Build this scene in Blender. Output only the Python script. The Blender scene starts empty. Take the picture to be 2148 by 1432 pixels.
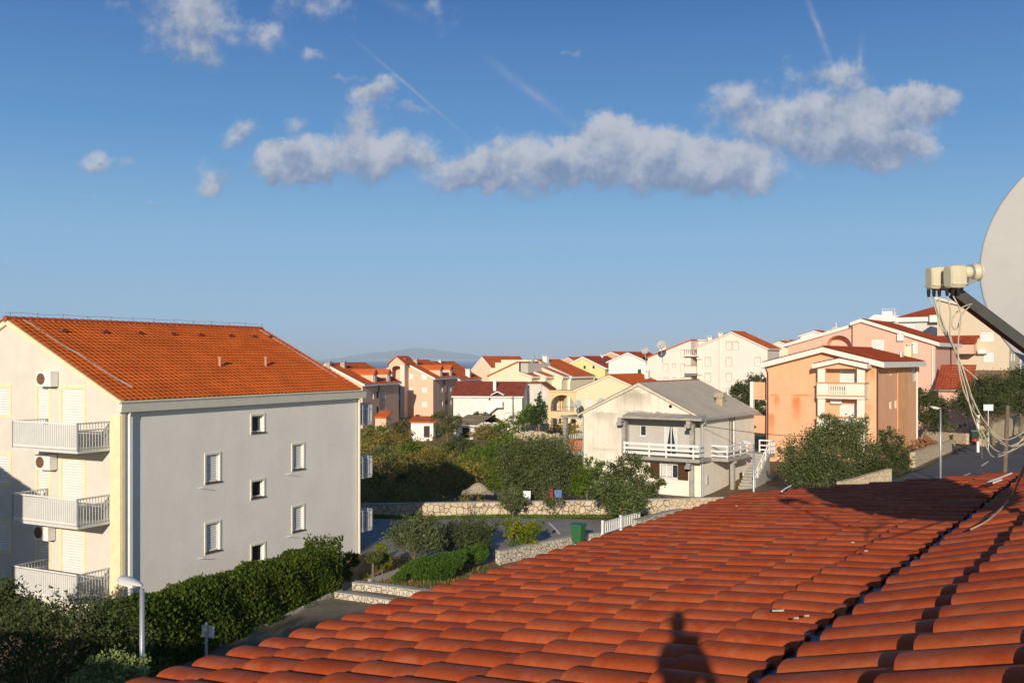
import bpy, math, random
import numpy as np
from mathutils import Vector, Matrix
from mathutils.geometry import tessellate_polygon
random.seed(7)
S = bpy.context.scene
COL = S.collection
# ------------------------------------------------------------------ camera, light, exposure
CZ = 10.0                      # height of the camera above the street
F, CX, HY = 2041.0, 1074.0, 752.0
cam = bpy.data.cameras.new('camera'); camo = bpy.data.objects.new('camera', cam); COL.objects.link(camo)
camo.location = (0, 0, CZ); camo.rotation_euler = (math.radians(90), 0, 0)
cam.sensor_width = 36; cam.lens = 36 * F / 2148; cam.shift_y = 36 / 2148
cam.clip_start = 0.05; cam.clip_end = 120000
S.camera = camo
SUN_AZ, SUN_EL = 10.2, 15.8    # direction the light travels to, and elevation
sl = bpy.data.lights.new('sun', 'SUN'); so = bpy.data.objects.new('sun', sl); COL.objects.link(so)
sl.energy = 4.6; sl.angle = math.radians(0.5); sl.color = (1.0, 0.87, 0.70)
a_, e_ = math.radians(SUN_AZ), math.radians(SUN_EL)
LD = Vector((math.sin(a_) * math.cos(e_), math.cos(a_) * math.cos(e_), -math.sin(e_)))
so.rotation_euler = LD.to_track_quat('-Z', 'Y').to_euler(); so.location = (0, -20, 60)
S.view_settings.view_transform = 'Standard'; S.view_settings.look = 'None'
S.view_settings.exposure = 0.0; S.view_settings.gamma = 1.0

def nd(nt, t, **kw):
    n = nt.nodes.new(t)
    for k, v in kw.items():
        if k == 'ins':
            for a, b in v.items(): n.inputs[a].default_value = b
        else: setattr(n, k, v)
    return n

def make_world():
    w = bpy.data.worlds.new('World'); S.world = w; w.use_nodes = True
    nt = w.node_tree; nt.nodes.clear(); L = nt.links.new
    out = nd(nt, 'ShaderNodeOutputWorld'); bg = nd(nt, 'ShaderNodeBackground'); L(bg.outputs[0], out.inputs[0])
    sky = nd(nt, 'ShaderNodeTexSky', sky_type='NISHITA', sun_disc=False)
    sky.sun_elevation = math.radians(SUN_EL); sky.sun_rotation = math.radians(180 + SUN_AZ)
    sky.air_density = 1.0; sky.dust_density = 0.35; sky.ozone_density = 2.2
    hs0 = nd(nt, 'ShaderNodeHueSaturation', ins={'Saturation': SKY_SAT, 'Value': 1.0, 'Hue': 0.5}); L(sky.outputs[0], hs0.inputs['Color'])
    tc0 = nd(nt, 'ShaderNodeTexCoord'); sp0 = nd(nt, 'ShaderNodeSeparateXYZ'); L(tc0.outputs['Generated'], sp0.inputs[0])
    rp = nd(nt, 'ShaderNodeValToRGB'); L(sp0.outputs[2], rp.inputs[0]); kk = 1 / SKY_STR
    stops = [(0., (.31, .475, .67)), (.03, (.31, .50, .72)), (.12, (.235, .455, .705)), (.22, (.112, .30, .605)), (.36, (.043, .150, .42)), (.6, (.028, .09, .28))]
    cr_ = rp.color_ramp
    while len(cr_.elements) < len(stops): cr_.elements.new(.5)
    for e2, (q, c2) in zip(cr_.elements, stops): e2.position = q; e2.color = (*c2, 1)
    sc_ = nd(nt, 'ShaderNodeMix', data_type='RGBA', blend_type='MULTIPLY'); sc_.inputs[0].default_value = 1; L(rp.outputs[0], sc_.inputs[6]); sc_.inputs[7].default_value = (kk, kk, kk, 1); sc_.clamp_result = False
    hsm = nd(nt, 'ShaderNodeMix', data_type='RGBA'); fm = nd(nt, 'ShaderNodeMapRange', interpolation_type='SMOOTHSTEP', ins={'From Min': -.3, 'From Max': .35, 'To Min': .25, 'To Max': .97}); L(sp0.outputs[1], fm.inputs['Value']); L(fm.outputs[0], hsm.inputs[0])
    dk = nd(nt, 'ShaderNodeMix', data_type='RGBA', blend_type='MULTIPLY'); dk.inputs[0].default_value = 1; L(hs0.outputs[0], dk.inputs[6]); dk.inputs[7].default_value = (.78, .76, .72, 1); L(dk.outputs[2], hsm.inputs[6]); L(sc_.outputs[2], hsm.inputs[7])
    class hs: outputs = [hsm.outputs[2]]
    tc = nd(nt, 'ShaderNodeTexCoord'); sp = nd(nt, 'ShaderNodeSeparateXYZ'); L(tc.outputs['Generated'], sp.inputs[0])
    def M(op, a, b=None, c=None):
        n = nd(nt, 'ShaderNodeMath', operation=op)
        for i, q in enumerate((a, b, c)):
            if q is None: continue
            if isinstance(q, (int, float)): n.inputs[i].default_value = q
            else: L(q, n.inputs[i])
        return n.outputs[0]
    y = M('MAXIMUM', sp.outputs[1], 0.05)
    u, v = M('DIVIDE', sp.outputs[0], y), M('DIVIDE', sp.outputs[2], y)
    cb = nd(nt, 'ShaderNodeCombineXYZ'); L(u, cb.inputs[0]); L(v, cb.inputs[1])
    # warp by noise so that the outlines billow
    nz = nd(nt, 'ShaderNodeTexNoise', noise_dimensions='2D', ins={'Scale': 20.0, 'Detail': 8.0, 'Roughness': 0.62}); L(cb.outputs[0], nz.inputs['Vector'])
    wv = nd(nt, 'ShaderNodeVectorMath', operation='SUBTRACT'); L(nz.outputs['Color'], wv.inputs[0]); wv.inputs[1].default_value = (.5, .5, .5)
    ws = nd(nt, 'ShaderNodeVectorMath', operation='SCALE'); L(wv.outputs[0], ws.inputs[0]); ws.inputs['Scale'].default_value = 0.045
    wa = nd(nt, 'ShaderNodeVectorMath', operation='ADD'); L(cb.outputs[0], wa.inputs[0]); L(ws.outputs[0], wa.inputs[1])
    det = nd(nt, 'ShaderNodeTexNoise', noise_dimensions='2D', ins={'Scale': 34.0, 'Detail': 8.0, 'Roughness': 0.62}); L(cb.outputs[0], det.inputs['Vector'])
    # direction-space lobes: centre x, y, half width, half height, turn, strength
    lobes = [(575,338,62,36,0,1.1),(655,332,72,48,0,1.25),(620,368,72,26,0,.9),(765,335,80,50,0,.62),(815,330,100,52,0,.62),(862,318,60,38,0,.5),
      (790,185,50,26,-10,.85),(752,190,34,22,0,.5),(768,240,46,52,0,.5),(748,290,48,58,0,.5),(960,372,85,40,0,.8),(1020,340,85,52,0,.9),(1110,345,120,60,0,1.),(1210,345,105,52,0,.95),
      (1290,300,85,62,0,1.),(1340,330,130,76,5,1.15),(1440,345,140,66,8,1.2),(1540,355,115,54,10,1.15),(1000,392,60,20,0,.6),
      (1555,215,90,46,-8,.72),(1640,265,140,62,-10,.75),(1705,240,130,46,-16,.7),(1740,150,95,30,-8,.55),(1790,290,165,58,-6,1.0),(1880,225,125,42,-10,1.1),(1950,215,60,40,0,.9),(1850,312,120,42,8,.85),(1780,180,60,40,0,.45),
      (500,280,44,24,-20,.62),(215,335,52,24,0,.62),(450,372,42,32,-25,.62),(865,243,36,16,0,.62),(175,435,44,13,0,.4),(340,435,30,11,0,.4),(622,262,34,20,-30,.4),(730,158,36,12,0,.4),
      (432,40,66,95,0,.62),(350,22,105,60,10,.45),(548,88,58,42,10,.55),(650,18,80,42,0,.38),(646,114,26,17,0,.45),(400,100,72,26,15,.42),(330,75,40,30,0,.3),(1195,110,20,10,0,.35),(925,25,40,40,0,.25)]
    thin = [(1716,58,112,10,-69,.5),(1804,125,66,10,-96,.42),(865,188,200,6,-41,.42),(1130,205,175,16,-37,.34),(1100,517,200,6,-3,.16),(840,15,120,18,-25,.2)]
    tot = None; hgt = None; trail = None
    for (x, yy, a, b, r, s) in lobes + thin:
        isthin = b < 19 and a > 40 and (x, yy, a, b, r, s) in thin
        mp = nd(nt, 'ShaderNodeMapping', vector_type='TEXTURE')
        mp.inputs['Location'].default_value = ((x - CX) / F, (HY - yy) / F, 0); mp.inputs['Rotation'].default_value = (0, 0, -math.radians(r) if not isthin else math.radians(r))
        mp.inputs['Scale'].default_value = (a / F * 1.24, b / F * 1.26, 1)
        L((cb if isthin else wa).outputs[0], mp.inputs[0])
        g = nd(nt, 'ShaderNodeTexGradient', gradient_type='SPHERICAL' if not isthin else 'QUADRATIC_SPHERE'); L(mp.outputs[0], g.inputs[0])
        f = M('MULTIPLY', g.outputs['Fac'], s)
        sy = nd(nt, 'ShaderNodeSeparateXYZ'); L(mp.outputs[0], sy.inputs[0])
        h = M('MULTIPLY', f, sy.outputs[1])
        if isthin: trail = f if trail is None else M('ADD', trail, f); continue
        tot = f if tot is None else M('ADD', tot, f); hgt = h if hgt is None else M('ADD', hgt, h)
    d1 = M('SUBTRACT', det.outputs['Fac'], 0.5)
    dens = M('MULTIPLY_ADD', d1, 0.95, tot)
    ss = nd(nt, 'ShaderNodeMapRange', interpolation_type='SMOOTHSTEP', ins={'From Min': 0.0, 'From Max': 0.72, 'To Min': 0.0, 'To Max': 0.86}); L(dens, ss.inputs['Value'])
    near = M('GREATER_THAN', tot, 0.004); front = M('GREATER_THAN', sp.outputs[1], 0.1)
    al = M('MINIMUM', M('MULTIPLY', M('ADD', M('MULTIPLY', ss.outputs[0], near), M('MULTIPLY', M('MULTIPLY', trail, 1.9), det.outputs['Fac'])), front), 1.0)
    gr = M('ADD', M('DIVIDE', hgt, M('MAXIMUM', tot, 0.05)), M('MULTIPLY', d1, 2.3))
    sh = nd(nt, 'ShaderNodeMapRange', interpolation_type='SMOOTHSTEP', ins={'From Min': -0.85, 'From Max': 0.8}); L(gr, sh.inputs['Value'])
    cc = nd(nt, 'ShaderNodeMix', data_type='RGBA'); L(sh.outputs[0], cc.inputs[0])
    k = 1.0 / SKY_STR
    cc.inputs[6].default_value = (.19 * k, .255 * k, .41 * k, 1); cc.inputs[7].default_value = (.56 * k, .57 * k, .615 * k, 1)
    mx = nd(nt, 'ShaderNodeMix', data_type='RGBA'); L(al, mx.inputs[0]); L(hs.outputs[0], mx.inputs[6]); L(cc.outputs[2], mx.inputs[7])
    L(mx.outputs[2], bg.inputs[0]); bg.inputs[1].default_value = SKY_STR
SKY_STR, SKY_SAT = 0.11, 1.12
make_world()

# ------------------------------------------------------------------ helpers
def at(px, py, d): return Vector(((px - CX) / F * d, d, CZ - (py - HY) / F * d))
def zat(py, d): return CZ - (py - HY) / F * d

MATS = {}
def mat(name, col, rough=.8, amt=.12, scale=3.0, bump=0.0, bscale=40.0, spec=.3, kind='noise', metal=0., col2=None, **kw):
    if name in MATS: return MATS[name]
    m = bpy.data.materials.new(name); m.use_nodes = True; nt = m.node_tree; L = nt.links.new
    b = nt.nodes['Principled BSDF']; b.inputs['Roughness'].default_value = rough; b.inputs['Metallic'].default_value = metal
    b.inputs['Specular IOR Level'].default_value = spec
    tc = nd(nt, 'ShaderNodeTexCoord')
    col = tuple(col) + (1,)
    def mix(fac, a, c, t='MIX'):
        n = nd(nt, 'ShaderNodeMix', data_type='RGBA', blend_type=t)
        for i, q in ((0, fac), (6, a), (7, c)):
            if isinstance(q, (int, float, tuple)): n.inputs[i].default_value = q
            else: L(q, n.inputs[i])
        return n.outputs[2]
    def rng(v, a, c, lo, hi):
        n = nd(nt, 'ShaderNodeMapRange', ins={'From Min': a, 'From Max': c, 'To Min': lo, 'To Max': hi}); L(v, n.inputs['Value']); return n.outputs[0]
    def noise(sc, det=4, src='Object', sv=None, rough=.6):
        n = nd(nt, 'ShaderNodeTexNoise', ins={'Scale': sc, 'Detail': det, 'Roughness': rough})
        if sv is not None:
            mp = nd(nt, 'ShaderNodeMapping'); mp.inputs['Scale'].default_value = sv; L(tc.outputs[src], mp.inputs[0]); L(mp.outputs[0], n.inputs['Vector'])
        else: L(tc.outputs[src], n.inputs['Vector'])
        return n.outputs['Fac']
    def mul(c, fac):
        cmb = nd(nt, 'ShaderNodeCombineColor'); [L(fac, cmb.inputs[i]) for i in range(3)]
        return mix(1.0, c, cmb.outputs[0], 'MULTIPLY')
    def bmp(h, s, dist=.02):
        n = nd(nt, 'ShaderNodeBump', ins={'Strength': s, 'Distance': dist}); L(h, n.inputs['Height']); L(n.outputs[0], b.inputs['Normal'])
    if kind == 'noise':
        c = mul(col, rng(noise(scale), .3, .7, 1 - amt, 1 + amt))
        if col2: c = mix(rng(noise(scale * .45, 5), .45, .62, 0, 1), c, tuple(col2) + (1,))
        c = mul(c, rng(noise(scale * 9), .3, .7, 1 - amt * .5, 1 + amt * .5))
        if kw.get('streak'):
            st = rng(noise(1., 5, sv=(5, 5, .45)), .5, .78, 0, kw['streak']); c = mix(st, c, tuple(kw.get('scol', (.2, .17, .12))) + (1,))
        if kw.get('stains'):
            sx = nd(nt, 'ShaderNodeSeparateXYZ'); L(tc.outputs['Object'], sx.inputs[0]); wob = noise(2.2, 5, rough=.7)
            for (ax_, u0, u1, z0, z1, k_, sc2) in kw['stains']:
                def mm(op, q, r_):
                    n = nd(nt, 'ShaderNodeMath', operation=op); L(q, n.inputs[0]); (L(r_, n.inputs[1]) if not isinstance(r_, (int, float)) else setattr(n.inputs[1], 'default_value', r_)); return n.outputs[0]
                wu, wz = (u1 - u0) * .5, (z1 - z0)
                uu = mm('ADD', sx.outputs[ax_], mm('MULTIPLY', mm('SUBTRACT', wob, .5), min(wu, .5) * 1.1)); zz2 = mm('ADD', sx.outputs[2], mm('MULTIPLY', mm('SUBTRACT', wob, .5), min(wz, .6) * .9))
                f1 = mm('MULTIPLY', rng(uu, u0, u0 + wu * .7, 0, 1), rng(uu, u1 - wu * .7, u1, 1, 0)); f2 = mm('MULTIPLY', rng(zz2, z0, z0 + wz * .75, 0, 1), rng(zz2, z1 - wz * .12, z1, 1, 0))
                c = mix(mm('MULTIPLY', mm('MULTIPLY', f1, f2), k_), c, tuple(sc2) + (1,))
        L(c, b.inputs['Base Color'])
        if bump: bmp(noise(bscale, 5), bump)
    elif kind == 'tile':       # clay tiles, laid by UV in metres
        tw, tl = kw.get('tw', .25), kw.get('tl', .34)
        sp = nd(nt, 'ShaderNodeMapping'); sp.inputs['Scale'].default_value = (1 / tw, 1 / tl, 1); L(tc.outputs['UV'], sp.inputs[0])
        fl = nd(nt, 'ShaderNodeVectorMath', operation='FLOOR'); L(sp.outputs[0], fl.inputs[0])
        wn = nd(nt, 'ShaderNodeTexWhiteNoise', noise_dimensions='2D'); L(fl.outputs[0], wn.inputs['Vector'])
        c = mul(col, rng(wn.outputs['Value'], 0, 1, 1 - amt, 1 + amt))
        c = mul(c, rng(noise(.9, 5), .3, .7, .82, 1.18))
        c = mix(rng(noise(1.6, 6, rough=.75), .66, .8, 0, kw.get('pale', .35)), c, (.55, .38, .3, 1))
        L(c, b.inputs['Base Color'])
    elif kind == 'nearTile':   # single big tiles: one mesh island each, damp and chalky patches
        g = nd(nt, 'ShaderNodeNewGeometry')
        c = mix(g.outputs['Random Per Island'], (.36, .066, .018, 1), (.46, .096, .028, 1))
        c = mix(rng(noise(4.2, 7, rough=.72), .47, .60, 0, .85), c, (.35, .052, .012, 1))
        c = mix(rng(noise(6.5, 6, rough=.7), .52, .66, 0, .65), c, (.44, .125, .052, 1))
        c = mul(c, rng(noise(38, 4), .3, .7, .9, 1.1))
        c = mix(rng(noise(26, 2), .755, .80, 0, .45), c, (.16, .05, .03, 1))
        c = mix(rng(noise(15, 2, rough=.4), .81, .83, 0, .7), c, (.6, .55, .45, 1))
        L(c, b.inputs['Base Color'])
        r = rng(noise(5.5, 7, rough=.7), .45, .65, .82, .55); L(r, b.inputs['Roughness'])
        bmp(noise(120, 4), .12, .004)
    elif kind == 'stone':      # rubble stones in mortar
        ns = kw.get('cell', 3.2)
        wp = nd(nt, 'ShaderNodeTexNoise', ins={'Scale': 2.5, 'Detail': 2.}); L(tc.outputs['Object'], wp.inputs['Vector'])
        ad = nd(nt, 'ShaderNodeMix', data_type='RGBA', blend_type='ADD'); ad.inputs[0].default_value = .25; L(tc.outputs['Object'], ad.inputs[6]); L(wp.outputs['Color'], ad.inputs[7])
        v1 = nd(nt, 'ShaderNodeTexVoronoi', ins={'Scale': ns}); v2 = nd(nt, 'ShaderNodeTexVoronoi', feature='DISTANCE_TO_EDGE', ins={'Scale': ns})
        L(ad.outputs[2], v1.inputs['Vector']); L(ad.outputs[2], v2.inputs['Vector'])
        bw = nd(nt, 'ShaderNodeRGBToBW'); L(v1.outputs['Color'], bw.inputs[0])
        c = mix(bw.outputs[0], col, tuple(col2 or (.5, .42, .3)) + (1,))
        c = mul(c, rng(noise(14), .3, .7, .8, 1.2))
        e = rng(v2.outputs['Distance'], .02, .07, 0, 1)
        c = mix(e, tuple(kw.get('joint', (.16, .12, .08))) + (1,), c); L(c, b.inputs['Base Color']); bmp(e, .8, .03)
    elif kind == 'leaf':
        g = nd(nt, 'ShaderNodeNewGeometry')
        c = mix(g.outputs['Random Per Island'], col, tuple(col2) + (1,))
        c = mix(rng(noise(kw.get('patch', .9), 3), .42, .64, 0, .8), c, tuple(kw.get('col3', col2)) + (1,))
        c = mul(c, rng(g.outputs['Random Per Island'], 0, 1, .75, 1.3))
        L(c, b.inputs['Base Color'])
        tr = nd(nt, 'ShaderNodeBsdfTranslucent'); L(c, tr.inputs[0]); ms = nd(nt, 'ShaderNodeMixShader'); ms.inputs[0].default_value = .22
        L(b.outputs[0], ms.inputs[1]); L(tr.outputs[0], ms.inputs[2]); L(ms.outputs[0], nt.nodes['Material Output'].inputs[0])
    elif kind == 'slat':       # louvred or ribbed panel
        wv = nd(nt, 'ShaderNodeTexWave', bands_direction=kw.get('dir', 'Z'), ins={'Scale': kw.get('freq', 3.2), 'Distortion': 0.}); L(tc.outputs['Object'], wv.inputs['Vector'])
        c = mul(col, rng(wv.outputs['Fac'], 0, 1, 1 - amt, 1.04)); c = mul(c, rng(noise(2.), .3, .7, .93, 1.05)); L(c, b.inputs['Base Color']); bmp(wv.outputs['Fac'], .5, .02)
    elif kind == 'brick':
        bt = nd(nt, 'ShaderNodeTexBrick', ins={'Scale': 1., 'Mortar Size': .02, 'Brick Width': .32, 'Row Height': .24, 'Color1': col, 'Color2': tuple(col2) + (1,), 'Mortar': (.45, .35, .25, 1)})
        L(tc.outputs['UV'], bt.inputs['Vector']); L(bt.outputs[0], b.inputs['Base Color'])
    elif kind == 'glass':
        b.inputs['Base Color'].default_value = col; b.inputs['Roughness'].default_value = .06; b.inputs['Specular IOR Level'].default_value = .7
    elif kind == 'water':
        b.inputs['Base Color'].default_value = col
        bmp(noise(1., 4, sv=(.004, .03, 1)), .6, 4.)
        c = mix(rng(noise(1., 4, sv=(.0003, .0016, 1)), .4, .65, 0, 1), col, tuple(col2) + (1,)); L(c, b.inputs['Base Color'])
    MATS[name] = m; return m

class MB:
    def __init__(s): s.v = []; s.f = []; s.uv = {}
    def poly(s, pts, uv=None):
        i = len(s.v); s.v += [tuple(p) for p in pts]; s.f.append(tuple(range(i, i + len(pts))))
        if uv: s.uv[len(s.f) - 1] = uv
    def box(s, x0, x1, y0, y1, z0, z1): s.fbox(Vector((0, 0, 0)), Vector((1, 0, 0)), Vector((0, 1, 0)), x0, x1, z0, z1, y0, y1)
    def fbox(s, o, t, n, u0, u1, z0, z1, n0, n1):
        """box in the frame of a wall face: along t, up, out along n"""
        i = len(s.v)
        for w in (n0, n1):
            for (u, z) in ((u0, z0), (u1, z0), (u1, z1), (u0, z1)):
                p = o + t * u + n * w; s.v.append((p.x, p.y, p.z + z))
        for q in ((0, 1, 2, 3), (7, 6, 5, 4), (0, 4, 5, 1), (1, 5, 6, 2), (2, 6, 7, 3), (3, 7, 4, 0)): s.f.append(tuple(i + k for k in q))
    def prism(s, pts, off):
        """closed polygon pushed along a vector"""
        n = len(pts); i = len(s.v); off = Vector(off); pts = [Vector(p) for p in pts]
        s.v += [tuple(p) for p in pts] + [tuple(p + off) for p in pts]
        s.f.append(tuple(range(i, i + n))); s.f.append(tuple(range(i + 2 * n - 1, i + n - 1, -1)))
        for k in range(n): s.f.append((i + k, i + (k + 1) % n, i + n + (k + 1) % n, i + n + k))
    def tube(s, pts, r, k=6, cap=True):
        pts = [Vector(p) for p in pts]; n = len(pts); i = len(s.v)
        rr = r if isinstance(r, (list, tuple)) else [r] * n
        for j, p in enumerate(pts):
            d = (pts[min(j + 1, n - 1)] - pts[max(j - 1, 0)]).normalized()
            a = d.orthogonal().normalized() if abs(d.z) > .9 else d.cross(Vector((0, 0, 1))).normalized(); b = d.cross(a)
            if abs(d.z) > .9: a = Vector((1, 0, 0)); a = (a - d * a.dot(d)).normalized(); b = d.cross(a)
            for q in range(k):
                t = 2 * math.pi * q / k; s.v.append(tuple(p + (a * math.cos(t) + b * math.sin(t)) * rr[j]))
        for j in range(n - 1):
            for q in range(k): s.f.append((i + j * k + q, i + j * k + (q + 1) % k, i + (j + 1) * k + (q + 1) % k, i + (j + 1) * k + q))
        if cap: s.f.append(tuple(i + q for q in range(k))[::-1]); s.f.append(tuple(i + (n - 1) * k + q for q in range(k)))
    def wall(s, o, t, n, outline, holes=(), dep=.16):
        """a wall face with real openings and reveals; outline and holes in (u, z)"""
        P = lambda u, z, w=0.: o + t * u + n * w + Vector((0, 0, z))
        xs = sorted({round(u, 5) for u, _ in outline} | {round(v, 5) for a, c, b, d in holes for v in (a, b)})
        ed = [(outline[k], outline[(k + 1) % len(outline)]) for k in range(len(outline))]
        for xa, xb in zip(xs[:-1], xs[1:]):
            if xb - xa < 1e-4: continue
            xm = (xa + xb) / 2; cut = []
            for (u0, z0), (u1, z1) in ed:
                if min(u0, u1) <= xm <= max(u0, u1) and abs(u1 - u0) > 1e-6: f = lambda x: z0 + (z1 - z0) * (x - u0) / (u1 - u0); cut.append((f(xm), f(xa), f(xb)))
            cut.sort()
            for lo, hi in zip(cut[::2], cut[1::2]):
                spans = [(lo, hi)]
                for a, c, b, d in sorted(holes, key=lambda q: q[1]):
                    if a - 1e-4 <= xm <= b + 1e-4 and lo[0] < c < hi[0] and d < hi[0]:
                        l2, h2 = spans.pop(); spans += [(l2, (c, c, c)), ((d, d, d), h2)]
                for l2, h2 in spans:
                    if h2[0] - l2[0] > 1e-4: s.poly([P(xa, l2[1]), P(xb, l2[2]), P(xb, h2[2]), P(xa, h2[1])])
        for a, c, b, d in holes:
            for (p, q) in (((a, c), (b, c)), ((b, c), (b, d)), ((b, d), (a, d)), ((a, d), (a, c))):
                s.poly([P(*p), P(*q), P(q[0], q[1], -dep), P(p[0], p[1], -dep)])
    def sheet(s, o, t, u, W, Lh, tw, tl, amp, step, seg=4):
        """pan-tile roof sheet: rolls across, stepped courses up the slope"""
        t = t.normalized(); u = u.normalized(); n = t.cross(u)
        if n.z < 0: n = -n
        nx = max(1, round(W / tw)); ny = max(1, round(Lh / tl)); tw = W / nx; tl = Lh / ny
        prof = [amp * (.5 + .5 * math.cos(2 * math.pi * k / seg)) for k in range(seg)]
        cols = nx * seg + 1
        for j in range(ny):
            i = len(s.v)
            for (yy, h) in ((j * tl - (.0 if j == 0 else .02), step), ((j + 1) * tl, 0.)):
                for k in range(cols):
                    p = o + t * (k * tw / seg) + u * yy + n * (prof[k % seg] + h); s.v.append((p.x, p.y, p.z))
            for k in range(cols - 1):
                s.f.append((i + k, i + k + 1, i + cols + k + 1, i + cols + k))
                x0, x1, y0, y1 = (k + .01) * tw / seg, (k + .99) * tw / seg, (j + .01) * tl, (j + .99) * tl
                s.uv[len(s.f) - 1] = ((x0, y0), (x1, y0), (x1, y1), (x0, y1))
    def build(s, name, m, parent=None, smooth=False, world=False, label=None):
        me = bpy.data.meshes.new(name); vs = s.v
        if world and parent is not None and parent.parent is None:
            inv = (Matrix.Translation(parent.location) @ parent.rotation_euler.to_matrix().to_4x4()).inverted(); vs = [tuple(inv @ Vector(v)) for v in vs]
        elif world and parent is not None:
            p = parent.parent; inv = (Matrix.Translation(p.location) @ p.rotation_euler.to_matrix().to_4x4()).inverted(); vs = [tuple(inv @ Vector(v)) for v in vs]
        me.from_pydata(vs, [], s.f)
        if s.uv:
            ul = me.uv_layers.new(name='UVMap')
            for pi, uv in s.uv.items():
                for li, q in zip(me.polygons[pi].loop_indices, uv): ul.data[li].uv = q
        if smooth: me.polygons.foreach_set('use_smooth', [True] * len(me.polygons))
        me.materials.append(m); me.update()
        ob = bpy.data.objects.new(name, me); COL.objects.link(ob)
        if parent is not None: ob.parent = parent
        if label: ob['label'] = label
        return ob

def tag(o, label=None, cat=None, group=None, kind=None):
    for k, v in (('label', label), ('category', cat), ('group', group), ('kind', kind)):
        if v: o[k] = v
    return o
def thing(name, label, cat, loc, az=0., group=None):
    o = bpy.data.objects.new(name, None); COL.objects.link(o); o.location = loc; o.rotation_euler = (0, 0, -math.radians(az)); o.empty_display_size = .3
    return tag(o, label, cat, group)

# materials shared by several things
WHITE = mat('white_paint', (.78, .77, .74), .5, .05)
SHUT = mat('white_shutter', (.80, .79, .76), .55, .22, kind='slat', freq=3.0)
GLASS = mat('window_glass', (.03, .045, .06), kind='glass')
DARK = mat('dark_interior', (.012, .011, .010), .9, .2)
GREENSH = mat('green_shutter', (.02, .07, .05), .6, .3, kind='slat', freq=3.)
BROWNW = mat('brown_wood', (.10, .045, .022), .6, .35, kind='slat', freq=3.2)
CONC = mat('concrete', (.36, .34, .30), .9, .2, 1.6, .2, 30, streak=.35)
METAL = mat('galvanised_metal', (.46, .48, .49), .42, .12, 4., metal=.55)
ZINC = mat('zinc_gutter', (.38, .40, .41), .45, .1, metal=.3)
ORANGE = mat('orange_roof', (.56, .118, .022), .85, .07, spec=.1, kind='tile', tw=.3, tl=.36, pale=.25)
RED = mat('red_roof', (.36, .068, .025), .85, .14, spec=.1, kind='tile', tw=.3, tl=.4, pale=.2)
BROWNROOF = mat('brown_roof', (.25, .055, .03), .8, .15, kind='tile', tw=.3, tl=.4, pale=.08)
FAR_OR = mat('far_orange_roof', (.52, .115, .03), .85, .14, spec=.1, kind='tile', tw=.4, tl=.5, pale=.35)
STONE = mat('rubble_stone', (.62, .53, .40), .9, kind='stone', cell=2.9, col2=(.46, .36, .24))
STONEW = mat('white_rubble_stone', (.66, .60, .50), .9, kind='stone', cell=5., col2=(.5, .43, .33))
DIM = mat('dim_wood', (.16, .12, .09), .9, .3, 8)

# ------------------------------------------------------------------ terrain
CT = [(-15,30,.2),(-5,30,.1),(0,42,.2),(-20,60,.2),(-6,50,.2),(0,58,.4),(6,58,.4),(-10,60,.35),(-1,50.5,.4),(3,54.5,.4),(-8,51,.3),(.8,46.3,-1.),(3.8,50,-1.),(5,45,-1.),(2,42,-.5),(-5.2,40.6,.15),(-3,39.6,.05),(-7,39,.2),(-4,37.5,.1),(12,72,-.3),(18,62,.9),(26,67,1.75),(40,88,1.7),(58,118,1.6),(48,108,2.1),(33,84,1.6),(30,92,1.6),
      (0,70,-.4),(-10,72,-.5),(0,100,-2.2),(0,125,-3.1),(-20,100,-2),(-14,130,-2.8),(-20,150,-2.8),(-5,165,-2.6),(8,150,-1.2),(20,137,-.9),(4,115,-2.2),(-10,195,-1.4),(-20,165,-1.8),(40,165,1.5),(20,200,-2),(25,110,.3),
      (0,300,-6),(60,250,1),(100,150,6.5),(-80,150,-5),(72,150,6.5),(66,130,4.),(-60,40,-1),(0,0,0),(30,20,1.6),(20,45,1.2),(0,420,-26),(-200,400,-24),(200,420,-14),(-200,100,-10),(200,100,12),(60,60,3),(0,-40,0),(-60,-40,0),(60,-40,2)]
CTA = np.array(CT, float)
GX = np.concatenate([np.arange(-300, -40, 10.), np.arange(-40, 70, 1.25), np.arange(70, 301, 10.)])
GY = np.concatenate([np.arange(-40, 20, 6.), np.arange(20, 130, 1.25), np.arange(130, 240, 4.), np.arange(240, 900, 22.)])
def tz_raw(X, Y):
    X = np.asarray(X, float)[..., None]; Y = np.asarray(Y, float)[..., None]
    d2 = (X - CTA[:, 0]) ** 2 + (Y - CTA[:, 1]) ** 2 + 9.
    w = d2 ** -1.7; z = (w * CTA[:, 2]).sum(-1) / w.sum(-1); Yb = Y[..., 0]
    return z - np.clip((Yb - 330) / 300, 0, 1) ** 1.5 * 75
GZ = np.maximum(tz_raw(*np.meshgrid(GX, GY)), -36.5)
def tz(x, y):
    i = int(np.clip(np.searchsorted(GX, x) - 1, 0, len(GX) - 2)); j = int(np.clip(np.searchsorted(GY, y) - 1, 0, len(GY) - 2))
    a = (x - GX[i]) / (GX[i + 1] - GX[i]); b = (y - GY[j]) / (GY[j + 1] - GY[j])
    return float((GZ[j, i] * (1 - a) + GZ[j, i + 1] * a) * (1 - b) + (GZ[j + 1, i] * (1 - a) + GZ[j + 1, i + 1] * a) * b)
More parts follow.
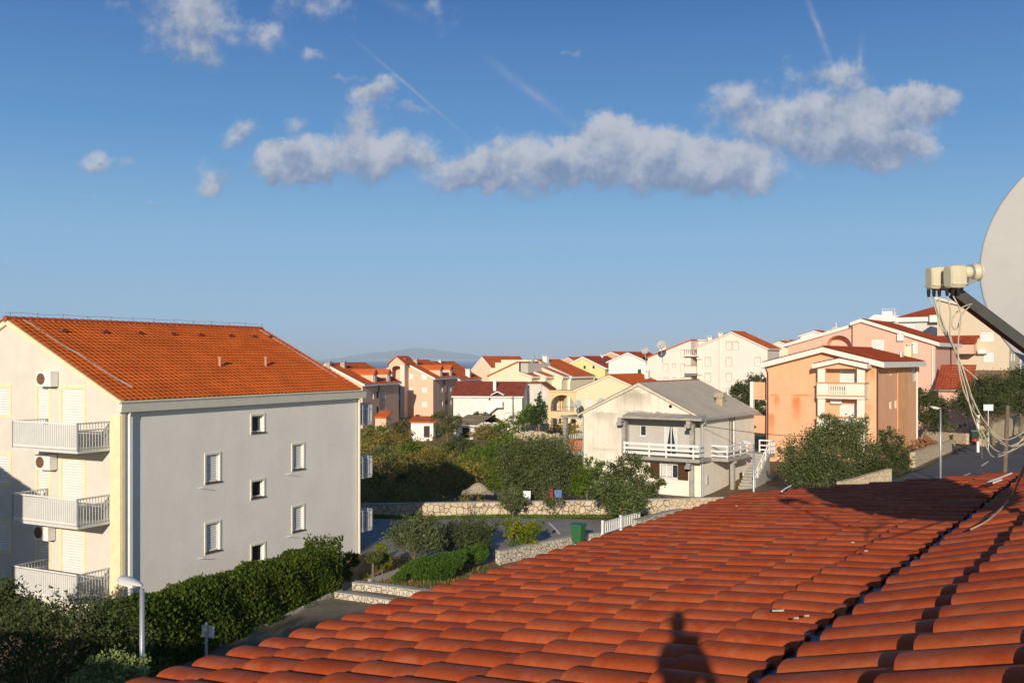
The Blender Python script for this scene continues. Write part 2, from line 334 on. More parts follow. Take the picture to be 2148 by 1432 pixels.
def npmesh(name, V, Fq, m, parent=None, smooth=False):
    me = bpy.data.meshes.new(name); V = np.asarray(V, np.float32); Fq = np.asarray(Fq, np.int32); k = Fq.shape[1]
    me.vertices.add(len(V)); me.vertices.foreach_set('co', V.ravel()); me.loops.add(Fq.size); me.loops.foreach_set('vertex_index', Fq.ravel())
    me.polygons.add(len(Fq)); me.polygons.foreach_set('loop_start', np.arange(0, Fq.size, k, dtype=np.int32)); me.polygons.foreach_set('loop_total', np.full(len(Fq), k, np.int32))
    me.update(calc_edges=True); me.validate(); me.materials.append(m)
    if smooth: me.polygons.foreach_set('use_smooth', [True] * len(me.polygons))
    ob = bpy.data.objects.new(name, me); COL.objects.link(ob)
    if parent is not None: ob.parent = parent
    return ob
def gridfaces(nx, ny):
    i, j = np.meshgrid(np.arange(nx - 1), np.arange(ny - 1)); a = (j * nx + i).ravel()
    return np.c_[a, a + 1, a + nx + 1, a + nx]
XX, YY = np.meshgrid(GX, GY)
g = npmesh('ground', np.c_[XX.ravel(), YY.ravel(), GZ.ravel()], gridfaces(len(GX), len(GY)),
           mat('earth', (.20, .125, .065), .95, .3, .5, .5, 3., col2=(.12, .10, .04)), smooth=True); tag(g, kind='structure')
def sheet_on_ground(name, poly, m, lift, step=.6):
    """a thin sheet that follows the ground inside a convex polygon given as four corners"""
    (ax, ay), (bx, by), (cx, cy), (dx, dy) = poly
    nu = max(2, int(max(math.hypot(bx - ax, by - ay), math.hypot(cx - dx, cy - dy)) / step) + 1); nv = max(2, int(max(math.hypot(dx - ax, dy - ay), math.hypot(cx - bx, cy - by)) / step) + 1)
    V = []
    for j in range(nv):
        v = j / (nv - 1)
        for i in range(nu):
            u = i / (nu - 1); x = (ax * (1 - u) + bx * u) * (1 - v) + (dx * (1 - u) + cx * u) * v; y = (ay * (1 - u) + by * u) * (1 - v) + (dy * (1 - u) + cy * u) * v
            V.append((x, y, tz(x, y) + lift))
    ob = npmesh(name, V, gridfaces(nu, nv), m, smooth=True); return tag(ob, kind='structure')
ASPH = mat('asphalt', (.25, .235, .205), .9, .14, .8, .3, 60, col2=(.20, .185, .16))
ASPH2 = mat('street_asphalt', (.10, .10, .105), .85, .12, .5, .3, 60, col2=(.085, .085, .09))
DRIVE = mat('old_concrete_drive', (.21, .18, .12), .95, .3, .7, .3, 40, col2=(.15, .125, .07))
GRASS = mat('short_grass', (.10, .11, .03), .95, .35, 2., .5, 30, col2=(.16, .11, .05))
LINE = mat('road_paint', (.62, .62, .58), .7, .15, 6)
EV = Vector((.562, .827, 0)); RV = Vector((.827, -.562, 0))
sheet_on_ground('driveway', [(-14.5, 25), (-1, 25), (1, 43), (-7.3, 43)], DRIVE, .05)
sheet_on_ground('garden_bed', [(-6.6, 41.6), (-1.4, 40.6), (.4, 46.2), (-6.4, 47)], mat('red_brown_soil', (.30, .17, .075), .95, .3, 1.5, .5, 12., col2=(.20, .12, .05)), .05)
sheet_on_ground('car_park', [(-9.5, 48.5), (-1.5, 48.0), (3.2, 53.2), (3.2, 58.6)], ASPH, .05)
sheet_on_ground('car_park', [(-16, 47.5), (-9.5, 48.5), (3.2, 58.6), (-16, 58.8)], ASPH, .055)
sheet_on_ground('car_park', [(3.2, 53.2), (6.4, 54), (6.4, 57.6), (3.2, 58.6)], ASPH, .052)
sheet_on_ground('grass_verge', [(-14, 58.9), (8, 58.7), (9, 59.9), (-14, 59.9)], GRASS, .07)
p0 = Vector((26.3, 67, 0)) - EV * 40
def road_quad(off0, off1, t0, t1):
    a, b = p0 + RV * off0, p0 + RV * off1
    return [tuple((a + EV * t0).xy), tuple((b + EV * t0).xy), tuple((b + EV * t1).xy), tuple((a + EV * t1).xy)]
sheet_on_ground('street', road_quad(0, 6.9, 0, 130), ASPH2, .06, 1.5)
KERB = mat('brown_kerb', (.15, .11, .075), .9, .2, 2.)
sheet_on_ground('pavement', road_quad(-1.6, -.02, 0, 130), KERB, .17, 1.5)
PLINE = mat('faded_paint', (.45, .44, .40), .8, .25, 4)
for k in range(9): sheet_on_ground('road_marking', road_quad(3.38, 3.52, 28 + k * 8.6, 31.4 + k * 8.6), LINE, .07, 1.)
a1, b1 = at(1149, 1092, 57.0), at(1171, 1109, 54.)
sheet_on_ground('road_marking', [(a1.x, a1.y), (a1.x + .14, a1.y), (b1.x + .14, b1.y), (b1.x, b1.y)], LINE, .085, .5)
# sea
sea = MB(); sea.poly([(-13900, 480, -33), (13900, 480, -33), (13900, 30900, -33), (-13900, 30900, -33)])
tag(sea.build('sea', mat('sea_water', (.015, .075, .19), .35, kind='water', spec=.2, col2=(.03, .12, .26))), kind='structure')

# ------------------------------------------------------------------ houses
class House:
    """local x to the right of the side wall's direction, local y along it; the visible corner at 0, 0"""
    def __init__(s, name, label, cat, px, d, az, z0):
        c = at(px, HY, d); s.az = math.radians(az); s.d = d; s.c = c; s.z0 = z0
        s.A = Vector((math.sin(s.az), math.cos(s.az), 0)); s.R = Vector((math.cos(s.az), -math.sin(s.az), 0))
        s.root = thing(name, label, cat, (c.x, c.y, z0), az)
    def fx(s, px, y=0.):      # local x on the gable plane local y seen at photo column px
        k = (px - CX) / F; o = s.c + s.A * y; return (k * o.y - o.x) / (s.R.x - k * s.R.y)
    def sy(s, px, x=0.):
        k = (px - CX) / F; o = s.c + s.R * x; return (k * o.y - o.x) / (s.A.x - k * s.A.y)
    def z(s, py, x=0., y=0.):
        p = s.c + s.R * x + s.A * y; return zat(py, p.y) - s.z0
    def zl(s, z): return z - s.z0
    def frect(s, r, y=0.):    # photo rectangle -> opening on the front
        x0, x1 = s.fx(r[0], y), s.fx(r[2], y); m = (x0 + x1) / 2; return (x0, s.z(r[3], m, y), x1, s.z(r[1], m, y))
    def srect(s, r, x=0.):
        y0, y1 = s.sy(r[0], x), s.sy(r[2], x); m = (y0 + y1) / 2; return (y0, s.z(r[3], x, m), y1, s.z(r[1], x, m))
XV, YV = Vector((1, 0, 0)), Vector((0, 1, 0)); ZO = Vector((0, 0, 0))
FR = lambda y=0.: (Vector((0, y, 0)), XV, -YV)         # front face frame
SD = lambda x=0.: (Vector((x, 0, 0)), YV, XV)          # right side frame
def window(h, fr, r, style, surround=None, sw=.13, dep=.12, sill=None):
    o, t, n = fr; u0, z0, u1, z1 = r; w = min(.06, (u1 - u0) * .12)
    m = MB()
    for q in ((u0, u1, z0, z0 + w), (u0, u1, z1 - w, z1), (u0, u0 + w, z0 + w, z1 - w), (u1 - w, u1, z0 + w, z1 - w)): m.fbox(o, t, n, *q, -dep, -dep + .05)
    if style in ('gl2', 'curt'): m.fbox(o, t, n, (u0 + u1) / 2 - w * .6, (u0 + u1) / 2 + w * .6, z0 + w, z1 - w, -dep, -dep + .05)
    if style == 'gl3':
        for k in (1, 2): x = u0 + (u1 - u0) * k / 3; m.fbox(o, t, n, x - w * .6, x + w * .6, z0 + w, z1 - w, -dep, -dep + .05)
    if style == 'grid':
        for k in (1, 2):
            x = u0 + (u1 - u0) * k / 3; m.fbox(o, t, n, x - w * .7, x + w * .7, z0 + w, z1 - w, -dep, -dep + .05)
            zz = z0 + (z1 - z0) * k / 3; m.fbox(o, t, n, u0 + w, u1 - w, zz - w * 1.2, zz + w * 1.2, -dep, -dep + .052)
    nm = 'door' if style in ('wd', 'bd') else 'window'
    fm = {'gn': WHITE, 'bd': BROWNW}.get(style, WHITE)
    f = m.build(nm, fm, h.root)
    p = MB(); p.fbox(o, t, n, u0 + w, u1 - w, z0 + w, z1 - w, -dep - .02, -dep + .018)
    pn, pm = {'sh': ('shutter', SHUT), 'gn': ('shutter', GREENSH), 'wd': ('door_panel', WHITE), 'bd': ('door_panel', BROWNW), 'op': ('dark_pane', DARK)}.get(style, ('pane', GLASS))
    p.build(pn, pm, f)
    if style == 'curt':
        c = MB(); cu = (u1 - u0)
        for sgn, x0 in ((1, u0 + w), (-1, u1 - w)):
            pts = [(x0, z1 - w), (x0 + sgn * cu * .36, z1 - w), (x0 + sgn * cu * .16, z0 + (z1 - z0) * .35), (x0 + sgn * cu * .1, z0 + w), (x0, z0 + w)]
            c.prism([o + t * a - n * (dep - .03) + Vector((0, 0, b)) for a, b in pts], n * .012)
        c.build('curtain', mat('curtain', (.62, .62, .6), .9, .1), f)
    if surround:
        q = MB()
        for b in ((u0 - sw, u0, z0 - sw, z1 + sw), (u1, u1 + sw, z0 - sw, z1 + sw), (u0, u1, z1, z1 + sw), (u0, u1, z0 - sw, z0)): q.fbox(o, t, n, *b, -.01, .025)
        q.build('surround', surround, f)
    if sill:
        q = MB(); q.fbox(o, t, n, u0 - .06, u1 + .06, z0 - .06, z0, -.1, .07); q.build('sill', sill, f)
    return f
def gable_house(h, W, Ld, ze, zr, wall, roof, fasc=WHITE, ft=.2, oe=.4, og=.3, xr=None, front=(), side=(), zel=None, tw=.4, tl=.5, extra_front=(), surround=None, sill=None, back=True):
    """walls with openings, two roof slopes; ze/zr are world heights of eave and ridge at the wall planes"""
    xr = -W / 2 if xr is None else xr; zel = ze if zel is None else zel
    ze, zr, zel = h.zl(ze), h.zl(zr), h.zl(zel); zb = -1.2
    fo = [(h.frect(r), st) for *r, st in front]; so_ = [(h.srect(r), st) for *r, st in side]
    m = MB()
    m.wall(*FR(), [(-W, zb), (0, zb), (0, ze), (xr, zr), (-W, zel)], [q for q, _ in fo] + [h.frect(r) for r in extra_front])
    m.wall(*SD(), [(0, zb), (Ld, zb), (Ld, ze), (0, ze)], [q for q, _ in so_])
    m.wall(Vector((0, Ld, 0)), XV, YV, [(-W, zb), (0, zb), (0, ze), (xr, zr), (-W, zel)]); m.wall(Vector((-W, 0, 0)), YV, -XV, [(0, zb), (Ld, zb), (Ld, zel), (0, zel)])
    wo = m.build('wall', wall, h.root)
    for q, st in fo: window(h, FR(), q, st, surround, sill=sill)
    for q, st in so_: window(h, SD(), q, st, surround, sill=sill)
    sr = (zr - ze) / (0 - xr); slf = (zr - zel) / (xr + W)
    xe, xl = oe, -W - oe; zre, zle = ze - sr * oe, zel - slf * oe
    up = .14
    f = MB(); f.prism([(xl, -og, zle + up), (xr, -og, zr + up), (xe, -og, zre + up), (xe, -og, zre + up - ft), (xr, -og, zr + up - ft), (xl, -og, zle + up - ft)], (0, Ld + 2 * og, 0)); f.build('fascia', fasc, h.root)
    r = MB()
    for (x, zz) in ((xe, zre), (xl, zle)):
        uu = Vector((xr - x, 0, zr - zz)); r.sheet(Vector((x, -og + .03, zz + up + .012)), YV, uu, Ld + 2 * og - .06, uu.length, tw, tl, .05, .035, 3)
    c = [(xr, y, zr + up + .06) for y in np.linspace(-og, Ld + og, 12)]; r.tube(c, .11, 6)
    return wo, r.build('roof', roof, h.root)
def chimney(h, roof, x, y, z0, z1, w=.5, m=WHITE, cap=True):
    b = MB(); b.box(x - w / 2, x + w / 2, y - w / 2, y + w / 2, z0, z1 - (.22 if cap else 0))
    if cap:
        for a in (-1, 1):
            for c in (-1, 1): b.box(x + a * w * .4 - .06, x + a * w * .4 + .06, y + c * w * .4 - .06, y + c * w * .4 + .06, z1 - .22, z1 - .07)
        b.box(x - w * .65, x + w * .65, y - w * .65, y + w * .65, z1 - .07, z1)
    return b.build('chimney', m, roof)
def railing(parent, pts, z0, z1, m, step=.16, bar=.02, post=.03, name='railing', rails=None, panel=None):
    b = MB()
    for p, q in zip(pts[:-1], pts[1:]):
        p, q = Vector((*p, 0)), Vector((*q, 0)); L = (q - p).length; t = (q - p) / L; n = Vector((t.y, -t.x, 0))
        b.fbox(p, t, n, 0, L, z1 - .05, z1, -.03, .03)
        for rz in (rails or [z0 + .08]): b.fbox(p, t, n, 0, L, rz - .025, rz + .025, -.02, .02)
        if step:
            for k in range(1, int(L / step)): u = L * k / int(L / step); b.fbox(p, t, n, u - bar / 2, u + bar / 2, z0, z1 - .05, -bar / 2, bar / 2)
        for u in (0, L): b.fbox(p, t, n, u - post, u + post, z0, z1, -post, post)
    return b.build(name, m, parent)

# ------------------------------------------------------------------ apartment block on the left
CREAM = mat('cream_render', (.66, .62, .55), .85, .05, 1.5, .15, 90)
LIGHTENEDW = mat('lightened_side_render', (.90, .86, .78), .85, .045, .6, .12, 90, streak=.06, scol=(.45, .40, .33))  # the gable's paint, lightened here to offset the grazing sun on this wall
GREYW = CREAM
YEL = mat('pale_yellow_trim', (.78, .69, .45), .8, .08)
def left_block():
    h = House('apartment_block', 'cream apartment block with orange tiled roof, white balconies and yellow window trim behind the hedge', 'apartment building', 254, 36.0, 27.5, .2)
    W, Ld = 12.9, 14.6; ze, zr = 8.40, 11.5
    fr = []
    for k in range(3):
        dz = -2.72 * k
        top, bot = 8.85, 6.75
        for b0, b1, t_, b_ in ((2.03, 3.24, top, bot - .05), (4.0, 4.64, top + .05, bot), (6.35, 7.6, top, 7.75), (9.0, 10.2, top, bot)):
            t2 = t_ + dz; lim = h.zl(ze) + (b0 if b0 < W / 2 else W - b1) * (zr - ze) / (W / 2) - .25
            fr.append(((-b1, h.zl(b_ + dz), -b0, min(h.zl(t2), lim)), 'sh'))
    sd = []
    for r, st in (((432, 953, 460, 1010), 'sh'), ((432, 1097, 460, 1155), 'sh'), ((614, 932, 636, 983), 'sh'), ((614, 1062, 636, 1112), 'sh'),
                  ((528, 871, 553, 906), 'gl'), ((528, 1008, 553, 1042), 'op'), ((528, 1142, 554, 1179), 'op')):
        sd.append((h.srect(r), st))
    zb = -1.2
    m = MB(); e, r_ = h.zl(ze), h.zl(zr)
    m.wall(*FR(), [(-W, zb), (0, zb), (0, e), (-W / 2, r_), (-W, e)], [q for q, _ in fr], .2)
    m2 = MB(); m2.wall(*SD(), [(0, zb), (Ld, zb), (Ld, e), (0, e)], [q for q, _ in sd], .2); m2.build('side_wall', LIGHTENEDW, h.root)
    m.wall(Vector((0, Ld, 0)), XV, YV, [(-W, zb), (0, zb), (0, e), (-W / 2, r_), (-W, e)]); m.wall(Vector((-W, 0, 0)), YV, -XV, [(0, zb), (Ld, zb), (Ld, e), (0, e)])
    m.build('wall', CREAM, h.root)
    for q, st in fr: window(h, FR(), q, st, YEL, .14, .07)
    for q, st in sd:
        f = window(h, SD(), q, st, mat('cream_trim', (.80, .76, .62), .8, .08), .09, .17 if st != 'sh' else .1)
        s_ = MB(); s_.fbox(*SD(), q[0] - .08, q[2] + .08, q[1] - .05, q[1], -.15, .06); s_.build('sill', mat('brown_sill', (.15, .06, .04), .6, .1), f)
        if st == 'sh':
            s_ = MB(); s_.tube([Vector((.0, q[0] - .42, q[1] - .17)), Vector((.2, q[0] - .38, q[1] - .13)), Vector((.22, q[0] - .2, q[1] - .16))], .012, 5); s_.build('shutter_hook', WHITE, f)
    # roof with real courses, yellow verge, eaves box
    sl_ = (r_ - e) / (W / 2); oe = .12; og = .12
    f = MB()
    f.prism([(-W - oe, -og, e - sl_ * oe + .08), (-W / 2, -og, r_ + .08), (oe, -og, e - sl_ * oe + .08), (oe, -og, e - sl_ * oe - .08), (-W / 2, -og, r_ - .14), (-W - oe, -og, e - sl_ * oe - .08)], (0, Ld + 2 * og, 0))
    f.build('verge', YEL, h.root)
    g_ = MB()
    ce = e - sl_ * oe
    g_.prism([(.0, -.2, e - .38), (oe + .12, -.2, e - .38), (oe + .16, -.2, e - .06), (oe + .04, -.2, e - .04), (.0, -.2, e - .06)], (0, Ld + .5, 0))
    g_.build('eaves_box', mat('cream_eaves', (.72, .69, .58), .6, .06), h.root)
    lip = MB(); lip.box(oe + .03, oe + .17, -.22, Ld + .32, e - .058, e - .015); lip.build('gutter', ZINC, h.root)
    r = MB()
    for x in (oe, -W - oe):
        uu = Vector((-W / 2 - x, 0, r_ - (e - sl_ * oe))); r.sheet(Vector((x, -og - .02, e - sl_ * oe + .1)), YV, uu, Ld + 2 * og + .04, uu.length, .26, .30, .035, .024, 5)
    roof = r.build('roof', ORANGE, h.root)
    rd = MB()
    nr = 42
    for k in range(nr):
        y0 = -.15 + k * (Ld + .3) / nr; y1 = y0 + (Ld + .3) / nr + .03
        rd.tube([(-W / 2, y0, r_ + .09), (-W / 2, y1, r_ + .06)], [.135, .115], 8)
    rd.build('ridge_tiles', mat('ridge_clay', (.36, .085, .035), .8, .2, 6), roof)
    up = Vector((-(W / 2 + oe), 0, r_ - ce)).normalized()
    def on(y, s, lift=.16): p = Vector((oe, y, ce)) + up * s; p.z += lift; return p
    sl = (Vector((W / 2 + oe, 0, r_ - ce))).length
    lw = MB(); lw.tube([(-W / 2, y, r_ + .34 + .02 * math.sin(y * 3)) for y in np.linspace(-.1, Ld - .2, 30)], .006, 4)
    for k in range(13): y = .1 + k * 1.22; lw.tube([(-W / 2, y, r_ + .1), (-W / 2, y, r_ + .38)], .013, 5)
    lw.build('lightning_wire', mat('dull_steel', (.22, .21, .2), .5, .1, metal=.6), roof)
    strip = MB(); pts = [on(.55 + .0 * k, sl - .2 - k * (sl - 1.1) / 16, .15 + .02 * math.sin(k * 1.7)) + Vector((0, .55 * (k / 16) + .05 * math.sin(k * .9), 0)) for k in range(17)]; strip.tube(pts, .032, 6)
    strip.build('lightning_strip', mat('dull_strip', (.30, .27, .25), .6, .2, 3.), roof)
    strip2 = MB(); pts = [on(Ld - .35, sl - .3 - k * (sl - 1.6) / 12, .15 + .02 * math.sin(k)) for k in range(13)]; strip2.tube(pts, .03, 6); strip2.build('lightning_strip', METAL, roof)
    for y in (1.7, 3.7, 5.6, 7.5, 9.2, 11.2, 12.9, 14.1):
        v = MB(); p = on(y, sl - 1.15, .08); v.box(p.x - .14, p.x + .16, p.y - .12, p.y + .12, p.z, p.z + .14); v.build('roof_vent', mat('vent_clay', (.2, .05, .025), .8, .15), roof)
    for y in (7.45, 10.45):
        v = MB(); p = on(y, 2.75, 0); v.tube([p, p + Vector((0, 0, .5))], .065, 9); v.tube([p + Vector((0, 0, .48)), p + Vector((0, 0, .55))], [.1, .1], 9); v.build('vent_pipe', mat('pipe_clay', (.5, .27, .18), .8, .15), roof)
    # corner pilaster and down pipes
    p = MB(); p.box(-.52, .03, -.06, .0, zb, e - .5); p.box(0, .05, 0, .14, zb, e - .5); p.build('corner_pilaster', YEL, h.root)
    for y in (.26, Ld - .12):
        p = MB(); p.tube([(.14, y, zb), (.14, y, e - .6), (.16, y, e - .4)], .055, 8); p.build('downpipe', WHITE if y < 1 else mat('cream_pipe', (.7, .66, .5), .6, .05), h.root)
    # balconies
    RIB = mat('ribbed_white_panel', (.72, .72, .69), .5, .2, kind='slat', dir='X', freq=3.2)
    def balcony(b0, b1, zslab, ysign, y0, depth=1.45):
        """floor slab with ribbed front and open side bars"""
        zt = zslab + 1.0; s = 1 if ysign > 0 else -1
        ya, yb = y0, y0 + s * depth
        m = MB(); m.box(-b1, -b0, min(ya, yb), max(ya, yb), zslab - .1, zslab)
        ob = m.build('balcony', mat('balcony_slab', (.66, .65, .61), .7, .08), h.root)
        fr_ = MB(); k = int((b1 - b0) / .1)
        for i in range(k): x = -b1 + (b1 - b0) * (i + .5) / k; fr_.box(x - .042, x + .042, yb - .012, yb + .012, zslab + .02, zt - .08)
        fr_.box(-b1, -b0, yb + .013 if s < 0 else yb - .033, yb + .033 if s < 0 else yb - .013, zslab + .02, zt - .1)
        fr_.build('front_panel', RIB if ysign < 0 else WHITE, ob)
        railing(ob, [(-b1, yb), (-b0, yb)], zslab, zt, WHITE, None, name='handrail')
        GB = mat('grey_bars', (.55, .55, .53), .5, .1)
        for x in (-b0, -b1): railing(ob, [(x, ya + s * .04), (x, yb)], zslab, zt, GB, .12, .024, name='side_railing', rails=[zslab + .08, zslab + .72])
        return ob
    for k in range(3): balcony(.54, 4.1, h.zl(6.68 - 2.72 * k), -1, 0)
    for k in range(3): balcony(.15, 3.4, h.zl(6.72 - 2.72 * k), 1, Ld, 1.35)
    # air conditioners
    def ac(b, z, mm=WHITE):
        m = MB(); m.box(-b - .42, -b + .42, -.36, -.04, z, z + .58); o_ = m.build('air_conditioner', mm, h.root)
        g_ = MB(); c = Vector((-b - .14, -.375, z + .29)); g_.tube([c + Vector((0, .02, 0)), c - Vector((0, .012, 0))], .22, 16); g_.build('fan_grille', mat('brown_grille', (.16, .09, .05), .6, .3, 12), o_)
    ac(3.85, h.zl(8.93)); ac(3.9, h.zl(5.72)); ac(4.0, h.zl(3.0))
    return h
left_block()
h = House('house', 'unseen gabled house at the left, added to cast the shadow on the cream block', 'house', CX - F * 21.6 / 20.2, 20.2, SUN_AZ, .2)  # unseen house, added and shaped for the slanting shadow edge on the gable
gable_house(h, 10, 8, 7.2, 9.7, CREAM, ORANGE, tw=.5, tl=.6)

# ------------------------------------------------------------------ brown and pink apartments behind it
PINK = mat('salmon_render', (.74, .50, .36), .85, .05, 1.)
TAUPE = mat('salmon_render', None) if False else PINK
def c4(x, y): return (660 + x / 5.37, 720 + y / 5.37)
def c5(x, y): return (940 + x / 5.37, 720 + y / 5.37)
def c6(x, y): return (1140 + x / 4.296, 760 + y / 4.296)
def c7(x, y): return (1540 + x / 3.533, 620 + y / 3.533)
def c8(x, y): return (1340 + x / 5.37, 660 + y / 5.37)
def cr(f, x0, y0, x1, y1, st): return (*f(x0, y0), *f(x1, y1), st)
def dormer(h, roof, y, w, xf, ztop, zbot, depth, wall):
    """small gabled dormer standing on the right slope, its window towards +x"""
    m = MB(); hw = w / 2
    m.prism([(xf, y - hw, zbot), (xf, y + hw, zbot), (xf, y + hw, ztop - .5), (xf, y, ztop), (xf, y - hw, ztop - .5)], (-depth, 0, 0)); d = m.build('dormer', wall, roof)
    r = MB()
    for s in (1, -1): r.prism([(xf + .12, y, ztop + .12), (xf + .12, y + s * (hw + .15), ztop - .52), (xf + .12, y + s * (hw + .15), ztop - .42), (xf + .12, y, ztop + .22)], (-depth - .1, 0, 0))
    return d, r
def brown_block(px, d, az, W, Ld, ze, zr, name_label, front, side, dorm, tower=True):
    h = House('apartment_building', name_label, 'apartment building', px, d, az, -2.)
    wall, roof = gable_house(h, W, Ld, ze, zr, PINK, FAR_OR, ft=.35, oe=.5, og=.3, front=front, side=side, tw=.45, tl=.5)
    for y in dorm:
        e = h.zl(ze); dm = MB(); hw = .8
        dm.prism([(.1, y - hw, e - .1), (.1, y + hw, e - .1), (.1, y + hw, e + 1.5), (.1, y, e + 2.2), (.1, y - hw, e + 1.5)], (-4.2, 0, 0)); do = dm.build('dormer', PINK, h.root)
        rr = MB()
        for s in (1, -1): rr.prism([(.3, y, e + 2.25), (.3, y + s * (hw + .2), e + 1.45), (.3, y + s * (hw + .2), e + 1.6), (.3, y, e + 2.42)], (-5.0, 0, 0))
        rr.build('dormer_roof', FAR_OR, do)
        w_ = MB(); w_.fbox(*SD(.1), y - .4, y + .4, e + .15, e + 1.3, 0, .05); w_.build('dormer_window', SHUT, do)
    for (y, dx) in ((2.5, .6), (2.7, -1.4)) if Ld > 5 else ():
        chimney(h, roof, -W / 2 + 1.2 + dx * .5, y + dx * 2, h.zl(zr) - .8, h.zl(zr) + .55, .8, mat('grey_chimney', (.42, .36, .32), .9, .1))
    p = MB(); p.tube([(.12, Ld * .42, -1), (.12, Ld * .42, h.zl(ze))], .12, 6); p.build('downpipe', mat('dark_pipe', (.10, .09, .09), .6, .1), h.root)
    return h, wall, roof
hA = brown_block(760.5, 165, 15, 13.5, 16.5, 10 - 4.26, 10 - 1.0, 'salmon apartment building with two dormers, its side wall just right of the cream block', [],
    [cr(c4, 628, 563, 664, 628, 'sh'), cr(c4, 697, 540, 738, 622, 'gl'), cr(c4, 760, 552, 797, 618, 'sh'), cr(c4, 697, 708, 740, 790, 'gl'), cr(c4, 760, 718, 797, 788, 'sh')], (5.2, 11.6))
hB = brown_block(908.6, 190, 15, 13.0, 15.2, 10 - 3.7, 10 - .5, 'salmon apartment building with arched stair tower and two dormers left of the white house', [cr(c4, 1045, 338, 1104, 398, 'sh'), cr(c4, 1203, 345, 1266, 407, 'sh'), cr(c4, 1048, 492, 1104, 552, 'sh'), cr(c4, 1206, 494, 1268, 554, 'sh'), cr(c4, 1048, 652, 1104, 712, 'sh'), cr(c4, 1206, 654, 1268, 714, 'sh')],
    [cr(c4, 1410, 487, 1442, 548, 'sh'), cr(c4, 1464, 468, 1500, 545, 'gl'), cr(c4, 1510, 480, 1538, 543, 'sh'), cr(c4, 1410, 643, 1444, 706, 'sh'), cr(c4, 1464, 620, 1500, 692, 'gl'), cr(c4, 1512, 632, 1540, 690, 'sh')], (4.6, 10.8))
def stair_tower(h):
    hh = h[0]; x0, x1 = hh.fx(816, -2.4), hh.fx(848, -2.4); z1 = hh.z(767, x1, -2.4); zp = hh.z(757 + 7, (x0 + x1) / 2, -2.4); y = -2.4
    m = MB(); w = x1 - x0
    arches = []
    def arch(zb, zt):
        pts = [(x0 + w * .2, zb), (x1 - w * .2, zb)]; r = w * .3; c = (x0 + x1) / 2
        pts += [(c + r * math.cos(t), zt - r * .55 + r * .55 * math.sin(t)) for t in np.linspace(0, math.pi, 9)]
        return pts
    holes = [arch(hh.zl(8.05 - 10 + 10 - 2.2 - .9), hh.zl(8.6)), arch(hh.zl(2.6), hh.zl(5.6)), arch(hh.zl(-.6), hh.zl(2.2))]
    out = [(x0, -1), (x1, -1), (x1, z1 + .3), ((x0 + x1) / 2, z1 + 1.7), (x0, z1 + .3)]
    polys = [[Vector((u, z, 0)) for u, z in out]] + [[Vector((u, z, 0)) for u, z in hl] for hl in holes]
    flat = [q for p in polys for q in p]
    for yy in (y, y + .35):
        i = len(m.v); m.v += [(q.x, yy, q.y) for q in flat]
        for tr in tessellate_polygon(polys): m.f.append(tuple(i + k for k in tr))
    for hl in holes:
        for a, b in zip(hl, hl[1:] + hl[:1]): m.poly([(a[0], y, a[1]), (b[0], y, b[1]), (b[0], y + .35, b[1]), (a[0], y + .35, a[1])])
    m.wall(Vector((x1, y, 0)), YV, XV, [(0, -1), (2.4, -1), (2.4, z1 + .3), (0, z1 + .3)]); m.wall(Vector((x0, y, 0)), YV, -XV, [(0, -1), (2.4, -1), (2.4, z1 + .3), (0, z1 + .3)])
    for z in (hh.zl(5.9), hh.zl(2.5)): m.box(x0 + .02, x1 - .02, y + .36, 0, z - .5, z + .35)
    t = m.build('stair_tower', PINK, hh.root)
    p = MB(); p.box(x1 - .75, x1 + .15, y - .25, y + .3, -1, z1 + .1); p.build('tower_pier', mat('pale_pier', (.76, .66, .55), .85, .05), t)
    r = MB()
    for xa, s in ((x0, -1), (x1, 1)):
        c = (x0 + x1) / 2; r.prism([(c, y - .2, z1 + 1.75), (xa + s * .4, y - .2, z1 + .2), (xa + s * .4, y - .2, z1 + .35), (c, y - .2, z1 + 1.95)], (0, 6.5, 0))
    r.build('tower_roof', FAR_OR, t)
stair_tower(hB)
# a second brown building behind the pair, with a white chimney
h = House('apartment_building', 'building with a broad orange roof and one tall white chimney behind the salmon apartments', 'apartment building', 963, 214, 15, -2.)
w_, rf = gable_house(h, 13, 16, 10 - 4.6, 10 - .9, PINK, FAR_OR, ft=.3, tw=.45, tl=.5)
xx = h.fx(980, 6) if False else .2
chimney(h, rf, -.6, 8.5, h.zl(10 - 4.6), h.zl(10 - 2.3), 1.0); chimney(h, rf, -6.2, 5., h.zl(9), h.zl(9.7), .6)
# salmon house with hipped orange roof
h = House('house', 'salmon house with a large orange roof seen between sea and the cream terrace', 'house', 1046, 232, 34.2, -2.)
w_, rf = gable_house(h, 9.5, 16, 10 - 4.3, 10 + .35, mat('pale_salmon', (.76, .56, .42), .85, .05), FAR_OR, ft=.3, tw=.45, tl=.5, front=[cr(c5, 318, 375, 345, 430, 'op')])
p = MB(); p.tube([(-3.6, -.1, 0), (-3.6, -.1, 6)], .12, 6); p.build('downpipe', mat('dark_pipe', (.1, .09, .09)), h.root)
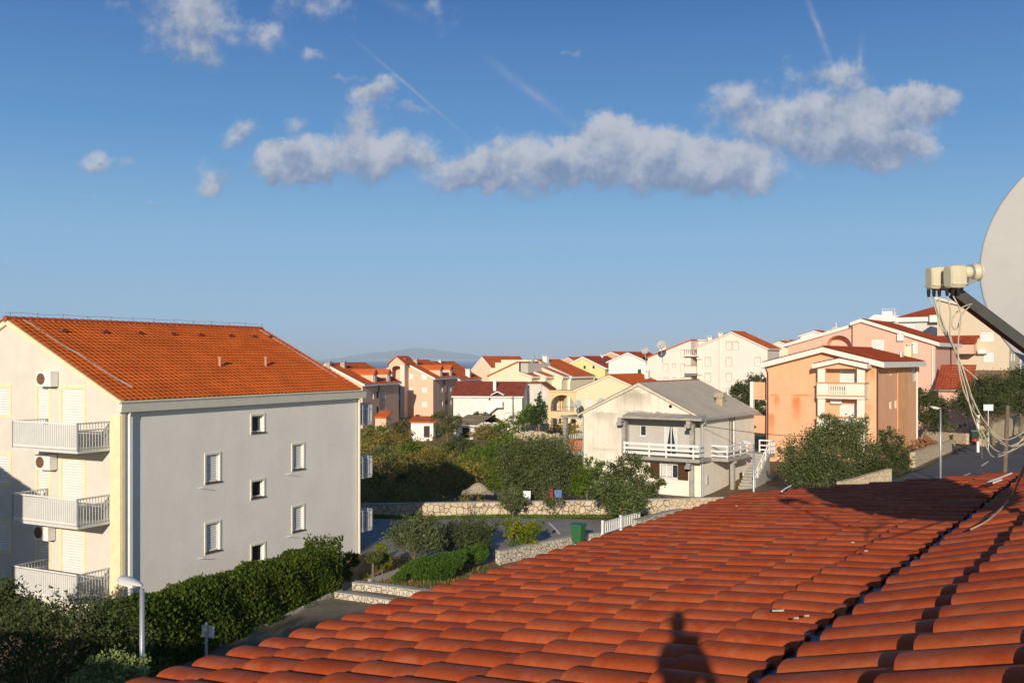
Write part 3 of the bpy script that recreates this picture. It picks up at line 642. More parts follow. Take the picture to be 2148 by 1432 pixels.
# cream terrace of stepped gables
def terrace():
    CR = mat('cream_yellow_render', (.80, .70, .50), .85, .05, 1.)
    h = House('terraced_house', 'cream terrace with four stepped orange roofs falling to the right', 'terraced house', 1113.7, 172, 34.2, -1.5)
    ze = h.z(789, 0, 0); zb = -1
    bays = [(1113.7, 780, 1085, 761), (1143, 772, 1098, 770), (1178, 760, 1108.5, 760), (1196, 754.5, 1120, 754)]
    tops = [(1089, 780.5), (1099, 772), (1109, 760.5), (1121, 754.5)]
    xprev, y = 0., 0.
    ys = [0, 2.6, 5.2, 7.4, 16.]
    for k, ((pe, _, _, _), (pt, pyt)) in enumerate(zip(bays, tops)):
        y = ys[k]; x1 = h.fx(pe, y); xt = h.fx(pt, y); zt = h.z(pyt, xt, y); e = h.z(789, x1, y)
        xl = min(xt - 1.5, -2.0) if k else h.fx(1026, 0); zl = h.z(789, xl, 0) if k == 0 else zt
        m = MB(); Lb = ys[k + 1] - y
        if k == 0:
            xa, za = h.fx(1085, 0), h.z(761, h.fx(1085, 0), 0)
            out = [(xl, zb), (x1, zb), (x1, e), (xt, zt), (xa + .4, h.z(778, xa, 0)), (xa + .4, za), (xa, za), (xl, zl)]
        else: out = [(xl - 6, zb), (x1, zb), (x1, e), (xt, zt), (xl - 6, zt)]
        m.wall(*FR(y), out, [h.frect(c5(1117, 420) + c5(1160, 510), y)] if k == 2 else ())
        m.wall(Vector((x1, y, 0)), YV, XV, [(0, zb), (Lb, zb), (Lb, e), (0, e)], [h.srect(c5(1392, 445) + c5(1410, 530), x1), h.srect(c5(1445, 440) + c5(1460, 482), x1)] if k == 3 else ())
        b_ = m.build('bay', CR, h.root)
        if k == 2: window(h, FR(y), h.frect(c5(1117, 420) + c5(1160, 510), y), 'grid', dep=.1)
        if k == 3:
            for r in (c5(1392, 445) + c5(1410, 530), c5(1445, 440) + c5(1460, 482)): window(h, SD(x1), h.srect(r, x1), 'sh')
        sl = (zt - e) / (x1 - xt); xo = x1 + .45; zo = e - sl * .45
        f = MB(); f.prism([(xt, y - .2, zt + .1), (xo, y - .2, zo + .1), (xo, y - .2, zo - .22), (xt, y - .2, zt - .22)], (0, Lb + .2, 0)); f.build('fascia', mat('cream_fascia', (.78, .72, .6), .7, .05), b_)
        r = MB(); uu = Vector((xt - xo, 0, zt - zo)); r.sheet(Vector((xo, y + (.45 if k else .3), zo + .12)), YV, uu, Lb - .35, uu.length, .4, .5, .05, .035, 3); r.build('roof', FAR_OR, b_)
        g_ = MB(); g_.tube([(x1 + .25, y + .1, e - .3), (x1 + .12, y - .12, e - .8), (x1 + .02, y - .14, e - 1.2), (x1 + .02, y - .14, zb)], .09, 6); g_.build('downpipe', WHITE, b_)
    xa = h.fx(1085, 0); za = h.z(761, xa, 0)
    m = MB(); xr_ = h.fx(1108.5, .6); m.box(xa + .4, xr_, .5, 8, h.z(782, xa, 0), za - .02); m.build('roof_block', mat('grey_render', (.5, .47, .42), .9, .05), h.root)
    m = MB(); dz = h.z(789, h.fx(1026, 0), 0); xl = h.fx(1026, 0)
    m.prism([(xl - .4, -.2, dz - .1), (xa, -.2, za + .1), (xa, -.2, za + .25), (xl - .4, -.2, dz + .1)], (0, 8, 0)); m.build('roof', FAR_OR, h.root)
    chimney(h, None or h.root, h.fx(1145, 9), 9, h.z(762, 0, 9), h.z(745, -2, 9), .9)
    return h
hT = terrace()
# yellow house, mint house, small ones
h = House('house', 'bright yellow house with dark green windows and a brick red roof', 'house', 1268.7, 200, 34.2, -2.)
w_, rf = gable_house(h, 10.2, 10.4, 10 - 1.86, 10 + .3, mat('yellow_render', (.82, .68, .30), .85, .04), RED, ft=.35, oe=.5, xr=-5.1, tw=.45, tl=.5,
    front=[cr(c5, 1520, 248, 1550, 292, 'gn'), cr(c5, 1622, 248, 1652, 290, 'gn'), cr(c5, 1645, 388, 1684, 440, 'gn'), cr(c5, 1532, 390, 1548, 445, 'gn')])
for y, x in ((3, -2.6), (6, -3.4)):
    b = MB(); zz = h.zl(10.3) + (x + 5.1) * (-2.16 / 5.1) + .2; b.prism([(x, y - .4, zz), (x + .9, y - .4, zz - .38), (x + .9, y + .4, zz - .38), (x, y + .4, zz)], (0, 0, .14)); b.build('skylight', GLASS, rf)
chimney(h, rf, -4.6, 7.2, h.zl(10), h.zl(10.9), .45)
p = MB(); p.tube([(-3.3, -.1, -1), (-3.3, -.1, h.zl(8.5))], .08, 6); p.build('downpipe', WHITE, h.root)
p = MB(); p.box(0, 1.1, 3, 8.8, h.zl(5.4), h.zl(8.)); p.build('loggia', mat('ochre_render', (.60, .50, .26), .85, .05), h.root)
h = House('house', 'pale mint house with a red roof and tall green shutters beside the white apartments', 'house', 1360, 190, 34.2, -2.)
w_, rf = gable_house(h, 8.8, 9, 10 - .62, 10 + 1.1, mat('mint_render', (.68, .77, .74), .85, .04), RED, ft=.28, oe=.4, tw=.45, tl=.5,
    front=[(1337, 774, 1345, 793, 'gn'), (1339, 803, 1346, 820, 'gn')])
for z in (4.9, 2.6): b = MB(); b.box(-1.6, -.2, -.5, 0, h.zl(z + 1.2), h.zl(z + 1.35)); b.build('ledge', WHITE, h.root)
h = House('house', 'small orange house with a white chimney, half hidden left of the yellow house', 'house', 1222, 250, 34.2, -2.)
w_, rf = gable_house(h, 8.5, 10, 10 - 2., 10 + .2, mat('orange_render', (.74, .40, .24), .85, .05), FAR_OR, ft=.3, tw=.45, tl=.5); chimney(h, rf, -6., 0.6, h.zl(7), h.zl(9.9), .9)
h = House('house', 'orange house with a white chimney between the yellow and the mint house', 'house', 1312, 250, 34.2, -2.)
w_, rf = gable_house(h, 8, 10, 10 + .2, 10 + 1.6, mat('orange_render', (.74, .40, .24), .85, .05), FAR_OR, ft=.3, tw=.45, tl=.5); chimney(h, rf, -6., 0.6, h.zl(9), h.zl(11.), .9)
# white house with the brown roof
def brown_roof_house():
    WS = mat('white_block_wall', (.74, .72, .66), .85, .12, 1.6)
    h = House('house', 'long white house with a dark red-brown roof and an outside stair', 'house', 1095, 160, 9, -1.5)
    W = -h.fx(951); e, rz = h.z(830, -5, 0), h.z(802, -5, 3.8); Ld = 7.2; zb = -1
    wins = [(c5(285, 618) + c5(332, 665), 'sh'), (c5(452, 612) + c5(480, 645), 'gl'), (c5(540, 612) + c5(592, 692), 'wd'), (c5(680, 620) + c5(722, 688), 'sh')]
    arch = [c5(285, 775) + c5(400, 850), c5(640, 778) + c5(800, 850)]
    m = MB(); m.wall(*FR(), [(-W, zb), (0, zb), (0, e), (-W, e)], [h.frect(r) for r, _ in wins] + [h.frect(r) for r in arch], .25)
    m.wall(*SD(), [(0, zb), (Ld, zb), (Ld, e), (Ld / 2, rz), (0, e)]); m.wall(Vector((-W, 0, 0)), YV, -XV, [(0, zb), (Ld, zb), (Ld, e), (Ld / 2, rz), (0, e)])
    m.box(-W + .2, -.2, .3, .4, zb, h.frect(arch[0])[3] + .3)
    m.build('wall', WS, h.root)
    for r, st in wins: window(h, FR(), h.frect(r), st)
    b = MB(); s = (rz - e) / (Ld / 2)
    b.prism([(-W - .25, -.4, e - s * .4 + .15), (-W - .25, Ld / 2, rz + .15), (-W - .25, Ld + .4, e - s * .4 + .15), (-W - .25, Ld + .4, e - s * .4 - .05), (-W - .25, Ld / 2, rz - .1), (-W - .25, -.4, e - s * .4 - .05)], (W + .5, 0, 0)); b.build('fascia', WHITE, h.root)
    r = MB(); uu = Vector((0, Ld / 2 + .4, rz - e + s * .4)); r.sheet(Vector((-W - .3, -.42, e - s * .4 + .17)), XV, uu, W + .6, uu.length, .4, .4, .05, .03, 3)
    uu2 = Vector((0, -uu.y, uu.z)); r.sheet(Vector((-W - .3, Ld + .42, e - s * .4 + .17)), XV, uu2, W + .6, uu2.length, .4, .4, .05, .03, 3)
    roof = r.build('roof', BROWNROOF, h.root)
    xc = h.fx(1038, 1.2); chimney(h, roof, xc, 1.2, e - .2, h.z(797, xc, 1.2), .5)
    # little gabled porch over the door and the white stair in front
    xd = h.fx(c5(566, 0)[0]); zz = h.z(c5(0, 585)[1], xd, 0)
    p = MB()
    for sgn in (1, -1): p.prism([(xd, -1.1, zz + .55), (xd + sgn * 1.1, -1.1, zz), (xd + sgn * 1.1, -1.1, zz + .15), (xd, -1.1, zz + .72)], (0, 1.1, 0))
    p.build('porch_roof', WHITE, h.root)
    zf = h.frect(wins[2][0])[1]
    st = MB(); x1 = xd + .9; x0 = h.fx(c5(415, 0)[0]); zl = h.z(c5(0, 800)[1], x0, 0)
    st.prism([(x0, -1.35, zl - .5), (x1 - 1., -1.35, zf - .4), (x1, -1.35, zf - .4), (x1, -1.35, zf + .8), (x1 - .9, -1.35, zf + .75), (x0, -1.35, zl + .6)], (0, .18, 0)); st.box(x1 - 1.6, x1, -1.2, 0, zf - .35, zf - .02)
    for k in range(7): u = k / 7; xa = x0 + (x1 - 1.2 - x0) * u; za = zl + (zf - zl) * u; st.box(xa, xa + .45, -1.17, -.05, za - .3, za)
    st.build('stair', WHITE, h.root)
    # lower wing at the right with a flat parapet and a lean-to gable
    GR = mat('pale_grey_render', (.60, .58, .53), .9, .12, .8)
    wg = MB(); x0, x1 = h.fx(1109, Ld), h.fx(1138, Ld); zt = h.z(804, x0, Ld); wg.box(x0 - 1.6, x1, Ld - 1., Ld + 6, zb, zt); x2 = h.fx(1154, Ld); wg.prism([(x1, Ld - .6, zb), (x2, Ld - .6, zb), (x2, Ld - .6, h.z(817, x2, Ld)), (x1, Ld - .6, zt)], (0, 6, 0)); w2 = wg.build('wing', GR, h.root)
    rr = MB(); rr.prism([(x1 - .1, Ld - 1.2, zt + .02), (x2 + .4, Ld - 1.2, h.z(819, x2, Ld)), (x2 + .4, Ld - 1.2, h.z(819, x2, Ld) + .18), (x1 - .1, Ld - 1.2, zt + .22)], (0, 7.2, 0)); rr.box(x0 - 1.8, x1 - .1, Ld - 1.2, Ld + 6.2, zt + .004, zt + .18); rr.build('wing_roof', BROWNROOF, w2)
    return h
brown_roof_house()
# cream house with the arched porch
def arch_house():
    CRY = mat('warm_cream_render', (.80, .67, .45), .85, .04, 1.)
    o0 = at(1279, 752, 140); hw = 5.62
    pxc = CX + F * (o0.x + .827 * hw) / (140 - .562 * hw)
    h = House('house', 'warm cream house with an orange roof and a two-storey arched porch', 'house', pxc, 140 - .562 * hw, 34.2, -1.5)
    w_, rf = gable_house(h, 2 * hw, 10, 10 - 4.65, 10 - 2.5, CRY, ORANGE, fasc=mat('cream_fascia', (.78, .72, .6)), ft=.22, oe=.35, og=.25, front=[cr(c5, 1543, 622, 1628, 703, 'sh')])
    chimney(h, rf, -3.6, 8., h.zl(7.), h.zl(8.2), .6)
    # porch
    OC = mat('ochre_cream_render', (.76, .57, .32), .85, .05, 1.)
    x0, x1 = h.fx(1149.5), h.fx(1210); zt, zm, zmb = h.z(821, x0, 0), h.z(c5(0, 762)[1], x0, 0), h.z(c5(0, 838)[1], x0, 0); zb = h.z(c5(0, 1005)[1], x0, 0) - .5
    def arched(m, o, t, n, L, k, lo, hi, spring, th=.3):
        c, r = L / 2, L / 2 - .45
        hole = [(.45, lo), (L - .45, lo)] + [(c + r * math.cos(a), spring + (hi - spring) * math.sin(a)) for a in np.linspace(0, math.pi, 13)]
        polys = [[Vector((u, z, 0)) for u, z in [(0, zmb), (L, zmb), (L, zt), (0, zt)]], [Vector((u, z, 0)) for u, z in hole]]; flat = [q for p in polys for q in p]
        for off in (0, -th):
            i = len(m.v); m.v += [tuple(o + t * q.x + n * off + Vector((0, 0, q.y))) for q in flat]
            for tr in tessellate_polygon(polys): m.f.append(tuple(i + kk for kk in tr))
        for a, b in zip(hole, hole[1:] + hole[:1]): m.poly([o + t * a[0] + Vector((0, 0, a[1])), o + t * b[0] + Vector((0, 0, b[1])), o + t * b[0] - n * th + Vector((0, 0, b[1])), o + t * a[0] - n * th + Vector((0, 0, a[1]))])
    m = MB(); sp = zm + .9
    arched(m, Vector((x0, 0, 0)), XV, -YV, x1 - x0, 0, zm, zt - .45, sp); arched(m, Vector((x0, 0.31, 0)), YV, -XV, 3.0, 0, zm, zt - .45, sp)
    arched(m, Vector((x0, 3.6, 0)), XV, YV, x1 - x0, 0, zm, zt - .45, sp)
    m.box(x0, x1, .31, 3.3, zmb, zmb + .25); m.box(x0 - .12, x1 + .05, -.15, 3.8, zt + .004, zt + .2)
    for (x, y) in ((x0, 0), (x0, 3.1), (x0 + 2.2, 3.1), (x0 + 2.3, .0)): m.box(x, x + .5, y, y + .5, zb, zmb - .004)
    p = m.build('porch', OC, h.root)
    railing(p, [(x0 + .45, .15), (x1 - .45, .15)], zm, zm + .75, mat('dark_pipe', (.1, .09, .09)), .4, .02)
    return h
hP = arch_house()

h = House('house', 'unseen neighbouring house behind the viewpoint, added to shade the low bushes', 'house', CX + F * 6. / 14., -14., 0., .2)  # unseen block added to shade the bushes and the hedge base
gable_house(h, 16, 12, 9.3, 10.5, CREAM, ORANGE, tw=.5, tl=.6)

# ------------------------------------------------------------------ white apartments, left and right halves
PALE = mat('pale_pink_render', (.80, .71, .64), .85, .04, 1.)
def white_apartments():
    h = House('apartment_building', 'tall pale pink apartment house with a pointed gable and white shutters', 'apartment building', 1610, 165, 34.2, 0.)
    R_ = lambda *a: cr(c8, *a)
    w_, rf = gable_house(h, 12.8, 6, 10 + 1.7, 10 + 4.55, PALE, FAR_OR, fasc=mat('pale_fascia', (.8, .72, .64), .8, .04), ft=.22, oe=.3, xr=-6.3, zel=10 + 1.9, tw=.45, tl=.5,
        front=[R_(988, 305, 1044, 388, 'sh'), R_(1065, 305, 1120, 388, 'sh'), R_(750, 482, 807, 568, 'sh'), R_(988, 482, 1044, 568, 'sh'), R_(1312, 482, 1368, 568, 'sh'), R_(750, 660, 807, 746, 'sh'), R_(988, 660, 1044, 746, 'sh'), R_(988, 836, 1044, 900, 'sh')], surround=mat('pink_trim', (.62, .46, .38), .8, .05))
    p = MB(); x = h.fx(c8(906, 0)[0]); p.tube([(x, -.1, -1), (x, -.1, h.z(c8(0, 262)[1], x, 0))], .07, 6); p.build('downpipe', mat('beige_pipe', (.6, .5, .42)), h.root)
    chimney(h, rf, -8.6, .9, h.zl(12.5), h.z(c8(0, 200)[1], -8.6, 1), .8); chimney(h, rf, -10.6, .9, h.zl(12), h.z(c8(0, 242)[1], -10.6, 1), .8)
    for z in (490, 668):
        b = MB(); b.box(-12.7, -11.9, -.4, -.02, h.z(c8(0, z + 10)[1], -12, 0), h.z(c8(0, z - 15)[1], -12, 0)); b.build('air_conditioner', WHITE, h.root)
    h2 = House('apartment_building', 'pale pink apartment wing with a long sloping roof edge and stacked balconies', 'apartment building', 1449, 172.5, 34.2, 0.)
    W = -h2.fx(1358.6); zt, zl_ = h2.z(714, 0, 0), h2.z(751, -W, 0)
    wins = [R_(278, 556, 330, 634, 'sh'), R_(380, 556, 414, 590, 'sh'), R_(476, 395, 512, 470, 'sh'), R_(476, 556, 512, 632, 'sh'), R_(278, 710, 330, 775, 'sh'), R_(380, 710, 414, 742, 'sh'), R_(476, 710, 512, 775, 'sh')]
    m = MB(); m.wall(*FR(), [(-W, -1), (0, -1), (0, zt), (-W, zl_)], [h2.frect(r[:4]) for r in wins]); m.wall(*SD(), [(0, -1), (8, -1), (8, zt), (0, zt)]); m.build('wall', PALE, h2.root)
    for r in wins: window(h2, FR(), h2.frect(r[:4]), 'sh', mat('pink_trim', (.62, .46, .38)), .1)
    f = MB(); f.prism([(-W - .4, -.25, zl_ - .1), (.1, -.25, zt + .02), (.1, -.25, zt + .22), (-W - .4, -.25, zl_ + .1)], (0, 8.4, 0)); f.build('roof', FAR_OR, h2.root)
    m = MB(); m.box(0.1, 3.2, 3.2, 8, -1, zt + .05); m.box(-.2, 4, 2.8, 8.2, zt + .054, zt + .2); m.build('stair_core', PALE, h2.root)
    for i, (yr, kind) in enumerate(((455, 'bars'), (572, 'solid'))):
        x0, x1 = h2.fx(c8(512, 0)[0], -.9), h2.fx(c8(650, 0)[0], -.9)
        zf = h2.z(c8(0, 455 if i == 0 else 645)[1], x0, -.9); m = MB(); m.box(x0, x1, -.9, 3.2, zf - .22, zf)
        if i == 1: m.box(x0, x1, -.9, -.75, zf + .004, h2.z(c8(0, 580)[1], x0, -.9))
        b = m.build('balcony', PALE, h2.root); railing(b, [(x0, -.85), (x1, -.85)], zf, h2.z(c8(0, 395 if i == 0 else 560)[1], x0, -.9), mat('dark_pipe', (.1, .09, .09)), .35 if i == 0 else None, .05, rails=[zf + .9])
        d = MB(); d.box(.6, 2.4, 3.1, 3.19, zf - 2.6, zf - .5); d.build('balcony_door', DARK, b)
    aw = MB(); x0, x1 = h2.fx(c8(515, 0)[0], -.9), h2.fx(c8(648, 0)[0], -.9); za = h2.z(c8(0, 650)[1], x0, -.9)
    aw.prism([(x0, -1.1, za - .5), (x0, -1.1, za - .45), (x0, 0.2, za), (x0, .2, za - .05)], (x1 - x0, 0, 0)); aw.build('awning', mat('striped_awning', (.5, .5, .5), .8, .6, kind='slat', dir='X', freq=1.2), h2.root)
    chimney(h2, h2.root, h2.fx(1393, 2), 2., h2.z(745, -9, 2), h2.z(723, -9, 2), 1.2, cap=False)
white_apartments()
# little roofs on the skyline
def small(name_label, pxr, d, W, Ld, pe, pr, wm, rm, **kw):
    h = House('house', name_label, 'house', pxr, d, 34.2, 1.); return h, gable_house(h, W, Ld, zat(pe, d), zat(pr, d), wm, rm, ft=.25, tw=.5, tl=.6, **kw)
small('small cream house with a red roof on the skyline right of the pale pink gable', 1672, 230, 8.5, 9, 731, 716, mat('cream_yellow_render', (.8, .7, .5)), FAR_OR, front=[cr(c8, 1560, 350, 1590, 390, 'sh'), cr(c8, 1610, 352, 1640, 390, 'sh')])
small('far house of which only a strip of orange roof shows on the skyline', 1700, 260, 12, 8, 726, 714, PINK, FAR_OR)
small('small white gable peeping over the orange house', 1738, 190, 5.5, 6, 703, 694, WHITE, FAR_OR)

# ------------------------------------------------------------------ grey house with the balcony
def stained_house():
    CLEAN = mat('side_cream_render', (.84, .78, .67), .9, .06, 1., .1, 30, streak=.12, scol=(.5, .38, .24))
    h = House('house', 'weathered cream house with a grey roof, concrete balcony and white plank railing', 'house', 1470, 72, 34.2, -.6)
    q = lambda x0, y0, x1, y1, k, col: (0, h.fx(c6(x0, 0)[0]), h.fx(c6(x1, 0)[0]), h.z(c6(0, y1)[1], h.fx(c6((x0 + x1) / 2, 0)[0]), 0), h.z(c6(0, y0)[1], h.fx(c6((x0 + x1) / 2, 0)[0]), 0), k, col)
    DK = (.30, .26, .19); SG = [q(690, 440, 1250, 505, .9, DK), q(600, 260, 1000, 470, .55, DK), q(700, 240, 900, 330, .5, DK), q(380, 440, 720, 560, .45, DK), q(600, 540, 720, 800, .3, DK), q(400, 770, 700, 810, .35, DK)]
    ST = mat('stained_cream_render', (.78, .72, .60), .92, .10, 1.1, .2, 30, streak=.5, scol=(.34, .29, .21), stains=SG)
    W, Ld = 10.08, 11.1; ze, zr = 10 - 4.41, 10 - 1.98; e, rz = h.zl(ze), h.zl(zr); zb = -1.5
    P = lambda x, y, yy=0.: (lambda q: (h.fx(q[0], yy), h.z(q[1], h.fx(q[0], yy), yy)))(c6(x, y))
    xa = P(712, 480)[0]; zcan = P(1000, 505)[1]; zslab = P(1000, 838)[1]; x1 = -.62
    # front wall: gable panel above, stained left part, recessed balcony right
    m = MB(); m.wall(*FR(), [(-W, zb), (xa, zb), (xa, zcan + .2), (0, zcan + .2), (0, e), (-W / 2, rz), (-W, e)]); m.build('wall', ST, h.root)
    lw = [(h.frect(c6(1050, 915) + c6(1210, 1040)), 'gl3')]
    m = MB(); m.wall(*FR(.02), [(xa, zb), (0, zb), (0, zslab - .25), (xa, zslab - .25)], [lw[0][0]])
    dy = h.sy(c6(1675, 0)[0]), h.sy(c6(1722, 0)[0]); z0d = h.z(c6(0, 690)[1], 0, dy[0])
    door = (dy[0], zslab - .05, dy[1], h.z(c6(0, 512)[1], 0, dy[0])); d2y = h.sy(c6(1690, 0)[0]), h.sy(c6(1716, 0)[0]); win2 = (d2y[0], h.z(c6(0, 995)[1], 0, d2y[0]), d2y[1], h.z(c6(0, 850)[1], 0, d2y[0]))
    d3 = (d2y[1] + 1.2, zb + .6, d2y[1] + 2.1, zb + 2.9)
    m.wall(*SD(), [(0, zb), (Ld, zb), (Ld, e), (0, e)], [door, win2, d3]); m.build('wall', CLEAN, h.root)
    m = MB(); m.wall(Vector((0, Ld, 0)), XV, YV, [(-W, zb), (0, zb), (0, e), (-W / 2, rz), (-W, e)]); m.wall(Vector((-W, 0, 0)), YV, -XV, [(0, zb), (Ld, zb), (Ld, e), (0, e)]); m.build('wall', ST, h.root)
    # recess
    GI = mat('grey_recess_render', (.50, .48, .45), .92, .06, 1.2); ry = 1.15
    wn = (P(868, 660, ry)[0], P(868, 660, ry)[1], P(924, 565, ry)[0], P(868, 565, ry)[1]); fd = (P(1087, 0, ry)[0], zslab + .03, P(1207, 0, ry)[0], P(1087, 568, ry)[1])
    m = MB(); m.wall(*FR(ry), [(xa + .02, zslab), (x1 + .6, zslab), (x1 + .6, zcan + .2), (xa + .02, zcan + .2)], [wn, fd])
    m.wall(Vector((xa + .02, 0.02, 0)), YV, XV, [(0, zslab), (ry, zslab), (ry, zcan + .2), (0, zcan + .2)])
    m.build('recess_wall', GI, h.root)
    window(h, FR(ry), wn, 'gl', sill=WHITE); window(h, FR(ry), fd, 'curt')
    f = window(h, FR(.02), lw[0][0], 'gl3', sill=WHITE)
    u0, z0, u1, z1 = lw[0][0]
    for s, (a, b) in ((1, (u1 + .02, u1 + .85)), (-1, (u0 - .8, u0 - .02))):
        q = MB(); q.fbox(*FR(.02), a, b, z0 - .08, z1 + .05, .02, .07); q.build('shutter', BROWNW, f)
    cu = MB(); cu.fbox(*FR(.02), u0 + .1, u0 + (u1 - u0) * .62, z0 + .1, z1 - .1, -.115, -.09); cu.build('curtain', mat('curtain', (.62, .62, .6)), f)
    window(h, SD(), door, 'gl2', CONC, .1); window(h, SD(), win2, 'bd'); window(h, SD(), d3, 'bd')
    # concrete slab, canopy, columns and brackets
    yb = -1.05; xl = P(718, 0, yb)[0]
    m = MB(); m.box(xl, .35, yb, ry, zslab - .24, zslab); b = m.build('balcony', CONC, h.root)
    m = MB(); m.box(P(705, 0, yb)[0], .45, yb + .1, ry, zcan, zcan + .17); m.prism([(P(705, 0, yb)[0], yb + .1, zcan + .17), (P(705, 0, yb)[0], 0, zcan + .42), (P(705, 0, yb)[0], 0, zcan + .17)], (.45 - P(705, 0, yb)[0], 0, 0)); m.build('canopy', CONC, h.root)
    m = MB()
    for x in (xa + .15, x1 - .05):
        m.box(x - .16, x + .16, yb + .25, .02, zcan - .3, zcan - .004); m.box(x - .16, x + .16, -.16, .16, zslab + .004, zcan - .3); m.box(x - .2, x + .2, yb + .1, yb + .42, zcan - .55, zcan - .3)
        m.box(x - .16, x + .16, yb + .25, .0, zslab - .5, zslab - .244); m.box(x - .2, x + .2, yb + .1, yb + .4, zslab - .75, zslab - .5)
    m.box(x1 - .22, x1 + .12, -.22, .0, zb, zslab - .5)
    m.build('concrete_frame', CONC, h.root)
    # white plank railing
    rl = MB()
    for z in (.25, .6, .95): rl.box(xl + .02, .3, yb - .02, yb + .03, zslab + z - .09, zslab + z + .09); rl.box(.26, .31, yb + .03, -.1, zslab + z - .085, zslab + z + .085)
    for x in (xl + .1, P(950, 0, yb)[0], P(1103, 0, yb)[0], P(1348, 0, yb)[0]): rl.box(x - .06, x + .06, yb + .03, yb + .11, zslab - .2, zslab + 1.06)
    rl.build('railing', WHITE, b)
    # side landing with stairs behind
    ly0 = h.sy(c6(1630, 0)[0], 1.0) - .2; zl2 = zslab - .1
    ly1 = ly0 + 4.3
    m = MB(); m.box(.004, 1.4, ly0, ly1, zl2 - .25, zl2); m.box(.9, 1.2, ly0 + 1.6, ly0 + 1.9, zb, zl2 - .25); m.box(.02, 1.35, ly0 + 1.55, ly0 + 1.95, zl2 - .5, zl2 - .254); ld = m.build('landing', CONC, h.root)
    rl = MB()
    for z in (.15, .5, .9): rl.box(1.32, 1.37, ly0, ly1 - .1, zl2 + z - .06, zl2 + z + .06); rl.box(.05, 1.32, ly0, ly0 + .05, zl2 + z - .06, zl2 + z + .06)
    for y in (ly0 + .06, ly0 + 1.4, ly0 + 2.8, ly1 - .1): rl.box(1.24, 1.32, y - .05, y + .05, zl2, zl2 + 1.)
    rl.build('railing', WHITE, ld)
    st = MB(); n = 12
    for k in range(n): y0 = ly1 - .02 - (k + 1) * .29 + 3.4; st.box(1.5, 2.7, y0 - .32, y0, zb, zl2 - (n - k - 1) * .0 - (12 - k) * .19 + .1) if False else None
    for k in range(n): st.box(1.55, 2.75, ly1 + .9 - (k + 1) * .3, ly1 + .9 - k * .3, zb, zl2 - k * .2)
    st.box(.02, 2.75, ly1 + .004 + .9, ly1 + 2.1, zl2 - .25, zl2); st.box(2.77, 2.95, ly1 + .9 - 12 * .3, ly1 + 2.1, zb, zl2 - 1.6)
    so_ = st.build('stair', CONC, h.root)
    rl = MB()
    for dz_ in (.55, .95): rl.tube([(2.7, ly1 + .9, zl2 + dz_), (2.7, ly1 + .9 - 3.6, zl2 - 2.4 + dz_)], .05, 4)
    for z in (.2, .55, .95): rl.box(2.68, 2.74, ly1 + .9, ly1 + 2.1, zl2 + z - .05, zl2 + z + .05); rl.box(1.45, 2.68, ly1 + 2.05, ly1 + 2.1, zl2 + z - .05, zl2 + z + .05)
    for k in range(5): y = ly1 + .9 - k * .85; rl.box(2.66, 2.74, y - .04, y + .04, zl2 - k * .57, zl2 - k * .57 + 1.)
    for y, x in ((ly1 + 2.05, 2.7), (ly1 + 1.5, 2.7), (ly1 + 2.07, 1.5)): rl.box(x - .05, x + .05, y - .05, y + .05, zl2, zl2 + 1.)
    rl.build('stair_railing', WHITE, so_)
    # roof of grey fibre sheets
    s = (rz - e) / (W / 2); oe, og = .35, .22
    r = MB()
    GR = mat('grey_fibre_roof', (.52, .46, .36), .95, .10, .7, .2, 20, streak=.3, scol=(.36, .31, .23))
    for x in (oe, -W - oe):
        o = Vector((x, -og, e - s * oe + .16)); uu = Vector((-W / 2 - x, 0, rz - e + s * oe)); r.sheet(o, YV, uu, Ld + 2 * og, uu.length, .6, 1.6, .022, .012, 4)
    roof = r.build('roof', GR, h.root)
    f = MB(); f.prism([(-W - oe, -og, e - s * oe + .14), (-W / 2, -og, rz + .14), (oe, -og, e - s * oe + .14), (oe, -og, e - s * oe), (-W / 2, -og, rz - .1), (-W - oe, -og, e - s * oe)], (0, Ld + 2 * og - .02, 0)); f.build('verge', mat('pale_verge', (.62, .55, .44), .9, .12, 2), h.root)
    rd = MB(); rd.tube([(-W / 2, -og, rz + .17), (-W / 2, Ld + og, rz + .17)], .07, 6); rd.build('ridge_tiles', mat('ridge_clay', (.36, .085, .035)), roof)
    gt = MB(); gt.tube([(oe + .08, -og, e - s * oe + .06), (oe + .08, Ld + og, e - s * oe + .02)], .075, 8); gt.build('gutter', ZINC, h.root)
    dp = MB(); dp.tube([(oe + .05, .05, e - .2), (.12, -.0, e - .55), (.12, -.0, zb)], .07, 8); dp.build('downpipe', ZINC, h.root)
    dp = MB(); xx = -W + .1; dp.tube([(xx, -.08, e - .1), (xx, -.08, zb + 3), (xx + .3, -.08, zb + 1.5), (xx + .3, -.08, zb)], .05, 6); dp.build('downpipe', ZINC, h.root)
    # chimney on the right slope
    pc = h.sy(c6(1600, 0)[0], -1.1); CH = mat('old_chimney', (.42, .36, .25), .95, .2, 2., streak=.4)
    zb_ = e + s * 1.1 - .2; zt = h.z(c6(0, 262)[1], -1.1, pc); c = MB(); c.box(-1.38, -.88, pc - .28, pc + .28, zb_, zt - .45); c.box(-1.5, -.76, pc - .4, pc + .4, zt - .45, zt - .1)
    for dx in (-1, 1):
        for dy_ in (-1, 1): c.box(-1.13 + dx * .3 - .05, -1.13 + dx * .3 + .05, pc + dy_ * .33 - .05, pc + dy_ * .33 + .05, zt - .1, zt)
    c.build('chimney', CH, roof)
    # vent hole, meter box, lean-to at left
    v = MB(); q = P(1145, 395); v.tube([(q[0], .01, q[1]), (q[0], -.03, q[1])], .13, 12); v.build('vent_hole', DARK, h.root)
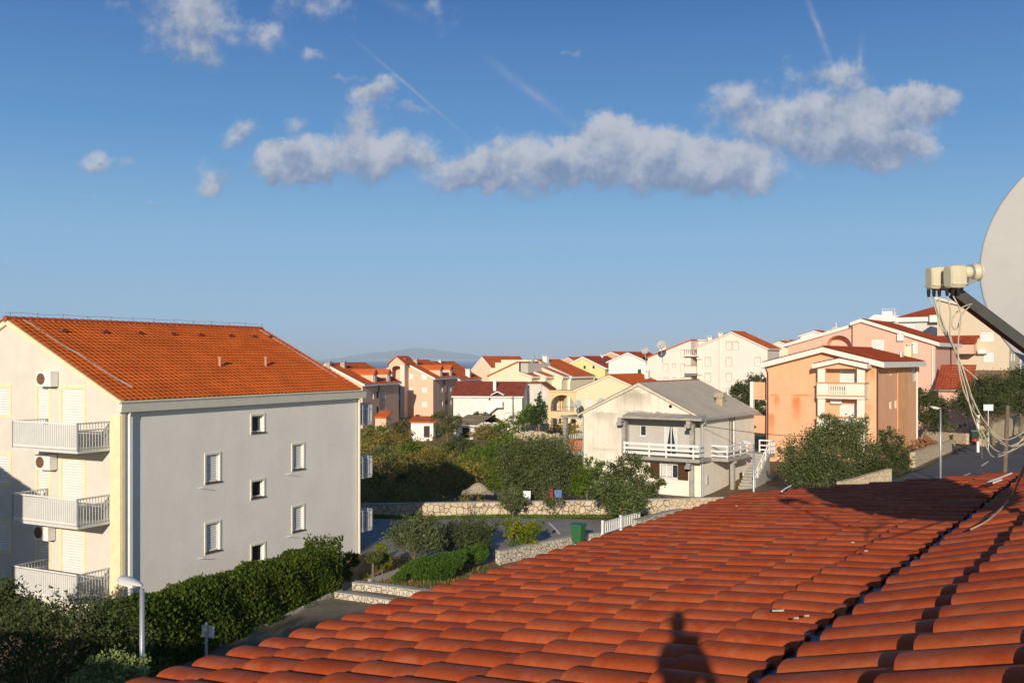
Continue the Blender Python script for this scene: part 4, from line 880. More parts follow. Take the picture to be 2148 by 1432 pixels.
    v = MB(); yy = h.sy(c6(1465, 0)[0]); v.fbox(*SD(), yy, yy + .32, h.z(c6(0, 1100)[1], 0, yy), h.z(c6(0, 1020)[1], 0, yy), 0, .08); v.build('meter_box', mat('dull_grey', (.45, .45, .43), .6, .1), h.root)
    # concrete veranda on the left side
    x0, y0 = -W - 2.4, .9
    zr_ = P(160, 480, .9)[1]; zf = P(160, 790, .9)[1]; zbr = P(160, 690, .9)[1]
    m = MB(); m.box(x0, -W, y0, y0 + 4.5, zf - .3, zf); m.box(x0 - .15, -W + .3, y0 - .2, y0 + 4.8, zr_ - .15, zr_)
    for x, y in ((x0 + .05, y0), (x0 + .05, y0 + 4.1), (-W - .32, y0)): m.box(x, x + .3, y, y + .3, zf + .004, zr_ - .154)
    m.box(x0 + .05, x0 + .3, y0, y0 + .3, zb, zf - .304); m.box(-W - .3, -W - .05, y0, y0 + .3, zb, zf - .304); m.box(x0, -W, y0 + 4.2, y0 + 4.5, zb, zf - .304)
    v = m.build('veranda', CONC, h.root)
    br = MB(); pts = [(x0 + .36, y0 + .06, zf + .01), (-W - .33, y0 + .06, zf + .01), (-W - .33, y0 + .06, zbr), (x0 + .36, y0 + .06, zbr)]; Lw = -W - x0 - .69
    br.poly(pts, ((0, 0), (Lw, 0), (Lw, zbr - zf), (0, zbr - zf))); br.poly([(a, y0 + .2, c) for a, _, c in pts], ((0, 0), (Lw, 0), (Lw, zbr - zf), (0, zbr - zf))); br.poly([pts[3], pts[2], (pts[2][0], y0 + .2, zbr), (pts[3][0], y0 + .2, zbr)], ((0, .02), (Lw, .02), (Lw, .2), (0, .2)))
    br.build('brick_parapet', mat('hollow_brick', (.46, .13, .055), .9, kind='brick', col2=(.36, .09, .04)), v)
    railing(v, [(x0 + .2, y0 + .15), (x0 + .2, y0 + 4.2), (-W - .2, y0 + 4.2)], zbr - .1, zbr + .35, WHITE, .3, .06)
    return h
stained_house()
W0, W1 = at(1478, 893, 71.6), at(1850, 908, 79.6); wm = MB(); wm.tube([W0.lerp(W1, k / 16) - Vector((0, 0, .5 * math.sin(math.pi * k / 16))) for k in range(17)], .022, 4); wo = wm.build('overhead_wire', mat('cable_black', (.03, .03, .03), .7, .1)); tag(wo, 'thin overhead wire sagging from the weathered house to the orange house', 'wire')

# ------------------------------------------------------------------ orange house
def orange_house():
    h = House('house', 'orange house with wide white eaves and a white balustrade balcony under its own small gable', 'house', 1838.6, 79, 34.2, 1.2)
    q = lambda x0, y0, x1, y1, k, col: (0, h.fx(c7(x0, 0)[0]), h.fx(c7(x1, 0)[0]), h.z(c7(0, y1)[1], h.fx(c7(x0, 0)[0]), 0), h.z(c7(0, y0)[1], h.fx(c7(x0, 0)[0]), 0), k, col)
    RU_ = (.60, .22, .06); STN = [q(255, 728, 345, 746, .8, RU_), q(405, 728, 600, 748, .95, RU_), q(285, 735, 345, 850, .75, RU_), q(415, 735, 510, 960, .95, RU_), q(240, 860, 310, 1075, .8, RU_), q(935, 545, 1000, 660, .9, RU_), q(1000, 540, 1050, 640, .7, RU_), q(940, 800, 1040, 900, .35, RU_)]
    OR = mat('orange_house_render', (.78, .425, .25), .88, .06, .7, .15, 40, streak=.22, scol=(.66, .28, .10), stains=STN)
    W, Ld = 9.17, 15.; e = h.z(764, 0, 0); xr = h.fx(1729.6); rz = h.z(737, xr, 0); el = h.z(768, -W, 0); zb = -2.
    R_ = lambda *a: c7(*a[:2]) + c7(*a[2:4])
    sd = [(h.srect(R_(1150, 780, 1166, 840)), 'sh'), (h.srect(R_(1190, 772, 1204, 834)), 'sh'), (h.srect(R_(1150, 530, 1165, 590)), 'sh'), (h.srect(R_(1322, 530, 1372, 632)), 'sh')]
    bx0, bx1 = h.fx(c7(612, 0)[0], -1.3), h.fx(c7(965, 0)[0], -1.3)
    rec = []
    lev = [h.z(c7(0, 760)[1], bx0, -1.3), h.z(c7(0, 1012)[1], bx0, -1.3)]     # slab undersides
    for lv in (lev[0] + .28, lev[1] + .28): rec.append((bx0 + 1.5, lv, bx0 + 3.6, lv + 2.05))
    m = MB(); m.wall(*FR(), [(-W, zb), (0, zb), (0, e), (xr, rz), (-W, el)], rec, .12); m.wall(*SD(), [(0, zb), (Ld, zb), (Ld, e), (0, e)], [q for q, _ in sd], .2)
    m.wall(Vector((0, Ld, 0)), XV, YV, [(-W, zb), (0, zb), (0, e), (xr, rz), (-W, el)]); m.wall(Vector((-W, 0, 0)), YV, -XV, [(0, zb), (Ld, zb), (Ld, el), (0, el)])
    m.build('wall', OR, h.root)
    for q in rec: window(h, FR(), q, 'sh')
    for q, st in sd: window(h, SD(), q, st, dep=.16)
    # roof: white boxed eaves under low tiles
    s = (rz - e) / (0 - xr); sl_ = (rz - el) / (xr + W); oe, og, ft = .75, .7, .46
    f = MB(); f.prism([(-W - .3, -og, el - sl_ * .3 + .36), (xr, -og, rz + .36), (oe, -og, e - s * oe + .36), (oe, -og, e - s * oe - .08), (xr, -og, rz - .06), (-W - .3, -og, el - sl_ * .3 - .08)], (0, Ld + og + .5, 0)); f.build('eaves', mat('white_eaves', (.76, .72, .65), .7, .06), h.root)
    r = MB()
    for x, z in ((oe - .1, e - s * (oe - .1)), (-W - .2, el - sl_ * .2)):
        uu = Vector((xr - x, 0, rz - z)); r.sheet(Vector((x, -og + .12, z + .38)), YV, uu, Ld + og + .3, uu.length, .3, .42, .05, .035, 4)
    r.tube([(xr, y, rz + .42) for y in np.linspace(-og + .1, Ld + .4, 10)], .11, 6)
    roof = r.build('roof', RED, h.root)
    yc = h.sy(c7(1240, 0)[0], -.7); c = MB()
    for dy in (-.28, .0, .28): c.tube([(-.7, yc + dy, e), (-.7, yc + dy, h.z(c7(0, 420)[1], -.7, yc))], .11, 8)
    c.build('flue_pipes', METAL, roof)
    chimney(h, roof, -.9, h.sy(c7(1293, 0)[0], -.9), e, h.z(c7(0, 345)[1], -.9, 4), .62, mat('cream_yellow_render', (.8, .7, .5)))
    # balcony stack with posts, parapets and a small gable roof
    WO = mat('cream_balcony', (.78, .72, .62), .8, .05, 2.); ORC = mat('orange_coping', (.62, .27, .12), .8, .08)
    yb = -1.3; x0, x1 = bx0, bx1; ztop = h.z(c7(0, 540)[1], x0, yb)
    pr = .32
    for i, lv in enumerate(lev):
        m = MB(); m.box(x0, x1, yb, -.004, lv, lv + .26); b = m.build('balcony', WO, h.root)
        hp = .98; xm0, xm1 = x0 + (x1 - x0) * .25, x0 + (x1 - x0) * .63
        p = MB(); p.box(x0, xm0, yb, yb + .16, lv + .264, lv + .26 + hp); p.box(xm1, x1, yb, yb + .16, lv + .264, lv + .26 + hp); p.box(xm0, xm1, yb, yb + .16, lv + .264, lv + .38); p.box(x1 - .16, x1, yb + .164, -.01, lv + .264, lv + .26 + hp); p.box(x0, x0 + .16, yb + .164, -.01, lv + .264, lv + .26 + hp); p.build('parapet', WO, b)
        c = MB(); c.box(x0 - .06, x1 + .06, yb - .06, yb + .22, lv + .264 + hp, lv + .36 + hp); c.box(x1 - .2, x1 + .06, yb + .224, -.01, lv + .264 + hp, lv + .36 + hp); c.box(x0 - .05, x1 + .05, yb - .05, yb - .002, lv + .2, lv + .3); c.build('coping', ORC, b)
        for k in range(8):
            x = xm0 + (xm1 - xm0) * (k + .5) / 8; q = MB(); q.tube([(x, yb + .08, lv + .38), (x, yb + .08, lv + .55), (x, yb + .08, lv + .8), (x, yb + .08, lv + 1.05), (x, yb + .08, lv + 1.24)], [.05, .09, .05, .08, .055], 8); q.build('baluster', WO, b)
    m = MB()
    for x in (x0 + .02, x1 - pr - .3): m.box(x, x + pr + .28, yb + .17, yb + .17 + pr, -1.5, ztop)
    m.build('balcony_post', WO, h.root)
    for lv in lev:
        q = MB(); q.box(x0 + .85, x0 + 1.75, -.4, -.02, lv + .26 + 2.1, lv + .26 + 2.55); q.build('air_conditioner', WHITE, h.root)
    xm = (x0 + x1) / 2; g = MB(); gz = h.z(c7(0, 478)[1], xm, yb) ; ez = h.z(c7(0, 520)[1], x0, yb)
    g.prism([(x0 - .3, yb - .35, ez + .15), (xm, yb - .35, gz + .15), (x1 + .3, yb - .35, ez + .15), (x1 + .3, yb - .35, ez - .22), (xm, yb - .35, gz - .2), (x0 - .3, yb - .35, ez - .22)], (0, 1.63, 0)); go = g.build('balcony_gable', mat('white_eaves', (.76, .72, .65)), h.root)
    w_ = MB(); w_.prism([(x0 + .02, yb + .1, ztop), (x1 - .02, yb + .1, ztop), (x1 - .02, yb + .1, ez - .2), (xm, yb + .1, gz - .18), (x0 + .02, yb + .1, ez - .2)], (0, .15, 0)); w_.build('gable_panel', OR, go)
    r = MB()
    for x in (x0 - .25, x1 + .25): uu = Vector((xm - x, 0, gz - ez)); r.sheet(Vector((x, yb - .25, ez + .17)), YV, uu, 2.6, uu.length, .3, .42, .05, .03, 4)
    r.build('gable_roof', RED, go)
    # left wing balconies
    lb = MB(); xl = h.fx(c7(120, 0)[0], 1.5)
    for a, b_ in ((640, 768), (885, 1015)):
        zt, zz = h.z(c7(0, a)[1], xl, 1.5), h.z(c7(0, b_)[1], xl, 1.5); lb.box(xl, -W - .004, 1.5, 5.5, zz, zz + .2); lb.box(xl + .3, -W - .004, 1.5, 1.7, zz + .204, zt); lb.box(xl, xl + .15, 1.7, 5.5, zz + .204, zt)
    wb = lb.build('side_balcony', OR, h.root)
    q = MB(); q.box(xl, xl + .3, 1.4, 1.75, zb, h.z(c7(0, 636)[1], xl, 1.5)); q.build('side_post', WHITE, wb)
    dp = MB(); dp.tube([(.1, -.1, zb), (.1, -.1, e - .2)], .06, 6); dp.build('downpipe', mat('brown_pipe', (.10, .035, .03), .5, .1), h.root)
    dp = MB(); dp.tube([(-W - .05, -.4, el + .1), (-W + .15, -.15, el - .6), (-W + .15, -.12, el - 1), (-W + .15, -.12, zb)], .06, 6); dp.build('downpipe', mat('brown_pipe', (.10, .035, .03)), h.root)
    dp = MB(); dp.box(.0, .1, Ld - .15, Ld + .05, zb, e - .1); dp.build('corner_strip', WHITE, h.root)
    ch = MB(); y0, y1 = h.sy(c7(1210, 0)[0]), h.sy(c7(1283, 0)[0]); ch.fbox(*SD(), y0, y1, zb, e - .05, .0, .05)
    ch.build('chimney_breast', mat('rusty_orange_render', (.76, .41, .20), .88, .10, .9, streak=.7, scol=(.56, .19, .05)), h.root)
    return h
orange_house()

# ------------------------------------------------------------------ pink house behind, and the blocks at the right edge
def pink_house():
    PK = mat('pink_house_render', (.76, .45, .34), .88, .05, .8, .1, 30)
    h = House('house', 'salmon pink house with stepped roofs and a large arch under its left eaves', 'house', 1962, 108, 34.2, 1.5)
    R_ = lambda *a: c7(*a[:2]) + c7(*a[2:4])
    xr = h.fx(1807.5); rz = h.z(674, xr, 0); e = h.z(721, 0, 0); xl = h.fx(c7(878, 0)[0]); zl_ = h.z(680, xl, 0); Ld = 13; zb = -2.
    fw = [(h.frect(R_(1018, 322, 1115, 414)), 'sh'), (h.frect(R_(1318, 340, 1364, 428)), 'sh'), (h.frect(R_(1322, 530, 1372, 632)), 'sh')]
    sw = [(h.srect(R_(1764, 372, 1776, 468)), 'sh'), (h.srect(R_(1786, 372, 1797, 468)), 'sh'), (h.srect(R_(1764, 534, 1776, 590)), 'sh'), (h.srect(R_(1786, 534, 1797, 590)), 'sh')]
    m = MB(); m.wall(*FR(), [(xl, zb), (0, zb), (0, e), (xr, rz), (xl, zl_)], [q for q, _ in fw]); m.wall(*SD(), [(0, zb), (Ld, zb), (Ld, e), (0, e)], [q for q, _ in sw if q[2] < Ld]); m.wall(Vector((xl, 0, 0)), YV, -XV, [(0, zb), (Ld, zb), (Ld, zl_), (0, zl_)]); m.build('wall', PK, h.root)
    for q, st in fw: window(h, FR(), q, st)
    for q, st in sw:
        if q[2] < Ld: window(h, SD(), q, st)
    s = (rz - e) / (-xr); oe, og = .5, .4; EW = mat('white_eaves', (.76, .72, .65))
    sl_ = (rz - zl_) / (xr - xl)
    f = MB(); f.prism([(xl - .2, -og, zl_ - .1 + .3), (xr, -og, rz + .3), (oe, -og, e - s * oe + .3), (oe, -og, e - s * oe - .12), (xr, -og, rz - .08), (xl - .2, -og, zl_ - .16)], (0, Ld + .8, 0)); f.build('eaves', EW, h.root)
    r = MB(); uu = Vector((xr - oe, 0, rz - e + s * oe)); r.sheet(Vector((oe, -og + .1, e - s * oe + .32)), YV, uu, Ld + .6, uu.length, .35, .45, .05, .035, 3); roof = r.build('roof', RED, h.root)
    # lower left part with the arch, set back a little
    y = .8; x0, x1 = h.fx(c7(655, 0)[0], y), xl; z0, z1 = h.z(c7(0, 300)[1], x0, y), h.z(c7(0, 232)[1], x1, y)
    ax0, ax1 = h.fx(c7(685, 0)[0], y), h.fx(c7(868, 0)[0], y); az = h.z(c7(0, 372)[1], ax0, y); at_ = h.z(c7(0, 295)[1], ax0, y)
    hole = [(ax0, az - 1.2), (ax1, az - 1.2), (ax1, az)] + [((ax0 + ax1) / 2 + (ax1 - ax0) / 2 * math.cos(t), az + (at_ - az) * math.sin(t)) for t in np.linspace(.15, math.pi - .15, 11)] + [(ax0, az)]
    m = MB(); polys = [[Vector((u, z, 0)) for u, z in [(x0, zb), (x1, zb), (x1, z1), (x0, z0)]], [Vector((u, z, 0)) for u, z in hole]]; flat = [q for p in polys for q in p]
    i = len(m.v); m.v += [(q.x, y, q.y) for q in flat]
    for tr in tessellate_polygon(polys): m.f.append(tuple(i + k for k in tr))
    for a, b in zip(hole, hole[1:] + hole[:1]): m.poly([(a[0], y, a[1]), (b[0], y, b[1]), (b[0], y + 1.6, b[1]), (a[0], y + 1.6, a[1])])
    m.box(x0 + .05, x1, y + 1.62, y + 1.8, zb, z1 - .3)
    w2 = m.build('arched_wing', PK, h.root)
    d = MB(); d.box(ax0 + 2.6, ax1 - .05, y + 1.5, y + 1.6, az - 1.2, az + 1.1); d.build('wing_shutter', SHUT, w2)
    sL = (z1 - z0) / (x1 - x0); xo = h.fx(c7(360, 0)[0], y); zo = z0 - sL * (x0 - xo)
    f = MB(); f.prism([(xo, y - .3, zo), (x1, y - .3, z1), (x1, y - .3, z1 + .38), (xo, y - .3, zo + .38)], (0, 9, 0)); f.build('wing_eaves', EW, w2)
    m = MB(); m.prism([(xo + .6, y + .1, zb), (x0, y + .1, zb), (x0, y + .1, z0 - .02), (xo + .6, y + .1, zo + sL * .6 - .02)], (0, 6, 0)); m.build('left_wall', PK, w2)
    # dormer gable and porch roof on the right
    yy = h.sy(2047, .1) ; ez = h.z(c7(0, 352)[1], .1, yy - 1.6); gz = h.z(c7(0, 300)[1], .1, yy)
    g = MB(); g.prism([(.1, yy - 1.7, e - 1), (.1, yy + 1.7, e - 1), (.1, yy + 1.7, ez), (.1, yy, gz), (.1, yy - 1.7, ez)], (-5, 0, 0)) ; go = g.build('dormer', PK, h.root)
    r = MB()
    for sg in (-1, 1): uu = Vector((0, -sg * 2.1, gz - ez + .2)); r.sheet(Vector((-5.2, yy + sg * 2.1, ez - .1)), XV, uu, 5.7, uu.length, .35, .45, .05, .03, 3)
    r.build('dormer_roof', RED, go)
    px0, px1 = h.fx(c7(1490, 0)[0], -3.2), h.fx(c7(1700, 0)[0], -3.2) + .8; z0p, z1p = h.z(c7(0, 695)[1], px0, -3.2), h.z(c7(0, 512)[1], px0 + 1, 0)
    m = MB(); m.box(px0 + .3, px1 - .3, -3.0, -.05, zb, z0p - .1); po = m.build('porch', PK, h.root)
    r = MB(); uu = Vector((0, 3.4, z1p - z0p)); r.sheet(Vector((px0, -3.4, z0p)), XV, uu, px1 - px0, uu.length, .3, .42, .05, .035, 4)
    r.build('porch_roof', RED, po)
    g = MB(); g.box(px0 - .05, px1 + .05, -3.48, -3.36, z0p - .12, z0p - .01); g.build('gutter', ZINC, po)
    ac = MB(); x = h.fx(c7(1237, 0)[0]); ac.box(x - .35, x + .35, -.4, -.01, h.z(c7(0, 335)[1], x, 0), h.z(c7(0, 285)[1], x, 0)); ac.build('air_conditioner', WHITE, h.root)
    for xp in (c7(1478, 0)[0] - 2, c7(1600, 0)[0]):
        if xp < 1962: x = h.fx(xp); d = MB(); d.tube([(x, -.1, zb), (x, -.1, e - .3)], .07, 6); d.build('downpipe', WHITE, h.root)
    sy_ = h.sy(c7(1600, 0)[0]); d = MB(); d.tube([(.1, sy_, zb + 4), (.1, sy_, e - .2)], .07, 6); d.build('downpipe', mat('brown_pipe', (.1, .035, .03)), h.root)
    return h
pink_house()
def hip_house():
    h = House('apartment_building', 'white and grey block with a hipped red roof behind the pink house', 'apartment building', 2054, 150, 34.2, 5.)
    R_ = lambda *a: c7(*a[:2]) + c7(*a[2:4])
    W = -h.fx(c7(1218, 0)[0]); e = h.z(664, -W / 2, 0); xa = h.fx(1970, 5); rz = h.z(641, xa, 5); Ld = 9; zb = -6
    GW = mat('grey_white_render', (.66, .62, .58), .85, .05)
    wins = [(h.frect(R_(1272, 195, 1345, 255)), 'sh'), (h.frect(R_(1505, 195, 1600, 262)), 'sh'), (h.frect(R_(1618, 195, 1700, 262)), 'sh')]
    m = MB(); m.wall(*FR(), [(-W, zb), (0, zb), (0, e), (-W, e)], [q for q, _ in wins]); m.wall(*SD(), [(0, zb), (Ld, zb), (Ld, e), (0, e)]); m.wall(Vector((-W, 0, 0)), YV, -XV, [(0, zb), (Ld, zb), (Ld, e), (0, e)]); m.build('wall', GW, h.root)
    for q, st in wins: window(h, FR(), q, st)
    f = MB(); f.box(-W - .4, .5, -.6, Ld + .4, e - .75, e - .02); f.box(h.fx(c7(1450, 0)[0], -1.2), 1.2, -1.4, -.604, e - .9, e + .2); f.build('eaves', WHITE, h.root)
    r = MB(); pk0, pk1 = (xa - .1, Ld * .5, rz), (xa + .1, Ld * .5, rz); c = [(-W - .4, -.6, e), (.5, -.6, e), (.5, Ld + .4, e), (-W - .4, Ld + .4, e)]
    for a, b in zip(c, c[1:] + c[:1]): L_ = (Vector(a) - Vector(b)).length; r.poly([a, b, pk0], ((0, 0), (L_, 0), (L_ / 2, 6)))
    r.build('roof', RED, h.root)
    b = MB(); z0, z1 = h.z(c7(0, 290)[1], 0, -1.5), h.z(c7(0, 262)[1], 0, -1.5); x0 = h.fx(c7(1450, 0)[0], -1.5); b.box(x0, .6, -1.5, 0, z0 - .15, z0); b.box(x0, .6, -1.5, -1.35, z0 + .004, z1); bo = b.build('balcony', WHITE, h.root)
    railing(bo, [(x0, -1.42), (.6, -1.42)], z1, z1 + .5, METAL, None)
    h2 = House('house', 'flat-roofed white house on the skyline with a small roof structure', 'house', 1886, 165, 34.2, 5.)
    W = -h2.fx(1820); zt = h2.z(663, 0, 0); m = MB(); m.box(-W, 0, 0, 8, -6, zt - .9); w = m.build('wall', GW, h2.root)
    f = MB(); f.prism([(-W - .5, -.5, zt - .9), (.3, -.5, zt - .9), (.3, -.5, zt), (-W * .72, -.5, zt + .35), (-W * .78, -.5, zt + .3)], (0, 9, 0)); f.build('roof', WHITE, h2.root)
    f = MB(); f.box(-W * .62, -W * .3, 2, 5, zt, zt + 1.); railing(f and h2.root, [(-W * .6, 1.5), (-W * .2, 1.5)], zt + .3, zt + 1.4, WHITE, .5); f.build('roof_structure', WHITE, h2.root)
hip_house()
def beige_block():
    h = House('apartment_building', 'beige block with white shutters and a brown base behind the dark olives', 'apartment building', 2117, 128, 34.2, 4.)
    R_ = lambda *a: c7(*a[:2]) + c7(*a[2:4])
    BG = mat('beige_render', (.62, .53, .40), .88, .05); W = -h.fx(1966); e = h.z(668, 0, 0); zl_ = h.z(627, -W, 0); Ld = 11; zb = -4
    fw = [h.frect(R_(1828, 268, 1928, 338)), h.frect(R_(1852, 420, 1928, 490))]; sw = [h.srect(R_(2050, 425, 2060, 485)), h.srect(R_(2070, 425, 2080, 485))]
    zbase = h.z(c7(0, 552)[1], 0, 0)
    m = MB(); m.wall(*FR(), [(-W, zbase), (0, zbase), (0, e), (-W, zl_)], fw); m.wall(*SD(), [(0, zbase), (Ld, zbase), (Ld, e), (0, e)], sw); m.build('wall', BG, h.root)
    for q in fw: window(h, FR(), q, 'sh')
    for q in sw: window(h, SD(), q, 'sh')
    m = MB(); m.box(-W, 0, .03, Ld, zb, zbase); m.build('base_wall', mat('brown_base', (.20, .12, .08), .9, .1), h.root)
    f = MB(); f.prism([(-W - .3, -.4, zl_), (.6, -.4, e - .15), (.6, -.4, e + .15), (-W - .3, -.4, zl_ + .35)], (0, Ld + .6, 0)); f.build('roof', mat('cream_roof_slab', (.72, .62, .5), .85, .05), h.root)
    b = MB(); x0, x1 = h.fx(c7(1805, 0)[0], -1), h.fx(c7(1868, 0)[0], -1); z = h.z(c7(0, 430)[1], x0, -1); b.box(x0, x1, -1, 0, z, z + .5); b.build('ledge', WHITE, h.root)
    d = MB(); d.tube([(.08, Ld - .1, zb), (.08, Ld - .1, e - .2)], .1, 6); d.build('downpipe', WHITE, h.root)
beige_block()
# low sheds in the scrub
def sheds():
    WS = mat('whitewash', (.80, .78, .74), .85, .06, 1.)
    a, b, d = at(862, 0, 150).x, at(909, 0, 150).x, 150; zt, zb = zat(886, d), zat(930, d)
    root = thing('shed', 'white shed with a red roof edge and a dark door in the scrub', 'shed', (a, d, zb), 0)
    H = zt - zb; dx0, dx1 = at(889, 0, d).x - a, at(901.5, 0, d).x - a; dz0, dz1 = zat(917, d) - zb, zat(893, d) - zb
    m = MB(); m.wall(*FR(), [(0, -2), (b - a, -2), (b - a, H), (0, H)], [(dx0, dz0, dx1, dz1)]); m.box(0, b - a, .3, 4, -2, H - .01); m.build('wall', WS, root)
    q = MB(); q.fbox(*FR(), dx0, dx1, dz0, dz1, -.14, -.1); q.build('door', mat('dark_door', (.05, .02, .018), .6, .3), root)
    r = MB(); r.prism([(-.2, -.35, H + .02), (-.2, -.35, H + .2), (-.2, 4.3, H + .75), (-.2, 4.3, H + .5)], (b - a + .6, 0, 0)); r.build('roof', FAR_OR, root)
    a, d = at(960, 0, 146).x, 146.; c = at(996, 0, 146).x; zt, zb = zat(893, d), zat(925, d); root = thing('shed', 'low whitewashed shed with a brown sloping roof and a black opening', 'shed', (c, d, zb), 34.2)
    H = zt - zb; m = MB(); ox0, ox1 = -2.4, -1.1
    m.wall(*FR(), [(-3.6, -2), (0, -2), (0, H), (-3.6, H)], [(ox0, .4, ox1, H - .35)]); m.wall(*SD(), [(0, -2), (6, -2), (6, H), (0, H)], [(3.3, .5, 4.1, H - .25)]); m.build('wall', WS, root)
    q = MB(); q.fbox(*FR(), ox0, ox1, .4, H - .35, -.2, -.15); q.build('opening', DARK, root); q = MB(); q.fbox(*SD(), 3.3, 4.1, .5, H - .25, -.2, -.15); q.build('opening', DARK, root)
    r = MB(); r.sheet(Vector((-4, -.6, H + .1)), XV, Vector((0, 4.2, 1.3)), 4.9, 4.4, .4, 2, .03, .02, 3); r.poly([(-4, 7, H + .1), (.9, 7, H + .1), (.9, 3.5, H + 1.35), (-4, 3.5, H + 1.35)]); r.build('roof', mat('brown_sheet_roof', (.24, .17, .11), .9, .15, 1.), root)
    f = MB(); f.box(-4, .9, -.65, -.62, H - .1, H + .1); f.box(.9, .95, -.6, 6.9, H - .15, H + .1); f.build('fascia', WHITE, root)
    p = MB(); p.box(.75, .9, 6.2, 6.4, -2, H - .1); p.build('post', WHITE, root)
    c = at(690 + 102, 0, 155); root = thing('shed', 'tiny pink lean-to with an orange roof at the foot of the salmon apartment', 'shed', (at(787, 0, 155).x, 155, zat(893, 155)), 15)
    m = MB(); m.box(0, 1.9, 0, 2, -2, 1.3); m.build('wall', PINK, root); r = MB(); r.prism([(-.1, -.3, 1.3), (2.1, -.3, 1.3), (2.1, 2.2, 2.2), (-.1, 2.2, 2.2)], (0, 0, .16)); r.build('roof', FAR_OR, root)
sheds()

# ------------------------------------------------------------------ our own roof: shallow lower slope, metal break, steeper upper slope
RO = Vector((-1.6375, 4.666, CZ - 1.475)); TH = math.radians(8.7); TW, TL = .205, .356
RU = RV * math.cos(TH) + Vector((0, 0, math.sin(TH))); RN = EV.cross(RU); RN = RN if RN.z > 0 else -RN
UB = 2.80                                            # distance from eave to the break
TH2 = math.radians(19.0); RU2 = RV * math.cos(TH2) + Vector((0, 0, math.sin(TH2))); RN2 = EV.cross(RU2); RN2 = RN2 if RN2.z > 0 else -RN2
RO2 = RO + RU * (UB + .195) + RN * .010
NT = mat('clay_barrel_tile', (.33, .066, .023), .5, kind='nearTile', spec=.15)
def clay_tile(mb, o, e, u, n, L, w0, w1, hgt, lift, rng):
    """one barrel tile: o lower-end centre, e across, u up the slope; wide at the lower end, lifted there over the next tile"""
    K = 11; th = .013; i = len(mb.v); tw = rng.gauss(0, .004)
    for (s, w, l) in ((0, w0, lift), (L * .5, (w0 + w1) / 2, lift * .5), (L, w1, 0)):
        for d in (0, th):
            for k in range(K):
                a = math.pi * k / (K - 1); x = -math.copysign(abs(math.cos(a)) ** .82, math.cos(a)); z = max(0., math.sin(a)) ** .66
                p = o + e * (x * (w / 2 - d) + tw * s / L) + u * s + n * (l + z * (hgt - d) * (w / w0)); mb.v.append((p.x, p.y, p.z))
    for r in range(2):
        b = i + r * 2 * K
        for k in range(K - 1):
            mb.f.append((b + k, b + k + 1, b + 2 * K + k + 1, b + 2 * K + k)); mb.f.append((b + K + k + 1, b + K + k, b + 3 * K + k, b + 3 * K + k + 1))
        for k in (0, K - 1): mb.f.append((b + k, b + 2 * K + k, b + 3 * K + k, b + K + k))
    for b in (i, i + 4 * K):
        for k in range(K - 1): mb.f.append((b + k, b + K + k, b + K + k + 1, b + k + 1))
